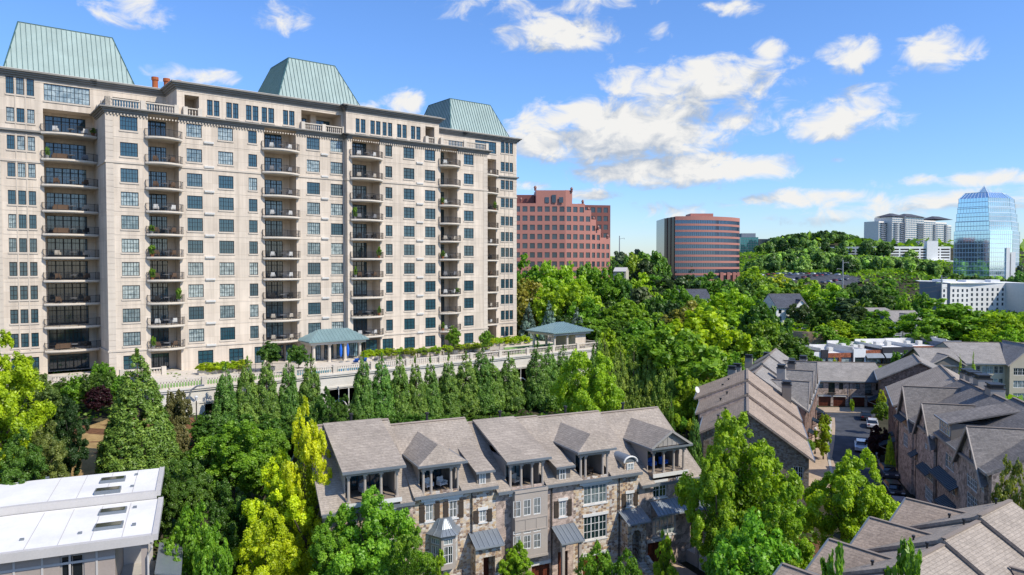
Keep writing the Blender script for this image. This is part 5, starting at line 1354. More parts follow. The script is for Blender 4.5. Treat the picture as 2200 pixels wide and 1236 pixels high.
# ---- row at the bottom right, seen from above
GD = -29.5
RD = Site(None, None, None, (37 + .6*7.2, 53.4 - .8*7.2), math.atan2(.6, .8), GD)
ld = ['grey brown roofed house at the lower left end of the bottom right row', 'second house from the lower left end of the bottom right roofs', 'middle house of the bottom right row of shingled roofs', 'second house from the upper right end of the bottom right roofs', 'house at the right photo edge in the bottom right row, under the highest ridge']
for i in range(5):
    a = -28 + 5.6*i; zr = -18.9 + .35*i - GD
    h = House(RD, a, a+5.6, ld[i], GD); h.shell(zr-4.4, zr, depth=13.0, yr=7.2, wallmat='brick', roofmat='shingle', sidemat='siding', capmat='ridge_cap', zback=zr-2.6)
    # back wing
    hw = 2.75; xm = 2.75; zw = zr-.75; d = 13.4; r = MB(); g = MB()
    r.face([(xm-hw-.1,7.6,zw-1.5),(xm,7.6,zw),(xm,d,zw),(xm-hw-.1,d,zw-1.5)]); r.face([(xm+hw-.1,7.6,zw-1.5),(xm+hw-.1,d,zw-1.5),(xm,d,zw),(xm,7.6,zw)]); o = part('wing_roof', r, M['shingle_warm'], h.e)
    g.bar((xm-hw-.1,d,zw-1.52),(xm,d,zw-.02),.12,.18); g.bar((xm+hw-.1,d,zw-1.52),(xm,d,zw-.02),.12,.18); g.box(xm-hw-.2,xm-hw-.1,7.6,d,zw-1.62,zw-1.45); part('verge_board', g, M['zinc'], o)
    w = MB(); w.box(xm-hw+.2, xm+hw-.3, 11, d-.4, zw-5, zw-1.55); part('wing_wall', w, M['siding'], h.e)
    c = MB(); c.bar((xm,7.6,zw+.03),(xm,d,zw+.03),.25,.05); part('ridge_cap', c, M['ridge_cap'], o)
    for (x, y) in ((1.2, 9.6), (4.9, 7.9)):
        z_ = zr-.5*(y-7.2); m = MB(); m.cyl(x, y, z_-1, z_+.45, .07, 8); m.cyl(x, y, z_+.45, z_+.58, .12, 8); part('flue', m, M['pipe_dark'], h.roof)
    if i in (1, 3):
        cross_gable(h, .6, 5.0, zr-1.6, zr-3.1, y0=1.2, roofmat='shingle_warm', wallmat='siding')
    h.finish()
# ---- white roofed building, bottom left
GW = -27.5
RW = Site(None, None, None, onz(330, 1150, -17.6)[:2], math.atan2(.39, .92), GW)
def slab_house(lab, poly, zf, zb, wall):
    s = Site('flat_roofed_building', lab, 'building', RW.o[:2], RW.ang, GW)
    return s
def bend(x):   # the building curves away to the left
    return 0 if x > -9 else -.035*(x+9)**2
def strip_roof(s, y0, y1, z0, z1, xr, lab):
    r = MB(); g = MB(); xs = [xr, -3, -6, -9, -12, -15, -19, -24]
    for a, b in zip(xs[:-1], xs[1:]):
        ka, kb = bend(a), bend(b)
        for (t0, t1) in ((0, 1),): r.slab([(b,y0+kb,z0),(a,y0+ka,z0),(a,y1+ka,z1),(b,y1+kb,z1)], .3)
        g.face([(b,y0+kb-.12,z0+.06),(a,y0+ka-.12,z0+.06),(a,y0+ka-.12,z0-.5),(b,y0+kb-.12,z0-.5)][::-1]); g.face([(b,y0+kb-.12,z0+.06),(a,y0+ka-.12,z0+.06),(a,y0+ka+.25,z0+.065),(b,y0+kb+.25,z0+.065)])
    o = part('roof', r, M['membrane'], s.e)
    g.bar((xr+.08, y0-.1, z0-.1), (xr+.08, y1, z1-.1), .35, .42); part('roof_edge', g, M['membrane_edge'], o)
    return o
s1 = Site('flat_roofed_building', 'low building with white membrane roof and beige panel walls in the lower left corner', 'building', RW.o[:2], RW.ang, GW)
zz = 9.9
ra_ = strip_roof(s1, 0, 7.3, zz, zz+.25, 0, 'a'); rb_ = strip_roof(s1, 7.5, 13.6, zz+.75, zz+.95, -.2, 'b')
w = MB()
w.box(-24, -1.0, .9+2.5*0, 13.2, 0, zz-.32) if False else None
fw = Wall(s1, (-11, .6), (-2.3, .6), 0, zz-.3); a_, b_, c_, d_ = fw.px(128, 1192, 182, 1250); add_window(fw, a_, b_, c_, d_, 1, 1, M['siding_pale'], M['car_glass'], ft=.12, mt=.08, inset=.1)
fw.build(w, .2)
fw2 = Wall(s1, (-20, .6-.035*81), (-11, .6), 0, zz-.3); fw2.build(w, .2); rw = Wall(s1, (-2.3, .6), (-2.3, 13), 0, zz-.3); rw.build(w, 0); w.face([(-2.3,13,0),(-22,13,0),(-22,13,zz),(-2.3,13,zz)])
part('wall', w, M['panel_grey'], s1.e)
pb = MB()
for wl in (fw, fw2):
    x = .1
    while x < wl.L: wl.strip(pb, x, x+.12, 0, zz-.45, .05); x += 1.5
    wl.strip(pb, 0, wl.L, zz-1.35, zz-1.2, .04)
part('batten', pb, M['membrane_edge'], s1.e)
pc = MB(); pc.box(-.75, -.35, .15, .55, 0, zz-.35); part('corner_post', pc, M['panel_grey'], s1.e)
iw = MB(); iw.box(-2.28, -.4, 5.5, 5.6, 0, zz-.4); part('terrace_wall', iw, M['membrane_edge'], s1.e); tf = MB(); tf.box(-2.28, -.2, .4, 5.5, 6.0, 6.2); part('terrace_floor', tf, M['concrete'], s1.e)
rl = MB(); rl.box(-2.2, -.4, .28, .34, 7.2, 7.28)
for k in range(14): rl.box(-2.2+k*.13, -2.17+k*.13, .3, .33, 6.2, 7.2)
part('railing', rl, M['rail_dark'], s1.e)
dp = MB(); dp.tube([(-.1,-.2,zz-.35),(-.1,-.2,zz-.7),(-.35,.0,zz-1.3),(-.35,.0,.2)], .07, 8); part('downpipe', dp, M['membrane_edge'], s1.e)
pr = MB(); pr.slab([(-.0,.3,7.3),(1.6,.3,6.9),(1.6,6,6.9),(-.0,6,7.3)], .12); part('porch_roof', pr, M['zinc'], s1.e)
sm_ = MB()
for z0_, y0_, y1_, xr_ in ((zz, 0, 7.0, 0), (zz+.75, 7.5, 13.6, -.2)):
    for x in (-1.9, -3.7, -5.5, -7.3): sm_.slab([(x, y0_, z0_+.012), (x+.05, y0_, z0_+.012), (x+.05, y1_, z0_+.262 if y0_ == 0 else z0_+.212), (x, y1_, z0_+.262 if y0_ == 0 else z0_+.212)], .008)
part('membrane_seam', sm_, M['membrane_edge'], s1.e)
def skylight(px, py, w_, d_, z, par):
    x, y = s1.hitz(px, py, z); m = MB(); m.box(x-w_/2-.1, x+w_/2+.1, y-d_/2-.1, y+d_/2+.1, z-.1, z+.2); o = part('skylight', m, M['zinc'], s1.e)
    q = MB(); q.box(x-w_/2, x+w_/2, y-d_/2, y+d_/2, z+.2, z+.23); part('pane', q, M['skylight_glass'], o)
for (px, py, z) in ((234,1133,zz+.08),(243,1101,zz+.17),(232,1056,zz+.84),(243,1033,zz+.89)): skylight(px, py, 1.5, .75, z, s1)
for (px, py, z) in ((290,1090,zz+.25),(288,1127,zz+.15),(293,1020,zz+.95),(284,1045,zz+.85),(172,1146,zz+.1),(47,1160,zz+.1),(50,1033,zz+.95),(102,1027,zz+.95)):
    x, y = s1.hitz(px, py, z); m = MB(); m.box(x-.12, x+.12, y-.09, y+.09, z-.05, z+.09); part('roof_vent', m, M['zinc'], s1.e)
# ------------------------------------------------------------------ streets and paths
drape('road', [(40,60),(42,80),(47.5,100),(53,113.5),(58.5,125),(63.5,136.5),(67,141.5)], M['asphalt'], .10, lambda t: 6.4 if t < .8 else 6.4+8*(t-.8))
drape('road', [(58,141),(68,140.5),(76,139.5)], M['asphalt'], .104, 3.5)
drape('pavement', [(40,92),(45.2,108),(50.5,119),(55.5,130),(58.5,137)], M['tan_paving'], .16, 5.0)
drape('kerb', [(43.5,98),(48.2,110),(54,122.5),(59.2,134),(60.4,138)], M['kerb'], .24, .35)
drape('pavement', [(59,144.8),(68,144.4),(77,143.2)], M['tan_paving'], .15, 6.5)
drape('kerb', [(50.8,99),(56.5,112.0),(61.6,123),(66.4,133.5)], M['kerb'], .24, .3)
drape('pavement', [(10,62),(20,64),(28,62),(36,52)], M['tan_paving'], .12, 5)
drape('forecourt', [(-16,58),(0,62.5),(16,69)], M['tan_paving'], .10, 6)
drape('dry_grass_slope', [(-45,62),(-42.5,68),(-43.5,76),(-46,84),(-46,88)], M['dry_lawn'], .14, lambda t: 9-3.5*t)
drape('mulch_bed', [(-48,66),(-46,74),(-49,84)], M['mulch'], .11, 8)
drape('mulch_bed', [(22,72),(27,74),(30,70)], M['mulch'], .11, 6)
drape('street', [(60,208),(100,204),(150,196),(200,185)], M['asphalt'], .1, 9)
drape('street', [(170,300),(215,335),(240,400),(245,450),(300,500)], M['asphalt'], .3, 14, 10)
drape('car_park', [(200,540),(260,575)], M['asphalt'], .5, 50, 10)

# ------------------------------------------------------------------ cars
def car_meshes():
    L, W_, = 4.5, 1.8
    body = MB()
    prof = [(-2.25,.35),(-2.25,.75),(-2.1,.92),(-1.0,1.0),(1.6,1.0),(2.15,.9),(2.25,.7),(2.25,.35)]
    def ext(mb, prof, w0, w1=None):
        n = len(prof); b = len(mb.v); w1 = w1 or w0
        mb.v += [(-w0/2, p[0], p[1]) for p in prof] + [(w0/2, p[0], p[1]) for p in prof]
        for i in range(n): j = (i+1) % n; mb.f.append([b+i, b+j, b+n+j, b+n+i]); mb.m.append(0)
        mb.f.append([b+i for i in range(n)]); mb.f.append([b+n+i for i in reversed(range(n))]); mb.m += [0, 0]
    ext(body, prof, W_)
    body.prism([(-.66,-.75),(.66,-.75),(.66,1.35),(-.66,1.35)], 1.38, 1.46)
    for x in (-.8,.74): 
        for (y0, y1) in ((-1.25,-.7),(.25,.4),(1.5,1.95)): body.bar((x+.03,(y0 if y0<0 else y0),1.0), ((x+.03)*.82,(y0+.5 if y0<0 else (y0 if y0<1 else y0-.45)),1.4), .07)
    cab = MB(); cab.prism([(-.82,-1.2),(.82,-1.2),(.82,1.95),(-.82,1.95)], 1.0, 1.39, None, [(-.66,-.6),(.66,-.6),(.66,1.45),(-.66,1.45)])
    wh = MB(); n = 14
    wh.v = []; 
    pts = [(.0, .33*math.cos(2*PI*i/n), .33*math.sin(2*PI*i/n)) for i in range(n)]
    b = 0; wh.v = [(-.11, p[1], p[2]) for p in pts] + [(.11, p[1], p[2]) for p in pts]
    for i in range(n): j = (i+1) % n; wh.f.append([i, j, n+j, n+i]); wh.m.append(0)
    wh.f.append(list(range(n))); wh.f.append([n+i for i in reversed(range(n))]); wh.m += [0, 0]
    rim = MB(); rim.v = [(-.12, p[1]*.6, p[2]*.6) for p in pts] + [(.12, p[1]*.6, p[2]*.6) for p in pts]; rim.f = [list(range(n)), [n+i for i in reversed(range(n))]]; rim.m = [0, 0]
    hl = MB(); hl.box(-.2,.2,-.04,.02,-.08,.08)
    return dict(body=body.mesh('car_body', M['car_paint']), cab=cab.mesh('car_windows', M['car_glass']), wheel=wh.mesh('car_wheel', M['tyre']), rim=rim.mesh('car_rim', M['metal_pole']), head=hl.mesh('headlight', M['lamp_white']), tail=hl.mesh('tail_light', M['lamp_red']))
CARM = car_meshes(); CARM['tail'] = CARM['head'].copy(); CARM['tail'].materials[0] = M['lamp_red']
def car(x, y, ang, col, label, group=None, detail=True, dz=.12, cat='car'):
    e = link('parked_car', None, None, (x, y, ground(x, y)+dz), ang); tag(e, label, cat, group)
    b = link('body', CARM['body'], e); b.color = c4(col); link('windows', CARM['cab'], e)
    if detail:
        for sx in (-.82,.82):
            for sy in (-1.4,1.35): w = link('wheel', CARM['wheel'], e, (sx, sy, .33)); link('rim', CARM['rim'], w)
        for sx in (-.6,.6): link('headlight', CARM['head'], e, (sx, -2.24, .78)); link('tail_light', CARM['tail'], e, (sx, 2.26, .78))
p = onz(1850, 966, -28.45); car(p.x, p.y, math.radians(-25), (.7,.7,.7), 'white car parked nearest on the shaded side of the street')
p = onz(1874, 917, -28.55); car(p.x, p.y, math.radians(-25+180), (.7,.7,.7), 'white car parked farther up the street behind the nearest white one')
p = onz(1872, 905, -28.55); car(p.x, p.y+2, math.radians(-25+180), (.03,.03,.03), 'black car at the far right kerb just before the garages')
p = onz(1768, 901, -28.55); car(p.x-1.2, p.y, math.radians(-115), (.015,.015,.02), 'black car parked across a driveway on the left side of the street')
for i, (px, py, c, l) in enumerate(((1908,1022,(.05,.06,.08),'dark blue car in the shade below the gabled brick houses, farthest of the shaded cars'),(1920,1060,(.02,.02,.022),'black car in the shade between two others below the gabled brick houses'),(1935,1100,(.30,.31,.33),'silver car in the shade, nearest of the cars below the gabled brick houses'))):
    p = onz(px, py, -28.3); car(p.x, p.y, math.radians(-16), c, l)
rc = random.Random(3)
for i in range(12):
    for j in range(4):
        if rc.random() < .2: continue
        x = 196 + i*5.2 + j*1; y = 528 + j*17 + i*2; c = rc.choice([(.7,.7,.7),(.7,.7,.7),(.05,.05,.06),(.3,.3,.32),(.3,.03,.03),(.05,.08,.2)])
        nm = {(.7,.7,.7):'white',(.05,.05,.06):'black',(.3,.3,.32):'silver',(.3,.03,.03):'red',(.05,.08,.2):'blue'}[c]
        car(x, y, .3, c, nm+' car in the distant hillside car park left of the power pylon', nm+' cars in the hillside car park', detail=False, dz=.6)
# ------------------------------------------------------------------ pink granite office
def simple_win(w, h, mat, frame=None):
    key = ('s', round(w, 1), round(h, 1), mat.name)
    if key not in _winc:
        m = MB(); m.box(0, w, .0, .06, 0, h); _winc[key] = m.mesh('window', mat)
    return _winc[key]
class WinBank:
    """first 100 openings of a far building are parts, any further ones share one part"""
    def __init__(s, e, mat): s.e = e; s.n = 0; s.mat = mat; s.mb = MB()
    def add(s, wall, a, b, c, d, inset=.25):
        wall.hole(a, b, c, d); s.n += 1
        if s.n <= 100: link('window', simple_win(b-a, d-c, s.mat), s.e, wall.pt(a, -inset, c), wall.rot)
        else:
            P = wall.pt; s.mb.face([P(a,-inset,c),P(b,-inset,c),P(b,-inset,d),P(a,-inset,d)])
    def done(s):
        if s.mb.f: o = part('window', s.mb, s.mat, s.e); o['kind'] = 'stuff'
PK = Site('granite_office_building', 'pink granite office building with square windows and a stepped right side behind the trees', 'office building', (0, 320), 0, 0)
bank = WinBank(PK.e, M['glass_office'])
pm = MB(); s_ = 3.25
plan = [(-9, -.6, 0, 10), (23.6, 0, 24, 4), (35.2, 5.6, 46, 5)]
pts = [Vector((-9, -2)), Vector((23.6, 0)), Vector((35.4, 5.6)), Vector((45.3, 15.8))]
steps = [None]*40
def ptop(px):
    if px < 1150: return 437
    if px < 1229: return 409
    if px < 1255: return 438
    if px < 1266: return 452
    if px < 1276: return 472
    if px < 1286: return 492
    return 511
for a, b in zip(pts[:-1], pts[1:]):
    L_ = (b-a).length; n = max(1, round(L_/s_)); 
    for k in range(n):
        p, q = a.lerp(b, k/n), a.lerp(b, (k+1)/n); mid = (p+q)/2; px = 1100 + FL*mid.x/(mid.y+320)
        zt = zpix(Vector((0, mid.y+320, 0)), ptop(px)); w = Wall(PK, p, q, -24, zt)
        for i in range(12):
            zc = 25 - 4.02*i
            if zc + 1.6 > zt or zc < -22: continue
            bank.add(w, w.L*.5-1.1, w.L*.5+1.1, zc-1.2, zc+1.2)
        w.build(pm, .25)
        for z in np.arange(-21, zt-1, 4.02): pass
        # end and top of each stepped bay
        nb = (b-a).normalized(); bk = Vector((-nb.y, nb.x))*9
        pm.face([(p.x,p.y,zt),(q.x,q.y,zt),(q.x+bk.x,q.y+bk.y,zt),(p.x+bk.x,p.y+bk.y,zt)]); pm.face([(q.x,q.y,zt-6),(q.x+bk.x,q.y+bk.y,zt-6),(q.x+bk.x,q.y+bk.y,zt),(q.x,q.y,zt)]); pm.face([(p.x,p.y,zt-6),(p.x,p.y,zt),(p.x+bk.x,p.y+bk.y,zt),(p.x+bk.x,p.y+bk.y,zt-6)])
part('wall', pm, M['granite_pink'], PK.e)
gj = MB()
for i in range(11):
    z = 23 - 4.02*i
    for a, b in zip(pts[:-1], pts[1:]): pass
uw = MB()
for (p0, p1, y0, y1) in ((1170.5,1179.5,424,436),(1185.5,1194.5,419,436),(1201,1210,424,436)):
    A = at(p0, y1, 319.6); B = at(p1, y0, 319.6); m = MB(); m.box(A.x, B.x, -1.6, -1.5, A.z, B.z) if False else m.box(A.x, B.x, -.75, -.5, A.z, B.z); part('window', m, M['glass_office'], PK.e)
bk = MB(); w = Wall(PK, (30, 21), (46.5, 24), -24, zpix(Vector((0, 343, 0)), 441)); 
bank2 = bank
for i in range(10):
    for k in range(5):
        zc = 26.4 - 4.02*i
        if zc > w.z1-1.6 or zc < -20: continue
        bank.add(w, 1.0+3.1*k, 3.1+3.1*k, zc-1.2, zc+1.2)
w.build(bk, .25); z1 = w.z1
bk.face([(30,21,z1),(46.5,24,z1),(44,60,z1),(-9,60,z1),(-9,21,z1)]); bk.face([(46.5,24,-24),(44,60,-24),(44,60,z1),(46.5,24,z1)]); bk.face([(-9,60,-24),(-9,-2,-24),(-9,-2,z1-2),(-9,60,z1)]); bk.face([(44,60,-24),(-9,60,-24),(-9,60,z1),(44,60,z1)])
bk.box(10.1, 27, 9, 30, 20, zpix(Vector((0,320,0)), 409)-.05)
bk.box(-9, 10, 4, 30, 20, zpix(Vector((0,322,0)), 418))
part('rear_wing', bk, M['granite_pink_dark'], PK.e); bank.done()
for px, py in ((1150,404),(1228,407),(1252,434),(1264,450),(1275,470),(1285,489),(1305,508),(1119,429)):
    W = at(px, py, 321 if px < 1250 else 328); m = MB(); m.cyl(W.x, W.y-320, W.z-1.2, W.z, .5, 8); m.cyl(W.x, W.y-320, W.z, W.z+.9, .75, 8, .3); part('finial', m, M['granite_pink_dark'], PK.e)
# ------------------------------------------------------------------ striped round office
CY = Site('striped_office_building', 'round fronted office building with alternating pink granite and dark blue glass bands', 'office building', (113, 506), 0, 0)
Rr = 45
def ringpts(R, a0=-102, a1=-33, n=22): return [(R*math.cos(math.radians(a0+(a1-a0)*i/n)), R*math.sin(math.radians(a0+(a1-a0)*i/n))) for i in range(n+1)]
def ring_wall(mb, R, z0, z1, a0=-102, a1=-33, n=22):
    P = ringpts(R, a0, a1, n)
    for p, q in zip(P[:-1], P[1:]): mb.face([(*p,z0),(*q,z0),(*q,z1),(*p,z1)])
gl_ = MB(); ring_wall(gl_, Rr-.25, -18, 31); part('glass_band', gl_, M['glass_band'], CY.e)
st_ = MB(); ztopc = 31.6
for i in range(13):
    z1 = ztopc-.0 if i == 0 else 26.95 - 3.93*(i-1) ; z0 = z1 - (2.4 if i == 0 else 1.35)
    P0, P1 = ringpts(Rr), ringpts(Rr-.4)
    for k in range(len(P0)-1):
        a, b, c, d = P0[k], P0[k+1], P1[k+1], P1[k]
        st_.face([(*a,z0),(*b,z0),(*b,z1),(*a,z1)]); st_.face([(*a,z1),(*b,z1),(*c,z1),(*d,z1)]); st_.face([(*d,z0),(*c,z0),(*b,z0),(*a,z0)])
part('granite_band', st_, M['granite_pink'], CY.e)
mu = MB()
for i, p in enumerate(ringpts(Rr-.12, n=44)): mu.box(p[0]-.06, p[0]+.06, p[1]-.06, p[1]+.06, -18, 29.2)
part('mullion', mu, M['zinc_dark'], CY.e)
pe = MB()
for a in (-62,-54,-46,-38): 
    x, y = (Rr+.6)*math.cos(math.radians(a)), (Rr+.6)*math.sin(math.radians(a)); pe.box(x-1, x+1, y-.8, y+1.2, -20, -4)
part('entrance_pier', pe, M['granite_pink'], CY.e)
ent = MB(); ring_wall(ent, Rr+.05, -18, -6, -61, -38, 10); part('entrance_recess', ent, M['car_glass'], CY.e)
sd = MB(); P = ringpts(Rr)
c0 = P[0]
sd_glass = MB(); x = c0[0]
for k in range(3): sd_glass.box(x-2.0-2.0*k, x-.25-2.0*k, c0[1]+1.2+1.6*k, c0[1]+30, -20, 31.2-.3*k)
part('side_glass', sd_glass, M['car_glass'], CY.e)
for k in range(3): sd.box(x-.25-2.0*k, x+.05-2.0*k, c0[1]+.6+1.6*k, c0[1]+30, -20, 31.5-.3*k)
part('side_fin', sd, M['granite_pink_dark'], CY.e)
rfm = MB(); rfm.face([(*p,31.3) for p in ringpts(Rr-.4)] + [(c0[0]+46, c0[1]+40, 31.3), (c0[0], c0[1]+30, 31.3)]); A = at(1487, 458, 480); B = at(1536, 467, 480); rfm.box(A.x-113, B.x-113, -22, -8, 31.3, A.z); part('roof_plant', rfm, M['granite_pink'], CY.e)
# ------------------------------------------------------------------ teal and dark offices far off
def grid_tower(name, label, p0, p1, Y, ytop, zb, glass, mull, nx, nz, depth=20, side=None, cap=None):
    A = at(p0, ytop, Y); B = at(p1, ytop, Y); s = Site(name, label, 'office building', (A.x, Y), 0, 0); w = B.x-A.x; m = MB(); m.box(0, w, 0, depth, zb, A.z); part('glass_wall', m, glass, s.e)
    g = MB()
    for i in range(nx+1): g.box(w*i/nx-.12, w*i/nx+.12, -.2, -.003, zb, A.z)
    for j in range(nz+1): z = zb+(A.z-zb)*j/nz; g.box(0, w, -.15, -.002, z-.15, z+.15)
    part('mullion', g, mull, s.e)
    if cap: q = MB(); q.box(w*.1, w*.9, 3, depth-2, A.z, A.z+cap); part('roof_plant', q, M['hotel_grey'], s.e)
    return s
grid_tower('teal_office_building', 'teal glass office block with fine grid and roof plant right of the striped building', 1591, 1629, 900, 510, -10, M['glass_teal'], M['zinc'], 11, 15, cap=5)
grid_tower('dark_office_building', 'small dark glass office block next to the teal one', 1630, 1654, 905, 514, -10, M['car_glass'], M['zinc_dark'], 6, 14)
# ------------------------------------------------------------------ blue glass tower
GT = Site('glass_tower', 'tall blue mirrored glass tower with stepped sides and a glass pyramid on top', 'tower', (420, 640), 0, 0)
base_plan = [(395,650),(414,630),(438.5,637),(458,656),(452,690),(428,692)]
cx_, cy_ = 426, 662
lev = [(-20, zpix(Vector((0,650,0)),497), 1.0), (0,477,.965), (0,459,.93), (0,446,.90), (0,436,.875), (0,427,.86)]
gm = MB(); bm_ = MB(); zc = -20.0; zs = []
allz = [zpix(Vector((0,645,0)), v) for v in (497,477,459,446,436,427)]
prev = -20.0
sc_ = [1.0,.955,.92,.885,.865,.85]
for z1, k in zip(allz, sc_):
    P = [((x-cx_)*(k if i in (0,3,4,5) else k**.5)+cx_-420, (y-cy_)*k+cy_-640) for i, (x, y) in enumerate(base_plan)]
    gm.prism(P, prev, z1)
    z = prev
    while z < z1-.3:
        Q = [((p[0]-(cx_-420))*1.006+cx_-420, (p[1]-(cy_-640))*1.006+cy_-640) for p in P]; bm_.prism(Q, z, z+.5); z += 3.95
    for i in range(4):
        a, b = Vector(P[i]), Vector(P[(i+1) % 6]); n = max(2, int((b-a).length/2.2))
        for q in range(n+1): c = a.lerp(b, q/n); bm_.box(c.x-.07, c.x+.07, c.y-.1, c.y+.1, prev, z1)
    prev = z1
zt0 = allz[-1]; k = .85
P = [((x-cx_)*k+cx_-420, (y-cy_)*k+cy_-640) for (x, y) in base_plan]; Qp = [((x-cx_)*.62+cx_-420, (y-cy_)*.66+cy_-640) for (x, y) in base_plan]
zt1 = zpix(Vector((0,645,0)), 414); gm.prism(P, zt0, zt1, None, Qp)
zap = zpix(Vector((0,650,0)), 400); pyr = [(-6,9),(1,4),(8,9),(1,15)]; ax, ay = 1, 9.5
for i in range(4): a, b = pyr[i], pyr[(i+1) % 4]; gm.face([(*a,zt1-1),(*b,zt1-1),(ax,ay,zap)]); bm_.bar((*a,zt1-1),(ax,ay,zap),.4)
for i in range(6): bm_.bar((*P[i],zt0),(*Qp[i],zt1),.5); bm_.bar((*Qp[i],zt1),(*Qp[(i+1)%6],zt1),.5)
for i in range(1, 8):
    a = Vector((*P[0],zt0)).lerp(Vector((*P[1],zt0)), i/8); b = Vector((*Qp[0],zt1)).lerp(Vector((*Qp[1],zt1)), i/8); bm_.bar(a, b, .25)
    a = Vector((*P[1],zt0)).lerp(Vector((*P[2],zt0)), i/8); b = Vector((*Qp[1],zt1)).lerp(Vector((*Qp[2],zt1)), i/8); bm_.bar(a, b, .25)
part('glass_wall', gm, M['glass_mirror'], GT.e); part('mullion', bm_, M['mullion_light'], GT.e)
A = at(2166, 532, 632); B = at(2184, 620, 632); m = MB(); m.box(A.x-420, A.x-420+3, -6, 0, -25, A.z); m.box(A.x-420+4.2, B.x-420, -6, 0, -25, A.z-4); part('stair_shaft', m, M['white_wall'], GT.e)
# ------------------------------------------------------------------ condominium towers on the hill
CT = Site('condominium_tower', 'pale high rise apartment block with stacked balconies on the wooded hill', 'apartment tower', at(1888, 540, 1100)[:2], .5, 0)
def cbox(mb, p0, p1, y0, ytop, ybot, dep):
    (xa, za), (xb, _) = CT.hit(p0, ytop, y0), CT.hit(p1, ytop, y0); za = CT.hit((p0+p1)/2, ytop, y0)[1]; mb.box(xa, xb, y0, y0+dep, 10, za); return xa, xb, za
cm_ = MB(); cg = MB(); cb_ = MB(); 
blocks = [(1888,1918,14,476,545,25),(1917,1946,4,467,545,30),(1946,1985,0,466,555,30),(1985,2010,6,474,560,30),(2010,2034,12,478,570,30),(2034,2044,18,484,572,24)]
for i, (p0, p1, y0, yt, yb, dp_) in enumerate(blocks):
    a, b, z = cbox(cm_, p0, p1, y0, yt, yb, dp_); zz_ = z-3.5; n = max(2, int((b-a)/4.2))
    while zz_ > 12:
        for q in range(n):
            x = a + (b-a)*(q+.5)/n; wd = (b-a)/n*.36
            cg.box(x-wd, x+wd, y0-.3, y0-.01, zz_-1.0, zz_+1.1)
        zz_ -= 3.25
for (p0, p1, y0) in ((1891,1903,14),(1920,1928,4),(1933,1942,4),(1970,1985,0),(2004,2012,6),(2028,2034,12)):
    xa, xb = CT.hit(p0, 500, y0)[0], CT.hit(p1, 500, y0)[0]; z = 66
    while z > 14: cb_.box(xa, xb, y0-2.2, y0-.32, z, z+1.0); z -= 3.25
part('wall', cm_, M['condo_wall'], CT.e); o = part('window', cg, M['condo_glass'], CT.e); o['kind'] = 'stuff'; o = part('balcony', cb_, M['hotel_grey'], CT.e); o['kind'] = 'stuff'
rr = MB()
for (p0, p1, pk, yt, y0) in ((1915,1948,1931,466,4),(1946,1987,1975,467,0),(2008,2045,2030,472,12)):
    x0, za = CT.hit(p0+1, yt, y0); x1, zb_ = CT.hit(p1-1, yt, y0); za = (za+zb_)/2; hip_roof(rr, x0-1, x1+1, y0-2, y0+28, za+.3, za+6)
part('roof', rr, M['slate'], CT.e)
# parking structure in front
PD = Site('parking_structure', 'long white parking structure with dark slots on the wooded hillside', 'parking garage', at(1762, 540, 860)[:2], .0, 0)
a0 = 0; L_ = at(2042, 540, 860).x-PD.o.x; zt = zpix(Vector((0,860,0)), 530); pw = MB(); ps = MB()
pf = Wall(PD, (0,30), (70,0), zt-19, zt); pf2 = Wall(PD, (70,0), (L_,0), zt-30, zt)
for w in (pf, pf2):
    for j in range(6):
        n = int(w.L/12)
        for k in range(n): 
            if w.z1-4.2-j*3.3 > w.z0+1: w.hole(w.L*k/n+.8, w.L*(k+1)/n-.8, w.z1-4.2-j*3.3, w.z1-2.6-j*3.3)
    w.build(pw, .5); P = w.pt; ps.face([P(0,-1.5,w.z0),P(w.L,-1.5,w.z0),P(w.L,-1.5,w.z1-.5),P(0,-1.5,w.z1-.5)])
A = at(1992, 518, 858); B = at(2015, 560, 858); pw.box(A.x-PD.o.x, B.x-PD.o.x, -2, 4, zt-30, A.z)
A = at(2010, 560, 850); B = at(2048, 580, 850); pw.box(A.x-PD.o.x, B.x-PD.o.x, -10, 10, B.z-6, A.z)
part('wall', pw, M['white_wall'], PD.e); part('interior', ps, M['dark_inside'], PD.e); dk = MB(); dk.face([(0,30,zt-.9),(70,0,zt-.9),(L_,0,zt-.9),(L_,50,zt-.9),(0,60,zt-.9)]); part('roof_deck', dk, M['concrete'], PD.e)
# ------------------------------------------------------------------ white hotel
HT = Site('hotel_building', 'white flat roofed hotel with rows of small windows and shaded blue grey end wall', 'hotel', at(1985, 640, 470)[:2], 0, 0)
zt = zpix(Vector((0,465,0)), 605); X = lambda px, Y=465: (px-1100)/FL*Y - HT.o.x
bk_ = WinBank(HT.e, M['glass_office'])
hw = MB(); hgw = MB()
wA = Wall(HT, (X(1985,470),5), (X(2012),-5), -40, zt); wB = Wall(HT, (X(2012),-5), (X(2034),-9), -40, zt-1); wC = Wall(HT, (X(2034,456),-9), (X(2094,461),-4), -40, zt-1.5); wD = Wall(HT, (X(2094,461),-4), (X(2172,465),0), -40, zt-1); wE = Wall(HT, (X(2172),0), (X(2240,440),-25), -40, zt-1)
for w, n in ((wC, 6), (wD, 7)):
    for j in range(6):
        for k in range(n):
            c = w.z1-4.3-3.15*j; x = w.L*(k+.5)/n
            if w is wD and k in (0, 4, 6) and j > 3: continue
            bk_.add(w, x-.75, x+.75, c-1.0, c+.9, .2)
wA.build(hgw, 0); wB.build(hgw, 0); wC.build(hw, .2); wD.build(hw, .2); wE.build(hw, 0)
part('wall', hw, M['hotel_white'], HT.e); part('end_wall', hgw, M['hotel_grey'], HT.e); bk_.done()
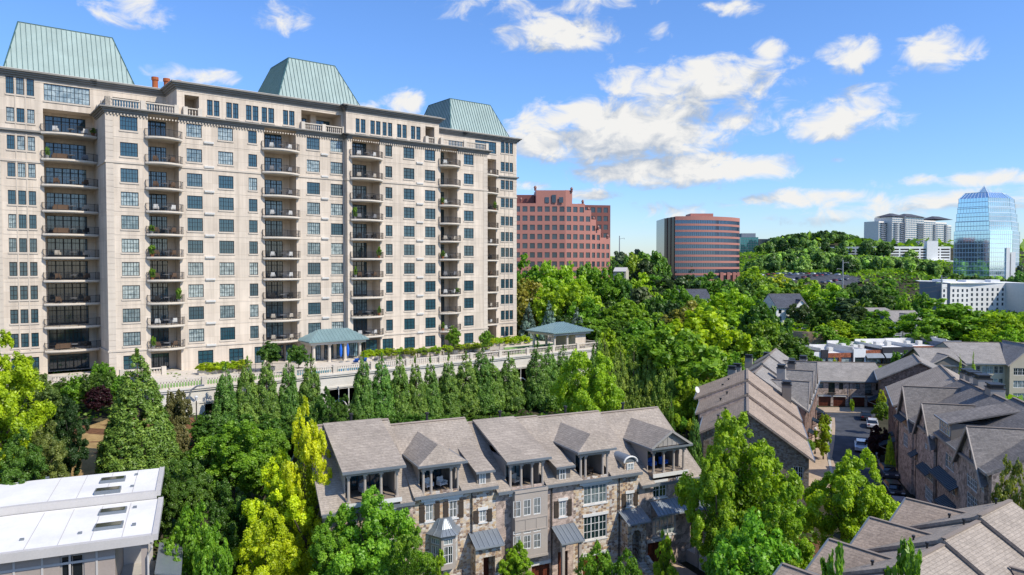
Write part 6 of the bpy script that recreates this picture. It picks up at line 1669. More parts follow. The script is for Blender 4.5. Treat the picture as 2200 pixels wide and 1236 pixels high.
rt = MB(); rt.slab([(X(1985,470),5,zt),(X(2012),-5,zt),(X(2034),-9,zt-.9),(X(2172),0,zt-.9),(X(2240,440),-25,zt-.9),(X(2240),30,zt-.9),(X(1985,490),30,zt)], .3); rt.box(X(2024), X(2052), -6, 6, zt-.5, zt+1.3); rt.box(X(2080), X(2120), -3, 6, zt-.5, zt+.9); rt.box(X(2140), X(2160), 0, 6, zt-.5, zt+1.1); part('roof', rt, M['white_wall'], HT.e)
# ------------------------------------------------------------------ white townhouses with slate roofs
def gable_block(name, label, cat, px0, px1, Y, ang, yeave, yridge, zb, depth, wall, roof, front=(), right=(), group=None, left=()):
    A = at(px0, yeave, Y); s = Site(None, None, None, (A.x, Y), ang, 0); xe = s.hit(px1, 572)[0]
    h = House(Site(None, None, None, (A.x, Y), ang, zb), 0, xe, label, zb, name, cat, group)
    ze = A.z - zb; zr = zpix(Vector((0, Y+depth/2, 0)), yridge) - zb
    h.shell(ze, max(zr, ze+1.5), depth=depth, yr=depth/2, wallmat=wall, roofmat=roof, sidemat=wall, capmat='ridge_cap', ov=.5)
    return h
WT = gable_block('white_townhouse', 'white townhouse block with dark slate roof among the trees left of the pylon', 'townhouse', 1668, 1738, 310, .12, 660, 632, -32, 15, 'white_wall', 'slate')
for k in range(4):
    for j in range(3): add_window(WT.front, 1+3.4*k, 2.4+3.4*k, WT.ze-2.8-3*j, WT.ze-1.0-3*j, 2, 2, M['frame_dark'], M['glass_house'], ft=.12)
cross_gable(WT, WT.W-6.5, WT.W-.5, WT.ze+3.0, WT.ze, proj=.3, roofmat='slate', wallmat='white_wall')
for j in range(3): add_window(WT.right, 2, 6, WT.ze-2.8-3*j, WT.ze-1.0-3*j, 3, 2, M['frame_dark'], M['glass_house'], ft=.12); 
WT.finish()
h = gable_block('slate_roofed_house', 'slate roofed house half hidden in trees below the striped office building', 'house', 1455, 1528, 330, .05, 640, 622, -32, 14, 'white_wall', 'slate'); h.finish()
h = gable_block('cream_house', 'small cream building corner peeking from the trees right of the pink office', 'house', 1318, 1345, 300, -.3, 583, 576, -25, 8, 'cream', 'membrane_edge')
for k in (1, 3.4): add_window(h.front, k, k+1.1, h.ze-3, h.ze-1.2, 2, 2, M['white_trim'], M['glass_house'])
h.finish()
# blue grey apartments
for i, (p0, p1, Y, ye, yr_, lab) in enumerate(((1868,1925,306,672,662,'grey roofed apartment wing behind the gabled blue grey apartments'),(1918,1990,295,690,668,'blue grey apartment block with white balconies and a front gable between the trees'))):
    h = gable_block('apartment_house', lab, 'apartment house', p0, p1, Y, .1, ye, yr_, -36, 14, 'hotel_grey' if i else 'siding', 'shingle_mid')
    if i:
        xx = h.hit(1940)[0]; x2 = h.hit(1962)[0]; cross_gable(h, xx-1, x2+1, h.ze+2.8, h.ze+.2, proj=.4, roofmat='shingle_mid', wallmat='hotel_white')
        b = MB()
        for j in range(3):
            for (q0, q1) in ((1922,1936),(1941,1961),(1968,1988)):
                a, c = h.hit(q0)[0], h.hit(q1)[0]; z = h.ze-3.0-2.9*j; h.front.hole(a, c, z+.1, z+2.3); b.box(a, c, -1.0, -.002, z, z+.15); b.box(a, c, -1.0, -.94, z+.9, z+1.0); b.box(a, a+.12, -1, -.002, z+.151, z+2.4); b.box(c-.12, c, -1, -.002, z+.151, z+2.4)
                n = int((c-a)/.4); [b.box(a+.4*q, a+.4*q+.08, -.99, -.95, z+.151, z+.9) for q in range(1, n)]
                g = MB(); g.face([(a,1.2,z),(c,1.2,z),(c,1.2,z+2.4),(a,1.2,z+2.4)]); part('balcony_door', g, M['car_glass'], h.e)
        part('balcony', b, M['white_trim'], h.e)
    h.finish()
# round brick wall
rwl = Site('round_brick_wall', 'curved tan brick retaining wall between the trees above the shops', 'wall', at(1752, 740, 240)[:2], 0, 0)
m = MB(); ring = [(10+9.5*math.cos(math.radians(a)) - 9.5, 8+9*math.sin(math.radians(a))) for a in range(-180, 20, 10)]
for p, q in zip(ring[:-1], ring[1:]): m.face([(*p,-32),(*q,-32),(*q,-21.7),(*p,-21.7)]); m.face([(*p,-21.7),(*q,-21.7),(q[0]*.94,q[1]+.5,-21.7),(p[0]*.94,p[1]+.5,-21.7)])
mbrick('brick_tan', (.40,.26,.16), (.33,.21,.13), (.38,.3,.22)); part('wall', m, M['brick_tan'], rwl.e)
# ------------------------------------------------------------------ shops
SH = Site(None, None, None, at(1740, 770, 212)[:2], .12, -29.5)
def shop(label, p0, p1, ytop, mat, yroof=None, awn=None, low=None, proj=0):
    x0, _ = SH.hit(p0); x1, zt = SH.hit(p1, ytop); _, zt = SH.hit((p0+p1)/2, ytop)
    o = SH.w((x0, -proj, 0)); s = Site('shop_building', label, 'shop', (o.x, o.y), SH.ang, -29.5); W_ = x1-x0
    m = MB(); fw = Wall(s, (0,0), (W_,0), 0, zt)
    n = max(1, int(W_/4)); 
    for k in range(n): fw.hole(W_*k/n+.4, W_*(k+1)/n-.4, .1, 2.6)
    fw.build(m, .4); m.box(0, W_, .42, 14+proj, 0, zt-.5); m.box(0, W_, .0, .3, zt-.001, zt+.05); m.face([(0,0,0),(0,.42,0),(0,.42,zt),(0,0,zt)][::-1]); m.face([(W_,0,0),(W_,.42,0),(W_,.42,zt),(W_,0,zt)])
    part('wall', m, M[mat], s.e)
    g = MB(); g.box(.3, W_-.3, .33, .4, .1, 2.6); part('shop_window', g, M['glass_house'], s.e)
    r = MB(); r.box(.05, W_-.05, .45, 14+proj, zt-.49, zt-.42); r.box(0, W_, 13.6+proj, 14+proj, zt-.42, zt+1.1); r.box(0, .3, .5, 13.6+proj, zt-.42, zt+.5); part('roof', r, M['membrane'], s.e)
    if awn:
        for k in range(n):
            a = MB(); a.slab([(W_*k/n+.3,-1.4,2.5),(W_*(k+1)/n-.3,-1.4,2.5),(W_*(k+1)/n-.3,-.02,3.7),(W_*k/n+.3,-.02,3.7)], .08); part('awning', a, M['zinc'], s.e)
    for k in range(2 if W_ > 5 else 1):
        h = MB(); x = W_*(.3+.35*k); h.box(x-.7, x+.7, 7, 8.4, zt-.42, zt+.9); h.box(x-.6, x+.6, 6.95, 7, zt-.1, zt+.6); part('roof_unit', h, M['louvre'], s.e)
    return s
shop('white shop with grey awning at the left end of the shopping strip', 1739, 1765, 757, 'white_wall'); shop('narrow dark grey shop front beside the white left end shop', 1765.5, 1778, 752, 'shop_dark', proj=.4)
shop('red brick shop left of the white panelled shop front', 1778.5, 1834, 759, 'brick_shop', awn=False); shop('white panelled shop front between two red brick ones', 1834.5, 1858, 750, 'white_wall', proj=.5)
shop('red brick shop with three grey awnings next to the long dark shop', 1858.5, 1897, 753, 'brick_shop', awn=True); shop('long charcoal shop front with grey awnings in the shopping strip', 1897.5, 1965, 746, 'shop_dark', awn=True, proj=.4); shop('red brick shop at the right end of the strip behind small trees', 1965.5, 2037, 744, 'brick_shop', awn=True)
shop('pale grey blue flat roofed shop at the far right of the strip', 2038, 2066, 733, 'hotel_grey')
# ------------------------------------------------------------------ cream apartment building on the right
CA = Site(None, None, None, at(2072, 776, 163)[:2], -.10, -30.8)
h = House(CA, 0, 26, 'three storey cream apartment building with large grey roof at the right edge', -30.8, 'apartment_house', 'apartment house')
h.shell(h.hit(2100, 779)[1], zpix(Vector((0,173,0)), 736)+30.8, depth=20, yr=10, wallmat='cream', roofmat='shingle_mid', sidemat='cream', capmat='ridge_cap', ov=.8)
for j, (z0, z1) in enumerate(((1.0,2.7),(3.9,5.6),(6.7,8.4))):
    z1 = min(z1, h.ze-.2)
    for px in (2106,2119,2131,2145,2156): 
        x = h.hit(px)[0]; wd = 1.5 if px == 2131 else .9; add_window(h.front, x-wd/2, x+wd/2, z0, z1, 2 if wd > 1 else 1, 2, M['white_trim'], M['glass_house'], ft=.08, mt=.08)
x0 = h.hit(2165)[0]; x1 = x0+9; cross_gable(h, x0, x1, h.ze+4.0, h.ze, proj=1.6, roofmat='shingle_mid', wallmat='cream', ov=.6)
pr = MB(); pf_ = Wall(h.s, (x0,-1.6), (x1,-1.6), 0, h.ze+.0)
for z0, z1 in ((1.0,2.6),(3.8,5.4),(6.6,8.2)):
    for k in range(2): add_window(pf_, .8+4.2*k, 3.6+4.2*k, z0, min(z1, h.ze-.3), 3, 2, M['white_trim'], M['glass_house'], ft=.08, mt=.1)
pf_.build(pr, .12); pl_ = Wall(h.s, (x0,0), (x0,-1.6), 0, h.ze); pl_.build(pr, 0); part('bay_wall', pr, M['cream'], h.e)
h.finish()
h2_ = House(CA, -7.6, -.2, 'lower wing of the cream apartment building with a low front gable and brick base', -30.8, 'apartment_house', 'apartment house')
h2_.shell(h2_.hit(2030, 776)[1]-.6, h2_.hit(2030, 776)[1]+2.2, depth=12, yr=6, wallmat='brick', roofmat='shingle_mid', sidemat='cream', capmat='ridge_cap', ov=.8, lov=.8)
cross_gable(h2_, .3, 6.9, h2_.ze+1.9, h2_.ze+.1, proj=.8, roofmat='shingle_mid', wallmat='siding', ov=.7)
for x in (1.2, 4.6): 
    for z in (1.2, 4.4): add_window(h2_.front, x, x+1.1, z, z+1.6, 2, 2, M['white_trim'], M['glass_house'])
h2_.finish()
# ------------------------------------------------------------------ pylons, mast, lamps
def pylon(px, ytop, Y, label, arms=4):
    A = at(px, ytop, Y); zg = ground(A.x, Y); e = link('power_pole', None, None, (A.x, Y, zg)); tag(e, label, 'power pole')
    h = A.z-zg; m = MB(); m.cyl(0,0,0,h,.55,10,.3); part('pole', m, M['metal_pole'], e)
    for i in range(arms):
        a = MB(); z = h*(.96-.13*i); a.bar((0,0,z-.6),((-3.4 if i % 2 else 3.4),0,z),.22); a.cyl((-3.4 if i % 2 else 3.4),0,z-.9,z,.16,6); part('cross_arm', a, M['metal_pole'], e)
    return e, Vector((A.x, Y, A.z))
e1, W1 = pylon(1811, 559, 430, 'tall grey power pole with side arms rising from the trees mid right'); e2, W2 = pylon(2023, 592, 455, 'grey power pole standing just left of the hotel roof', 3); e3, W3 = pylon(1331, 507, 520, 'thin communication mast on the skyline between the pink and striped offices', 1)
for i in range(3):
    m = MB(); m.tube([W1.lerp(W2, t/8) + Vector((0,0,-3-3*i-6*(1-(2*t/8-1)**2))) for t in range(9)], .07, 4); o = link('power_line', m.mesh('power_line', M['pipe_dark'])); tag(o, ['upper','middle','lower'][i]+' power line strung between the two grey power poles', 'power line')
def street_lamp(x, y, h, label):
    z = ground(x, y); e = link('street_lamp', None, None, (x, y, z)); tag(e, label, 'street lamp'); m = MB(); m.cyl(0,0,0,h,.07,8); m.cyl(0,0,0,.5,.14,8); part('pole', m, M['pipe_dark'], e)
    l = MB(); l.cyl(0,0,h,h+.45,.12,8,.2); l.cyl(0,0,h+.45,h+.65,.24,8,.05); part('lantern', l, M['lamp_white'], e)
p = onz(1751, 975, -28.4); street_lamp(p.x, p.y, 3.6, 'black lamp post on the left pavement of the street')
p = onz(423, 962, -22.5); street_lamp(p.x, p.y, 3.2, 'black lamp post beside the garage driveway under the podium')
# driveway gate area under the deck at the left
p = D.w((6, YE-3, 0)); drape('driveway', [(p.x-4,p.y-8),(p.x-2,p.y-3),(p.x+3,p.y+2)], M['mulch'], .15, 6)
e = link('hanging_arch_lamp', None, None, (D.w((3.2,YE-.8,0)).x, D.w((3.2,YE-.8,0)).y, ground(p.x,p.y))); tag(e, 'grey curved arm lamp post beside the garage opening', 'lamp post')
m = MB(); m.tube([(0,0,0),(0,0,4.2),(.3,0,5.0),(1.0,0,5.5),(1.9,0,5.6)], .12, 8); part('pole', m, M['metal_pole'], e)
# ------------------------------------------------------------------ vegetation
def leaf_mesh(name, C, Nn, size, tint, mat, asp=1.5):
    n = len(C); r = rng.normal(size=(n, 3)); Nn = Nn / (np.linalg.norm(Nn, axis=1, keepdims=True) + 1e-9)
    t = np.cross(Nn, r); t /= (np.linalg.norm(t, axis=1, keepdims=True) + 1e-9); b = np.cross(Nn, t)
    s = (size * rng.uniform(.65, 1.25, n))[:, None]; a = s * asp * .5; w = s * .5
    V = np.stack([C - t*a, C + b*w*.9 - t*a*.1, C + t*a, C - b*w*.9 - t*a*.1], 1).reshape(-1, 3)
    me = bpy.data.meshes.new(name); me.vertices.add(4*n); me.vertices.foreach_set('co', V.astype(np.float32).ravel())
    me.loops.add(4*n); me.loops.foreach_set('vertex_index', np.arange(4*n, dtype=np.int32)); me.polygons.add(n)
    me.polygons.foreach_set('loop_start', np.arange(0, 4*n, 4, dtype=np.int32)); me.update()
    at_ = me.attributes.new('tint', 'FLOAT', 'POINT'); at_.data.foreach_set('value', np.repeat(tint, 4).astype(np.float32))
    me.materials.append(mat); me.validate(); return me
def unit(v): return v / (np.linalg.norm(v, axis=-1, keepdims=True) + 1e-9)
def crown_round(name, nleaf, size, nl=30, H=2.0, gap=.0, top=0.0, seed=0, jit=.6):
    """broad crown: radius 1, height 0..2, made of many leafy lobes"""
    g = np.random.default_rng(seed); D_ = unit(g.normal(size=(nl*3, 3))); keep = []
    for d in D_:                                   # spread the lobes
        if all(np.dot(d, k) < .83 for k in keep): keep.append(d)
        if len(keep) >= nl: break
    D_ = np.array(keep); nl = len(D_)
    rr = g.uniform(.50, .86, nl); Lc = D_ * rr[:, None]; Lc[:, 2] *= H/2*1.04; Lr = g.uniform(.24, .40, nl) * (1.12 - .35*np.maximum(0, D_[:, 2]))
    sub = []                                       # second generation of tufts on each lobe
    for c, r in zip(Lc, Lr):
        m = 15; d = unit(g.normal(size=(m, 3))); d = unit(d + .6*unit(c)); sub += [(c + d_*r*g.uniform(.45, 1.12), r*g.uniform(.16, .42), unit(c+1e-6)) for d_ in d]
    cs = np.array([s[0] for s in sub]); rs = np.array([s[1] for s in sub]); wts = rs**2; wts /= wts.sum()
    idx = g.choice(len(sub), nleaf, p=wts); d = unit(g.normal(size=(nleaf, 3))); out = unit(cs[idx])
    d = unit(d + .55*out); P = cs[idx] + d * (rs[idx] * (.35 + .95*g.beta(2.2, 1.6, nleaf)))[:, None] * np.array([1, 1, .8]) + g.normal(0, .012, (nleaf, 3))
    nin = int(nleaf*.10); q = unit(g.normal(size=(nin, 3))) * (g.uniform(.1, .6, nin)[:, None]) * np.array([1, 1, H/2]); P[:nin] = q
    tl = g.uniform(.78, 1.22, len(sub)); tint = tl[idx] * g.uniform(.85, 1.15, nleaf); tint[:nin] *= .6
    Nn = unit(d + jit*g.normal(size=(nleaf, 3)) + np.array([0, 0, .35]))
    P[:, 2] += H/2
    lo, hi = np.percentile(P[:, 2], (.4, 99.7)); P[:, 2] = (P[:, 2]-lo)/(hi-lo)*H; rr_ = np.percentile(np.hypot(P[:, 0], P[:, 1]), 98.5); P[:, :2] /= rr_
    taper = 1 - top*np.clip(P[:, 2]/(H/2)-1, 0, 1)**1.2; P[:, 0] *= taper; P[:, 1] *= taper
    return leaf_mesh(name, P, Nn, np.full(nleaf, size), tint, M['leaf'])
def crown_cone(name, nleaf, size, nt=230, seed=0, blunt=.85, elong=1.9, top=.0):
    """conifer crown: radius 1 at the base, height 0..1 scaled by the object (z in units where H=1)"""
    g = np.random.default_rng(seed); z = 1 - np.sqrt(g.uniform(0, 1, nt)); z = np.clip(z, 0, .985); th = g.uniform(0, 2*PI, nt)
    prof = ((1-z)**blunt) * (np.minimum(1, .72 + 2.2*z)) 
    R = prof * (g.uniform(.66, 1.0, nt) if nt < 500 else g.uniform(.8, 1.0, nt)); c = np.stack([R*np.cos(th), R*np.sin(th), z], 1)
    tr = (.13 + .10*prof) * (1 if nt < 500 else .62) * g.uniform(.75, 1.25, nt); w = tr**2; w /= w.sum(); idx = g.choice(nt, nleaf, p=w)
    d = unit(g.normal(size=(nleaf, 3))); o = np.stack([np.cos(th[idx]), np.sin(th[idx]), np.full(nleaf, .5)], 1); d = unit(d + .6*o)
    k = tr[idx] * g.uniform(.4, 1.05, nleaf); P = c[idx] + d * k[:, None] * np.array([1, 1, .16*elong])
    tint = g.uniform(.7, 1.3, nt)[idx] * g.uniform(.75, 1.25, nleaf)
    leader = int(nleaf*.006); P[:leader] = np.stack([g.normal(0, .02, leader), g.normal(0, .02, leader), g.uniform(.93, 1.03, leader)], 1)
    Nn = unit(d + .35*g.normal(size=(nleaf, 3)) + np.array([0, 0, .3])); return P, Nn, tint
def cone_mesh(name, nleaf, size, H=3.2, **kw):
    P, Nn, tint = crown_cone(name, nleaf, size, **kw); P = P * np.array([1, 1, H]); return leaf_mesh(name, P, Nn, np.full(nleaf, size), tint, M['needle'], asp=1.8)
PR = {}
for v in range(3):
    PR['near', v] = crown_round('crown_near', 46000, .040, nl=38, seed=10+v, top=.12)
    PR['neartall', v] = crown_round('crown_near_tall', 60000, .042, nl=52, H=3.6, seed=15+v, top=.3)
    PR['mid', v] = crown_round('crown_mid', 12000, .080, nl=26, seed=20+v)
    PR['midtall', v] = crown_round('crown_mid_tall', 16000, .082, nl=36, H=3.4, seed=25+v, top=.3)
    PR['far', v] = crown_round('crown_far', 3600, .135, nl=18, seed=30+v)
    PR['cone', v] = cone_mesh('conifer_near', 26000, .060, seed=40+v, blunt=.64, nt=380)
    PR['conefar', v] = cone_mesh('conifer_far', 3500, .17, seed=50+v, nt=120)
PR['conebig'] = cone_mesh('conifer_large', 60000, .040, seed=47, blunt=.8, nt=900)
for v in range(2): PR['airy', v] = crown_round('crown_airy', 13000, .055, nl=40, seed=60+v, top=.2)
PR['big', 0] = crown_round('crown_big_leaves', 9000, .085, nl=22, seed=70)
PR['big', 1] = crown_round('crown_big_leaves', 9000, .085, nl=22, seed=71)
def pine_mesh(seed):
    g = np.random.default_rng(seed); P = []; Nn = []; T_ = []
    for i in range(26):
        z = .35 + .65*(i/26)**.8 + g.uniform(-.03, .03); th = g.uniform(0, 2*PI); r = g.uniform(.25, .85)*(1.25-z*.75); c = np.array([r*math.cos(th), r*math.sin(th), z*3])
        n = 110; d = unit(g.normal(size=(n, 3))); P.append(c + d*np.array([.34, .34, .15])*g.uniform(.4, 1, n)[:, None]); Nn.append(unit(d+[0,0,.6])); T_.append(np.full(n, g.uniform(.7, 1.3))*g.uniform(.7, 1.3, n))
    return leaf_mesh('pine_crown', np.concatenate(P), np.concatenate(Nn), np.full(26*110, .13), np.concatenate(T_), M['needle'], 1.8)
for v in range(2): PR['pine', v] = pine_mesh(80+v)
# trunks: height 1, radius about .03, limbs reach into the crown
def trunk_mesh(seed, limbs=6):
    r = random.Random(seed); m = MB(); top = Vector((r.uniform(-.02,.02), r.uniform(-.02,.02), .82)); m.tube([(0,0,-.05),(0,0,.12),(.008,.004,.35),top*.8,top], [.030,.022,.018,.012,.004], 8)
    for i in range(limbs):
        a = 2*PI*i/limbs + r.uniform(-.4,.4); z0 = .28+.42*i/limbs; b = Vector((math.cos(a), math.sin(a), 0)); L_ = r.uniform(.16,.24)*(1.15-z0*.7)
        m.tube([(0,0,z0), tuple(b*L_*.5+Vector((0,0,z0+.08))), tuple(b*L_+Vector((0,0,z0+.17+r.uniform(0,.05))))], [.011,.008,.003], 6)
    return m.mesh('trunk', M['bark'])
TRK = [trunk_mesh(i) for i in range(3)]; tm = MB(); tm.tube([(0,0,-.05),(0,0,.5),(0,0,.97)], [.022,.014,.002], 7); TRK_C = tm.mesh('trunk', M['bark'])
COLR = dict(fresh=(.22,.42,.028), bright=(.34,.52,.022), yellow=(.54,.68,.018), lime=(.42,.56,.018), mid=(.195,.365,.026), deep=(.105,.215,.025), dark=(.065,.125,.028), olive=(.29,.31,.05), pine=(.075,.115,.032), spruce=(.17,.25,.19), cryp=(.135,.25,.035), cryp2=(.19,.30,.035), magno=(.20,.26,.055), purple=(.05,.012,.018), brown=(.32,.28,.10), redgreen=(.19,.16,.05))
tr_ = random.Random(11)
NT = [0]
def tree(px, ytop, wpx, Y, col, label, kind=None, lod=None, cf=.84, group=None, name=None, zg=None, jit=True, W=None, ztop=None, r=None, cat=None):
    A = W if W is not None else at(px, ytop, Y); zt = A.z if ztop is None else ztop
    x, y = A.x, A.y; g = ground(x, y) if zg is None else zg; h = zt - g
    if h < .3: return None
    r = (wpx / FL * Y / 2) if r is None else r
    kind = kind or 'round'
    lod = lod or ('near' if Y < 112 else 'mid' if Y < 260 else 'far')
    nm = name or {'round':'leafy_tree','cone':'conifer_tree','pine':'pine_tree','airy':'leafy_tree','big':'leafy_tree','shrub':'shrub'}[kind]
    e = link(nm, None, None, (x, y, g), tr_.uniform(0, 6.28)); e.rotation_euler[0] = tr_.uniform(-.035, .035); e.rotation_euler[1] = tr_.uniform(-.035, .035); tag(e, label, cat or ('shrub' if kind == 'shrub' else 'tree'), group)
    c = COLR[col] if isinstance(col, str) else col; k = tr_.uniform(.88, 1.14); hshift = tr_.uniform(.86, 1.14)
    v = tr_.randrange(3); NT[0] += 1
    if kind in ('cone',):
        o = link('crown', PR['conebig'] if wpx > 150 else PR['cone' if Y < 150 else 'conefar', v], e, (0, 0, h*.03)); o.scale = (r, r, h*.97/3.2); t = link('trunk', TRK_C, e); t.scale = (h, h, h)
    elif kind == 'pine':
        o = link('crown', PR['pine', v % 2], e, (0, 0, 0)); o.scale = (r, r, h/3.05); t = link('trunk', TRK_C, e); t.scale = (h*.7, h*.7, h)
    elif kind == 'shrub':
        o = link('foliage', PR['mid' if Y < 140 else 'far', v], e, (0, 0, -h*.25)); o.scale = (r, r, h*1.25/2.0)
        s = MB(); 
    else:
        hc = h*cf; tall = kind == 'round' and lod in ('near', 'mid') and hc/(2*r) > 1.65
        key = {'round': (lod + ('tall' if tall else ''), v), 'airy': ('airy', v % 2), 'big': ('big', v % 2)}[kind]
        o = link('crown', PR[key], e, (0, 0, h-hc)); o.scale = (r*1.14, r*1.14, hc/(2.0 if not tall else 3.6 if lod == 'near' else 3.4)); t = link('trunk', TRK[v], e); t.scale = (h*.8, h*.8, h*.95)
    haze_mix = min(.22, max(0, (y-250)/2600)); c = (c[0]*(1-haze_mix)+.26*haze_mix, c[1]*(1-haze_mix)+.36*haze_mix, c[2]*(1-haze_mix)+.42*haze_mix)  # aerial haze put into the foliage colour, paler and bluer with distance
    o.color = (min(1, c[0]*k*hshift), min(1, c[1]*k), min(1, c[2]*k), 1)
    return e
# --- foreground left
tree(8, 722, 165, 60, 'lime', 'bright yellow green leafy tree cut by the left photo edge', kind='round')
tree(60, 775, 100, 70, 'magno', 'magnolia tree with pale leaf edges just right of the bright tree at the left edge')
tree(94, 812, 112, 66, 'magno', 'broad magnolia tree left of the dry grass slope, in the middle of its clump')
tree(146, 852, 76, 66, 'dark', 'dark green dense tree beside the dry grass slope')
tree(86, 915, 104, 59, 'magno', 'lowest magnolia tree just above the white membrane roof')
tree(35, 930, 120, 57, 'deep', 'deep green tree above the white roof near the left edge')
tree(296, 757, 172, 70, 'cryp', 'largest dark conifer, standing alone right of the dry grass slope', kind='cone')
for i, (px, yt, w) in enumerate(((481,787,62),(527,773,64),(571,764,62),(617,770,58),(662,768,66))):
    u, _ = T.hit(px, 572, -21); P_ = T.w((u, -21)); a = at(px, yt, P_.y)
    tree(px, yt-3, w*.98, P_.y, 'cryp', 'tall narrow dark conifer, %s from the left in the row of five under the deck' % ['first','second','third','fourth','last'][i], kind='cone')
lst = ((777,765,68),(820,766,64),(857,766,62),(896,772,60),(926,773,58),(962,768,64),(1000,762,66),(1033,746,66),(1057,772,58),(1097,762,66),(1150,740,64),(1180,744,60),(1208,748,58))
wd_ = ['first','second','third','fourth','fifth','sixth','seventh','eighth','ninth','tenth','eleventh','twelfth','last']
for i, (px, yt, w) in enumerate(lst):
    u, _ = T.hit(px, 572, -22); P_ = T.w((u, -22)); 
    tree(px, yt-3, w*tr_.uniform(.86,1.02), P_.y, 'cryp', 'tall narrow conifer, %s from the left in the long row behind the front townhouses' % wd_[i], kind='cone')
for i, (px, yt, w) in enumerate(((1284,714,50),(1301,722,44),(1318,744,44),(1338,739,44),(1361,742,44),(1389,746,46),(1416,733,50),(1440,752,44))):
    tree(px, yt, w*1.1, 114, 'cryp2', 'slender olive conifer, %s from the left in the group right of the bright round tree' % wd_[i], kind='cone')
tree(1255, 757, 128, 96, 'bright', 'bright green round tree right of the dark conifer row under the garden pavilion')
tree(1310, 709, 84, 124, 'bright', 'bright green tree top rising behind the slender olive conifers')
tree(1422, 722, 105, 132, 'lime', 'pale yellow green tree behind the slender olive conifers'); tree(1466, 738, 92, 124, 'bright', 'bright green tree right of the slender olive conifers')
tree(1476, 812, 66, 108, 'bright', 'bright green small tree left of the brown roofed row'); tree(1516, 752, 76, 122, 'brown', 'brownish half bare tree behind the brown roofed row', kind='airy')
tree(1548, 768, 58, 128, 'lime', 'yellow green bush tree between the half bare tree and the chimneys')
tree(1498, 884, 48, 79, 'cryp', 'dark conifer between the front row gable and the brown roofed row', kind='cone'); tree(1540, 902, 40, 78, 'cryp', 'smaller dark conifer in front of the brown roofs', kind='cone')
tree(1440, 850, 26, 92, 'deep', 'narrow columnar evergreen behind the right end of the front row', kind='cone')
tree(1610, 893, 235, 62, 'bright', 'large bright green tree right of the front townhouse row'); tree(1545, 985, 110, 60, 'bright', 'bright green tree touching the right gable of the front row')
tree(1680, 1040, 120, 58, 'bright', 'bright green tree low on the right side of the largest bright tree')
tree(1640, 1112, 210, 50, 'fresh', 'mid green feathery tree at the bottom, right of the curved stairs', kind='airy'); tree(1560, 1140, 110, 53, 'mid', 'mid green small tree beside the curved stairs', kind='airy')
tree(1820, 968, 178, 65, 'bright', 'bright green round tree hiding the lower end of the street')
tree(1800, 1174, 105, 37, 'mid', 'leafy tree top poking over the bottom edge, left of two', kind='big'); tree(1928, 1172, 128, 37, 'mid', 'leafy tree top poking over the bottom edge, right of two', kind='big')
tree(805, 1048, 205, 55, 'fresh', 'mid green tree in front of the left end townhouse'); tree(705, 1105, 130, 53, 'fresh', 'mid green tree left of the one hiding the left end townhouse'); tree(885, 1140, 110, 52, 'fresh', 'mid green tree low in front of the hexagonal bay')
tree(668, 866, 104, 58, 'yellow', 'tall bright yellow green tree left of the front townhouse row'); tree(600, 975, 150, 58, 'yellow', 'bright yellow green tree below and left of the tallest yellow one'); tree(575, 1090, 130, 53, 'yellow', 'lowest bright yellow green tree by the bottom edge')
tree(500, 908, 180, 71, 'fresh', 'broad mid green tree under the row of five conifers'); tree(565, 925, 110, 72, 'mid', 'mid green tree squeezed between the broad one and the yellow tree')
tree(420, 1085, 125, 52, 'fresh', 'feathery mid green tree right of the white roofed building', kind='airy'); tree(470, 1130, 90, 50, 'fresh', 'small feathery green tree by the bottom edge left of the yellow one', kind='airy')
for (px, yt, w, Y, l) in ((395,985,120,62,'dark green tree behind the white roof corner'),(345,1000,90,60,'dark green bushy tree touching the white roof edge'),(480,1040,130,60,'dark tree in the gap under the broad mid green tree'),(560,1060,110,60,'dark tree behind the lowest yellow tree'),(390,1110,80,56,'dark low tree at the corner of the white roofed building'),(650,1060,90,60,'dark tree between yellow tree and left end townhouse'),(735,852,80,82,'dark tree behind the left end of the front row ridge'),(700,835,70,86,'dark tree top between conifers and the yellow tree'),(440,960,100,72,'dark green tree left of the broad mid green one')):
    tree(px, yt, w, Y, 'deep', l)
tree(1108, 1166, 78, 60, 'bright', 'small bright green tree in front of the tall grey bay', cf=.95); tree(1278, 1168, 84, 58, 'mid', 'small green tree before the arched entry house, left of two', kind='airy', cf=.95); tree(1342, 1186, 84, 57, 'mid', 'small green tree before the arched entry house, right of two', kind='airy', cf=.95)
tree(1430, 1142, 50, 61, 'bright', 'narrow columnar bright green tree in front of the red garage door', cf=.97); tree(935, 1190, 66, 53, 'lime', 'yellow green small tree below the hexagonal bay', cf=.95)
tree(2168, 985, 90, 60, 'olive', 'thin half bare tree at the right edge in front of the dark brick wall', kind='airy')
# --- shrubs
def shrub(px, py, wpx, Y, hgt, col, label, zg=None, name='shrub', group=None):
    A = at(px, py, Y); g = A.z if zg is None else zg; return tree(px, py, wpx, Y, col, label, kind='shrub', W=Vector((A.x, A.y, 0)), ztop=g+hgt, zg=g, name=name, group=group)
shrub(376, 922, 62, 80, 4.2, 'redgreen', 'reddish green bush under the podium corner'); shrub(388, 965, 46, 77, 2.6, 'brown', 'brownish rounded bush beside the driveway')
shrub(213, 872, 58, 84, 2.2, 'purple', 'dark purple shrub above the dry grass slope'); shrub(217, 822, 52, 96, 2.6, 'mid', 'clipped round green hedge bush by the stone balustrade')
for i, (px, py, w, c) in enumerate(((130,862,60,'deep'),(165,858,62,'mid'),(200,850,60,'deep'),(235,850,62,'deep'),(262,856,56,'mid'))): shrub(px, py, w, 88, 2.7, c, ['leftmost','second','middle','fourth','rightmost'][i]+' bush of the tall hedge above the dry grass slope')
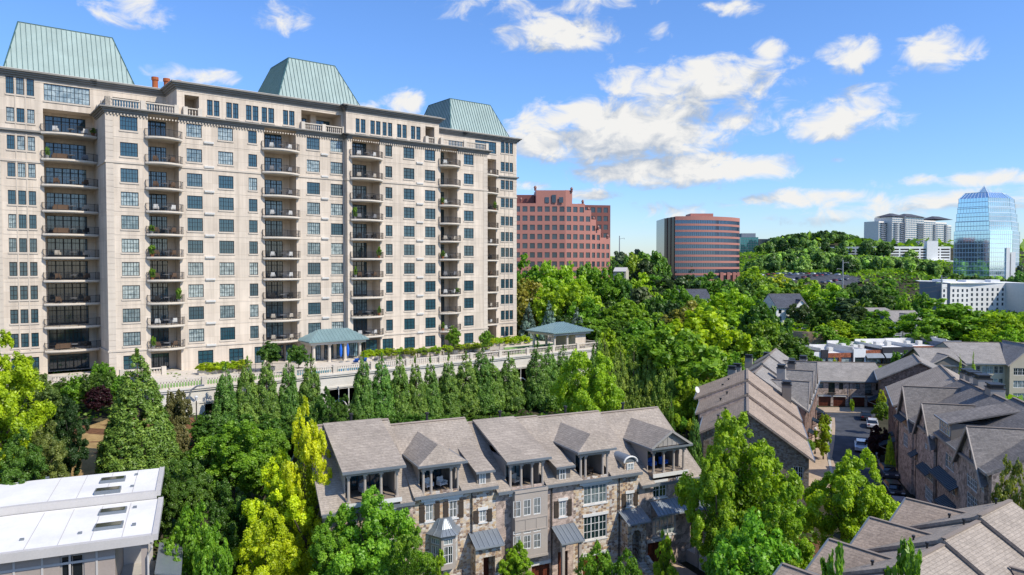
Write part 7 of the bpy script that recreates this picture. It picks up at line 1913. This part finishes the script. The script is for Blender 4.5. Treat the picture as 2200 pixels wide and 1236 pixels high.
for i, px in enumerate((440,452,464,1210,1225)): 
    shrub(1440+i*14, 905+6*i, 20, 84, 1.2, 'lime' if i % 2 else 'mid', 'small rounded bush on the mulch bed behind the front row gable', group='small bushes behind the front row gable')
tree(1770, 903, 36, 106, 'lime', 'small yellow green ornamental tree on the left pavement'); shrub(1772, 912, 26, 116, 1.6, 'bright', 'bright green bush beside the parked black car'); shrub(1735, 965, 34, 98, 1.3, 'mid', 'green bush at the foot of the garden stairs on the left pavement')
tree(1888, 915, 56, 106, 'purple', 'dark purple leaved tree in the shade on the right side of the street'); tree(1914, 935, 22, 98, 'bright', 'narrow bright columnar shrub in the shade by the purple tree', kind='cone'); shrub(1895, 895, 36, 122, 2.4, 'mid', 'green bush beside the blue grey porch roofs'); shrub(1830, 878, 10, 142, 1.8, 'bright', 'small clipped bush between the red garage doors')
tree(1893, 838, 20, 135, 'lime', 'yellow green bush against the brick corner right of the garages')
for i, (px, yt, w) in enumerate(((1926,757,22),(1945,753,20),(1964,757,22),(2006,752,22))): tree(px, yt, w, 196, 'mid', 'small street tree in front of the shops, %s from the left' % wd_[i], cf=.75)
for i, (px, yt, w) in enumerate(((1795,770,20),(1935,778,24),(1952,776,24),(1970,782,20))): tree(px, yt, w, 186, 'lime', 'yellow green bush below the shops, %s from the left' % wd_[i], kind='shrub')
tree(2068, 765, 13, 138, 'bright', 'narrow columnar tree beside the roof of the cream building, left and smaller of two', kind='cone'); tree(2095, 762, 17, 132, 'bright', 'narrow columnar tree beside the cream building, right and taller of two', kind='cone')
# --- deck plants
def pot(u, v, r, h, label, mat='pot_grey'):
    e = link('planter', None, None, D.w((u, v, .02)), TE); tag(e, label, 'planter'); m = MB(); m.cyl(0,0,0,h,r*.75,12,r); part('pot', m, M[mat], e); m = MB(); m.cyl(0,0,h-.02,h+.005,r*.9,12); part('earth', m, M['soil'], e); return e
for i, (px, w, hh, y) in enumerate(((578,46,3.8,-9.5),(640,40,3.4,-13.5),(975,30,4.3,-8.5),(1044,30,3.4,-11.5))):
    u, _ = T.hit(px, 572, y); P_ = T.w((u, y)); nm_ = ['left of the pool pavilion near the wall','just left of the pool pavilion columns','in the middle of the deck','on the right part of the deck'][i]
    pot(u, y, .8, .7, 'grey round planter holding the small tree '+nm_); tree(px, 0, w, P_.y, 'deep' if i < 2 else 'mid', 'small tree in a planter '+nm_, W=Vector((P_.x, P_.y, 0)), ztop=ZD+hh+.6, zg=ZD+.6, lod='mid', cf=.8)
k = 0
for (p0, p1, n, y) in ((440,520,5,-6.5),(790,860,4,-6.5),(880,960,4,-8.0),(985,1040,4,-7.6),(1055,1128,6,-3.0)):
    for i in range(n):
        px = p0 + (p1-p0)*i/max(1, n-1); u, _ = T.hit(px, 572, y); P_ = T.w((u, y)); k += 1
        e = link('planter_box', None, None, D.w((u, y, .02)), TE); tag(e, 'low stone planter box filled with a clipped hedge along the deck', 'planter', 'planter boxes along the deck'); m = MB()
        m.box(-1.1,1.1,-.45,.45,0,.6); part('box', m, M['limestone'], e)
        tree(px, 0, 40, P_.y, 'lime', 'clipped yellow green hedge in a low stone planter box on the deck', kind='shrub', W=Vector((P_.x, P_.y, 0)), zg=ZD+.55, ztop=ZD+1.65, r=1.35, group='clipped hedges in planter boxes on the deck', name='hedge')
pr_ = random.Random(8)
for (ci, i, w, a, b, zf, key) in balcony_sites:       # potted plants on some balconies
    if pr_.random() < .26:
        p = T.w(w.pt(a + (b-a)*pr_.choice([.06, .92]), .35, zf+.01)); e = link('potted_plant', None, None, p); tag(e, 'potted green plant on the %s balcony, %s' % (ORD[i], COLN[ci].replace(' from the left', '')), 'plant')
        m = MB(); m.cyl(0,0,0,.45,.18,10,.25); part('pot', m, M[pr_.choice(['orange_pot','pot_grey'])], e); q = link('foliage', PR['far', pr_.randrange(3)], e, (0, 0, .35)); s = pr_.uniform(.35, .55); q.scale = (s, s, pr_.uniform(.4, .9)); q.color = c4(COLR['mid'])
# --- the wood between tower and offices, tree by tree
W1_ = [(1136,549,70,235,'mid'),(1192,568,92,228,'bright'),(1235,590,70,225,'bright'),(1272,572,84,232,'mid'),(1325,592,70,236,'mid'),(1374,590,72,240,'bright'),(1386,560,70,330,'dark'),(1335,606,64,228,'deep'),(1300,600,60,226,'mid'),(1418,600,60,300,'dark'),
       (1134,604,84,190,'olive'),(1180,622,80,186,'bright'),(1232,612,84,180,'bright'),(1262,640,70,172,'mid'),(1300,650,60,176,'dark'),(1350,646,96,170,'mid'),(1402,640,70,184,'deep'),(1372,618,70,200,'pine'),(1432,650,70,180,'dark'),(1452,620,70,230,'mid'),
       (1470,650,92,172,'olive'),(1500,690,80,160,'olive'),(1510,640,60,220,'mid'),(1520,660,90,190,'mid'),(1565,628,104,210,'bright'),(1612,640,60,230,'mid'),(1590,712,104,150,'mid'),(1545,720,80,150,'deep'),(1640,650,84,178,'deep'),(1664,690,60,176,'deep'),(1640,690,80,170,'mid'),(1700,722,76,166,'deep'),(1620,730,80,150,'mid'),
       (1330,690,70,150,'deep'),(1285,685,70,150,'mid'),(1380,690,80,148,'mid'),(1420,690,70,150,'dark'),(1460,700,60,146,'deep'),(1250,690,60,150,'deep'),(1205,680,60,156,'dark'),(1350,720,70,140,'mid'),(1400,735,60,138,'deep'),(1500,735,60,140,'mid'),(1580,760,60,142,'mid'),(1640,755,60,150,'bright'),(1480,770,50,132,'mid'),(1600,770,40,140,'lime'),
       (1396,542,50,430,'mid'),(1362,545,44,420,'bright'),(1345,552,40,440,'mid'),(1332,541,28,440,'pine'),(1412,548,36,430,'mid'),(1318,560,36,420,'deep'),(1613,575,60,400,'lime'),(1640,600,50,380,'mid'),(1600,600,46,380,'deep'),(1655,615,50,350,'bright'),(1630,625,46,340,'mid'),(1545,640,50,300,'mid'),(1490,648,50,290,'mid'),(1700,606,60,400,'mid'),(1740,600,60,410,'bright'),(1675,590,50,440,'lime')]
nmc = {'mid':'mid green','bright':'bright green','deep':'deep green','dark':'dark green','olive':'olive','pine':'dark','lime':'yellow green'}
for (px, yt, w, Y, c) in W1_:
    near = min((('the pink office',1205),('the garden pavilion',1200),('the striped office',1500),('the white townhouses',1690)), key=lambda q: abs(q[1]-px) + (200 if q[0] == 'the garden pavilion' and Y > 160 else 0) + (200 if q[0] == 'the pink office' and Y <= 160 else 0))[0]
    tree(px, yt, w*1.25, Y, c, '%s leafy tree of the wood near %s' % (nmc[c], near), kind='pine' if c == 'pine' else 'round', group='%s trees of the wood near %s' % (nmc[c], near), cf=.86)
for i, (px, yt, w) in enumerate(((1134,655,50),(1179,650,46),(1241,664,50))): tree(px, yt, w, 150, 'spruce', 'blue grey spruce behind the garden pavilion, %s from the left' % wd_[i], kind='cone')
for i, (px, yt, w, Y) in enumerate(((1386,560,44,380),(1366,535,24,500),(1332,540,30,450))): tree(px, yt, w, Y, 'pine', 'dark pine against the sky between the two pink offices, %s' % ['right','middle','left'][i], kind='pine')
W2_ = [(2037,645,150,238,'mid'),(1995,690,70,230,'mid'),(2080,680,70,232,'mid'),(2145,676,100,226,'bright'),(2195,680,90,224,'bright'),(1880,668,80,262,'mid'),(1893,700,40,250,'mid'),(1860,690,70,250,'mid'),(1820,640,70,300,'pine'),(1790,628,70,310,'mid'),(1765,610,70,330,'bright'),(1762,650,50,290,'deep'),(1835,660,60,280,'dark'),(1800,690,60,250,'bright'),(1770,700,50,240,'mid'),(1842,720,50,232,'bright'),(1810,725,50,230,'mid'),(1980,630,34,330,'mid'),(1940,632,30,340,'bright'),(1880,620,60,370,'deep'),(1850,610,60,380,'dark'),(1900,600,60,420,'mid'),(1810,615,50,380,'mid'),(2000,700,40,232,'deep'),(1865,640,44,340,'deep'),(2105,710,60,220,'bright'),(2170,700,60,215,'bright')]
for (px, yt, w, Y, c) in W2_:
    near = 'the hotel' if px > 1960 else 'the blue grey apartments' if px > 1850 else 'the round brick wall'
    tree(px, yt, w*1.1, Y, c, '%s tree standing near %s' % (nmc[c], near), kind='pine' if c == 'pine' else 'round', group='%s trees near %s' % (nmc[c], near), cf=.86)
# --- scattered woods, each tree under the skyline measured on the photograph
EXC = [(18,335,36),(125,505,52),(145,320,22),(88,334,18),(43,302,7),(170,300,30),(160,300,26),(293,455,34),(340,460,30),(230,550,48),(116,246,14)]
def blocked(x, y):
    if any((x-a)**2 + (y-b)**2 < r*r for a, b, r in EXC): return True
    p = T.loc(Vector((x, y, 0)))
    if -20 < p.x < 84 and -24 < p.y < 32: return True
    return False
def prof(tab, px): return float(np.interp(px, [t[0] for t in tab], [t[1] for t in tab]))
def scatter(n, px0, px1, Y0, Y1, tab, hmin, hmax, cols, where, lod=None, wr=(.30,.42), seed=1, pines=.1, bake=False):
    r = random.Random(seed); done = 0; tries = 0; placed = []
    while done < n and tries < n*30:
        tries += 1; px = r.uniform(px0, px1); Y = math.sqrt(r.uniform(Y0*Y0, Y1*Y1)); x = (px-1100)/FL*Y
        if blocked(x, Y): continue
        g = ground(x, Y); zl = zpix(Vector((0, Y, 0)), prof(tab, px)); h = min(r.uniform(hmin, hmax), zl-g)
        if h < hmin*.45: continue
        rad = h*r.uniform(*wr)
        if any((x-a)**2 + (Y-b)**2 < (.75*(rad+c_))**2 for a, b, c_ in placed): continue
        placed.append((x, Y, rad)); c = r.choice(cols); pn = r.random() < pines; done += 1
        if bake: BAKE.append((x, Y, g, h, rad, c)); continue
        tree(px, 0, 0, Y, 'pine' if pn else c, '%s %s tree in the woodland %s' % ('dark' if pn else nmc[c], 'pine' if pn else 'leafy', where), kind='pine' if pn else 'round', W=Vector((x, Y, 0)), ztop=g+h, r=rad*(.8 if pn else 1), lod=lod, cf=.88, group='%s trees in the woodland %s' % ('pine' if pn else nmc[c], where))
cA = ['mid','mid','bright','deep','dark','olive','lime']
tabA = [(1000,620),(1110,600),(1200,610),(1310,625),(1400,640),(1470,668),(1560,668),(1620,690),(1650,722),(1740,748),(1800,745)]
scatter(46, 1120, 1735, 118, 300, tabA, 10, 20, cA, 'behind the deck', seed=2, lod='mid', wr=(.36,.50))
tabB = [(1300,560),(1380,550),(1428,552),(1600,580),(1650,600),(1700,607),(1800,612),(1880,618),(1985,640),(2000,655),(2200,660)]
scatter(50, 1310, 1990, 300, 470, tabB, 9, 18, cA, 'below the striped office', seed=3, wr=(.36,.5))
tabC = [(1590,565),(1620,560),(1650,548),(1700,535),(1760,535),(1800,548),(1900,552),(2000,560),(2050,590),(2200,600)]
BAKE = []
tabE = [(1300,545),(1440,545),(1600,545),(1700,560),(2100,570),(2200,568)]
tabD = [(1600,545),(1650,513),(1700,504),(1770,494),(1820,502),(1880,518),(1960,530),(2050,560),(2200,572)]
scatter(130, 1600, 2200, 560, 840, tabC, 11, 20, ['mid','mid','bright','deep','bright','lime','dark'], 'on the hillside', seed=4, bake=True)
scatter(130, 1600, 1990, 850, 1040, tabD, 12, 24, ['mid','bright','mid','deep','dark'], 'along the hill crest', seed=5, bake=True)
scatter(40, 1300, 1430, 480, 800, tabE, 12, 22, cA, 'on the skyline between the offices', seed=6)
scatter(18, 2180, 2215, 500, 1000, [(2100,570),(2200,566)], 12, 22, cA, 'right of the glass tower', seed=7)
scatter(12, -150, -45, 62, 110, [(-200,700),(0,760),(60,800),(240,860)], 8, 14, ['mid','deep','magno','dark'] if False else ['mid','deep','dark'], 'left of the tower', seed=8, lod='mid', pines=0)
def bake_wood(name, label, items, nl, size):
    g = np.random.default_rng(99); nm = bpy.data.meshes
    P_, N_, T_, C_ = [], [], [], []
    for (x, y, gz, h, rad, c) in items:
        D_ = unit(g.normal(size=(14, 3))); cs = D_*g.uniform(.45, .8, 14)[:, None]; rs = g.uniform(.28, .45, 14); idx = g.integers(0, 14, nl); d = unit(unit(g.normal(size=(nl, 3))) + .6*D_[idx])
        P = (cs[idx] + d*(rs[idx]*g.uniform(.6, 1.1, nl))[:, None]) * np.array([rad, rad, h*.46]) + np.array([x, y, gz + h*.54]); P_.append(P); N_.append(unit(d + .4*g.normal(size=d.shape) + [0, 0, .3]))
        T_.append(g.uniform(.7, 1.3, 14)[idx]*g.uniform(.75, 1.25, nl)*{'mid':1,'bright':1.7,'lime':2.1,'deep':.65,'dark':.42}[c])
    o = link(name, leaf_mesh(name, np.concatenate(P_), np.concatenate(N_), np.full(nl*len(items), size), np.concatenate(T_), M['leaf'])); o.color = c4((.175, .315, .075)); tag(o, label, 'woodland', None, 'stuff')
bake_wood('hillside_woodland', 'wooded hillside of many merged treetops around the white parking structure', BAKE, 750, 2.3)
# dark strip of wood behind the front row and under the deck
for i in range(16):
    px = 450 + i*64; u, _ = T.hit(px, 572, -27); P_ = T.w((u, -27)); tree(px, 0, 0, P_.y, 'deep', 'dark understorey tree in the strip behind the front townhouse row', W=Vector((P_.x, P_.y, 0)), ztop=zpix(Vector((0, P_.y, 0)), 893), r=2.8, lod='mid', cf=.95, group='understorey trees behind the front townhouse row')
# --- distant woodland and ground cover: nobody could count these
def stuff_leaves(name, label, n, px0, px1, Y0, Y1, size, h, mat, col, seed, test=None, clump=30.):
    g = np.random.default_rng(seed); px = g.uniform(px0, px1, n); Y = np.sqrt(g.uniform(Y0**2, Y1**2, n)); X = (px-1100)/FL*Y; Z = ground_np(X, Y)
    ph = np.sin(X/clump*2.1+1.3)*np.cos(Y/clump*1.7) + np.sin(X/clump*5.3)*np.sin(Y/clump*4.1+.5); hh = h*(.55 + .25*ph) * g.uniform(.1, 1.0, n)
    ok = np.ones(n, bool)
    if test is not None: ok = np.array([not test(a, b) for a, b in zip(X, Y)])
    P = np.stack([X, Y, Z+np.maximum(hh, .05)], 1)[ok]; Nn = unit(g.normal(size=P.shape)*.7 + np.array([0, 0, 1.0])); tint = (g.uniform(.6, 1.3, n)*(1+.25*ph))[ok]
    o = link(name, leaf_mesh(name, P, Nn, np.full(len(P), size), tint, mat)); o.color = c4(COLR[col]); tag(o, label, 'woodland' if h > 5 else 'ground cover', None, 'stuff'); return o
stuff_leaves('distant_woodland', 'far off treetops merging into one green mass under the horizon', 26000, 1050, 2400, 900, 3200, 9.0, 16, M['leaf'], 'mid', 1, lambda x, y: (x-600)**2+(y-1110)**2 < 60**2)
ROADS = [[(40,60),(42,80),(47.5,100),(53,113.5),(58.5,125),(63.5,136.5),(67,141.5)],[(40,92),(45.2,108),(50.5,119),(55.5,130),(58.5,137)],[(59,143),(77,141)],[(-45,62),(-42.5,68),(-43.5,76),(-46,84),(-46,88)],[(10,62),(20,64),(28,62),(36,52)],[(-16,58),(0,62.5),(16,69)]]
def near_road(x, y):
    p = Vector((x, y))
    for R_ in ROADS:
        for a, b in zip(R_[:-1], R_[1:]):
            a = Vector(a); b = Vector(b); d = b-a; t = max(0, min(1, (p-a).dot(d)/d.length_squared))
            if (p - (a+d*t)).length < 3.9: return True
    return False
stuff_leaves('ground_cover', 'low ivy and undergrowth covering the ground between houses and trees', 60000, -100, 1760, 48, 150, .42, 1.0, M['leaf'], 'deep', 2, near_road, clump=6.)
stuff_leaves('undergrowth', 'brushy undergrowth on the floor of the woods farther back', 60000, 1100, 2300, 150, 900, 2.2, 4.0, M['leaf'], 'mid', 3, lambda x, y: (200<x<262 and 520<y<590) or (60<x<200 and 180<y<215), clump=20.)
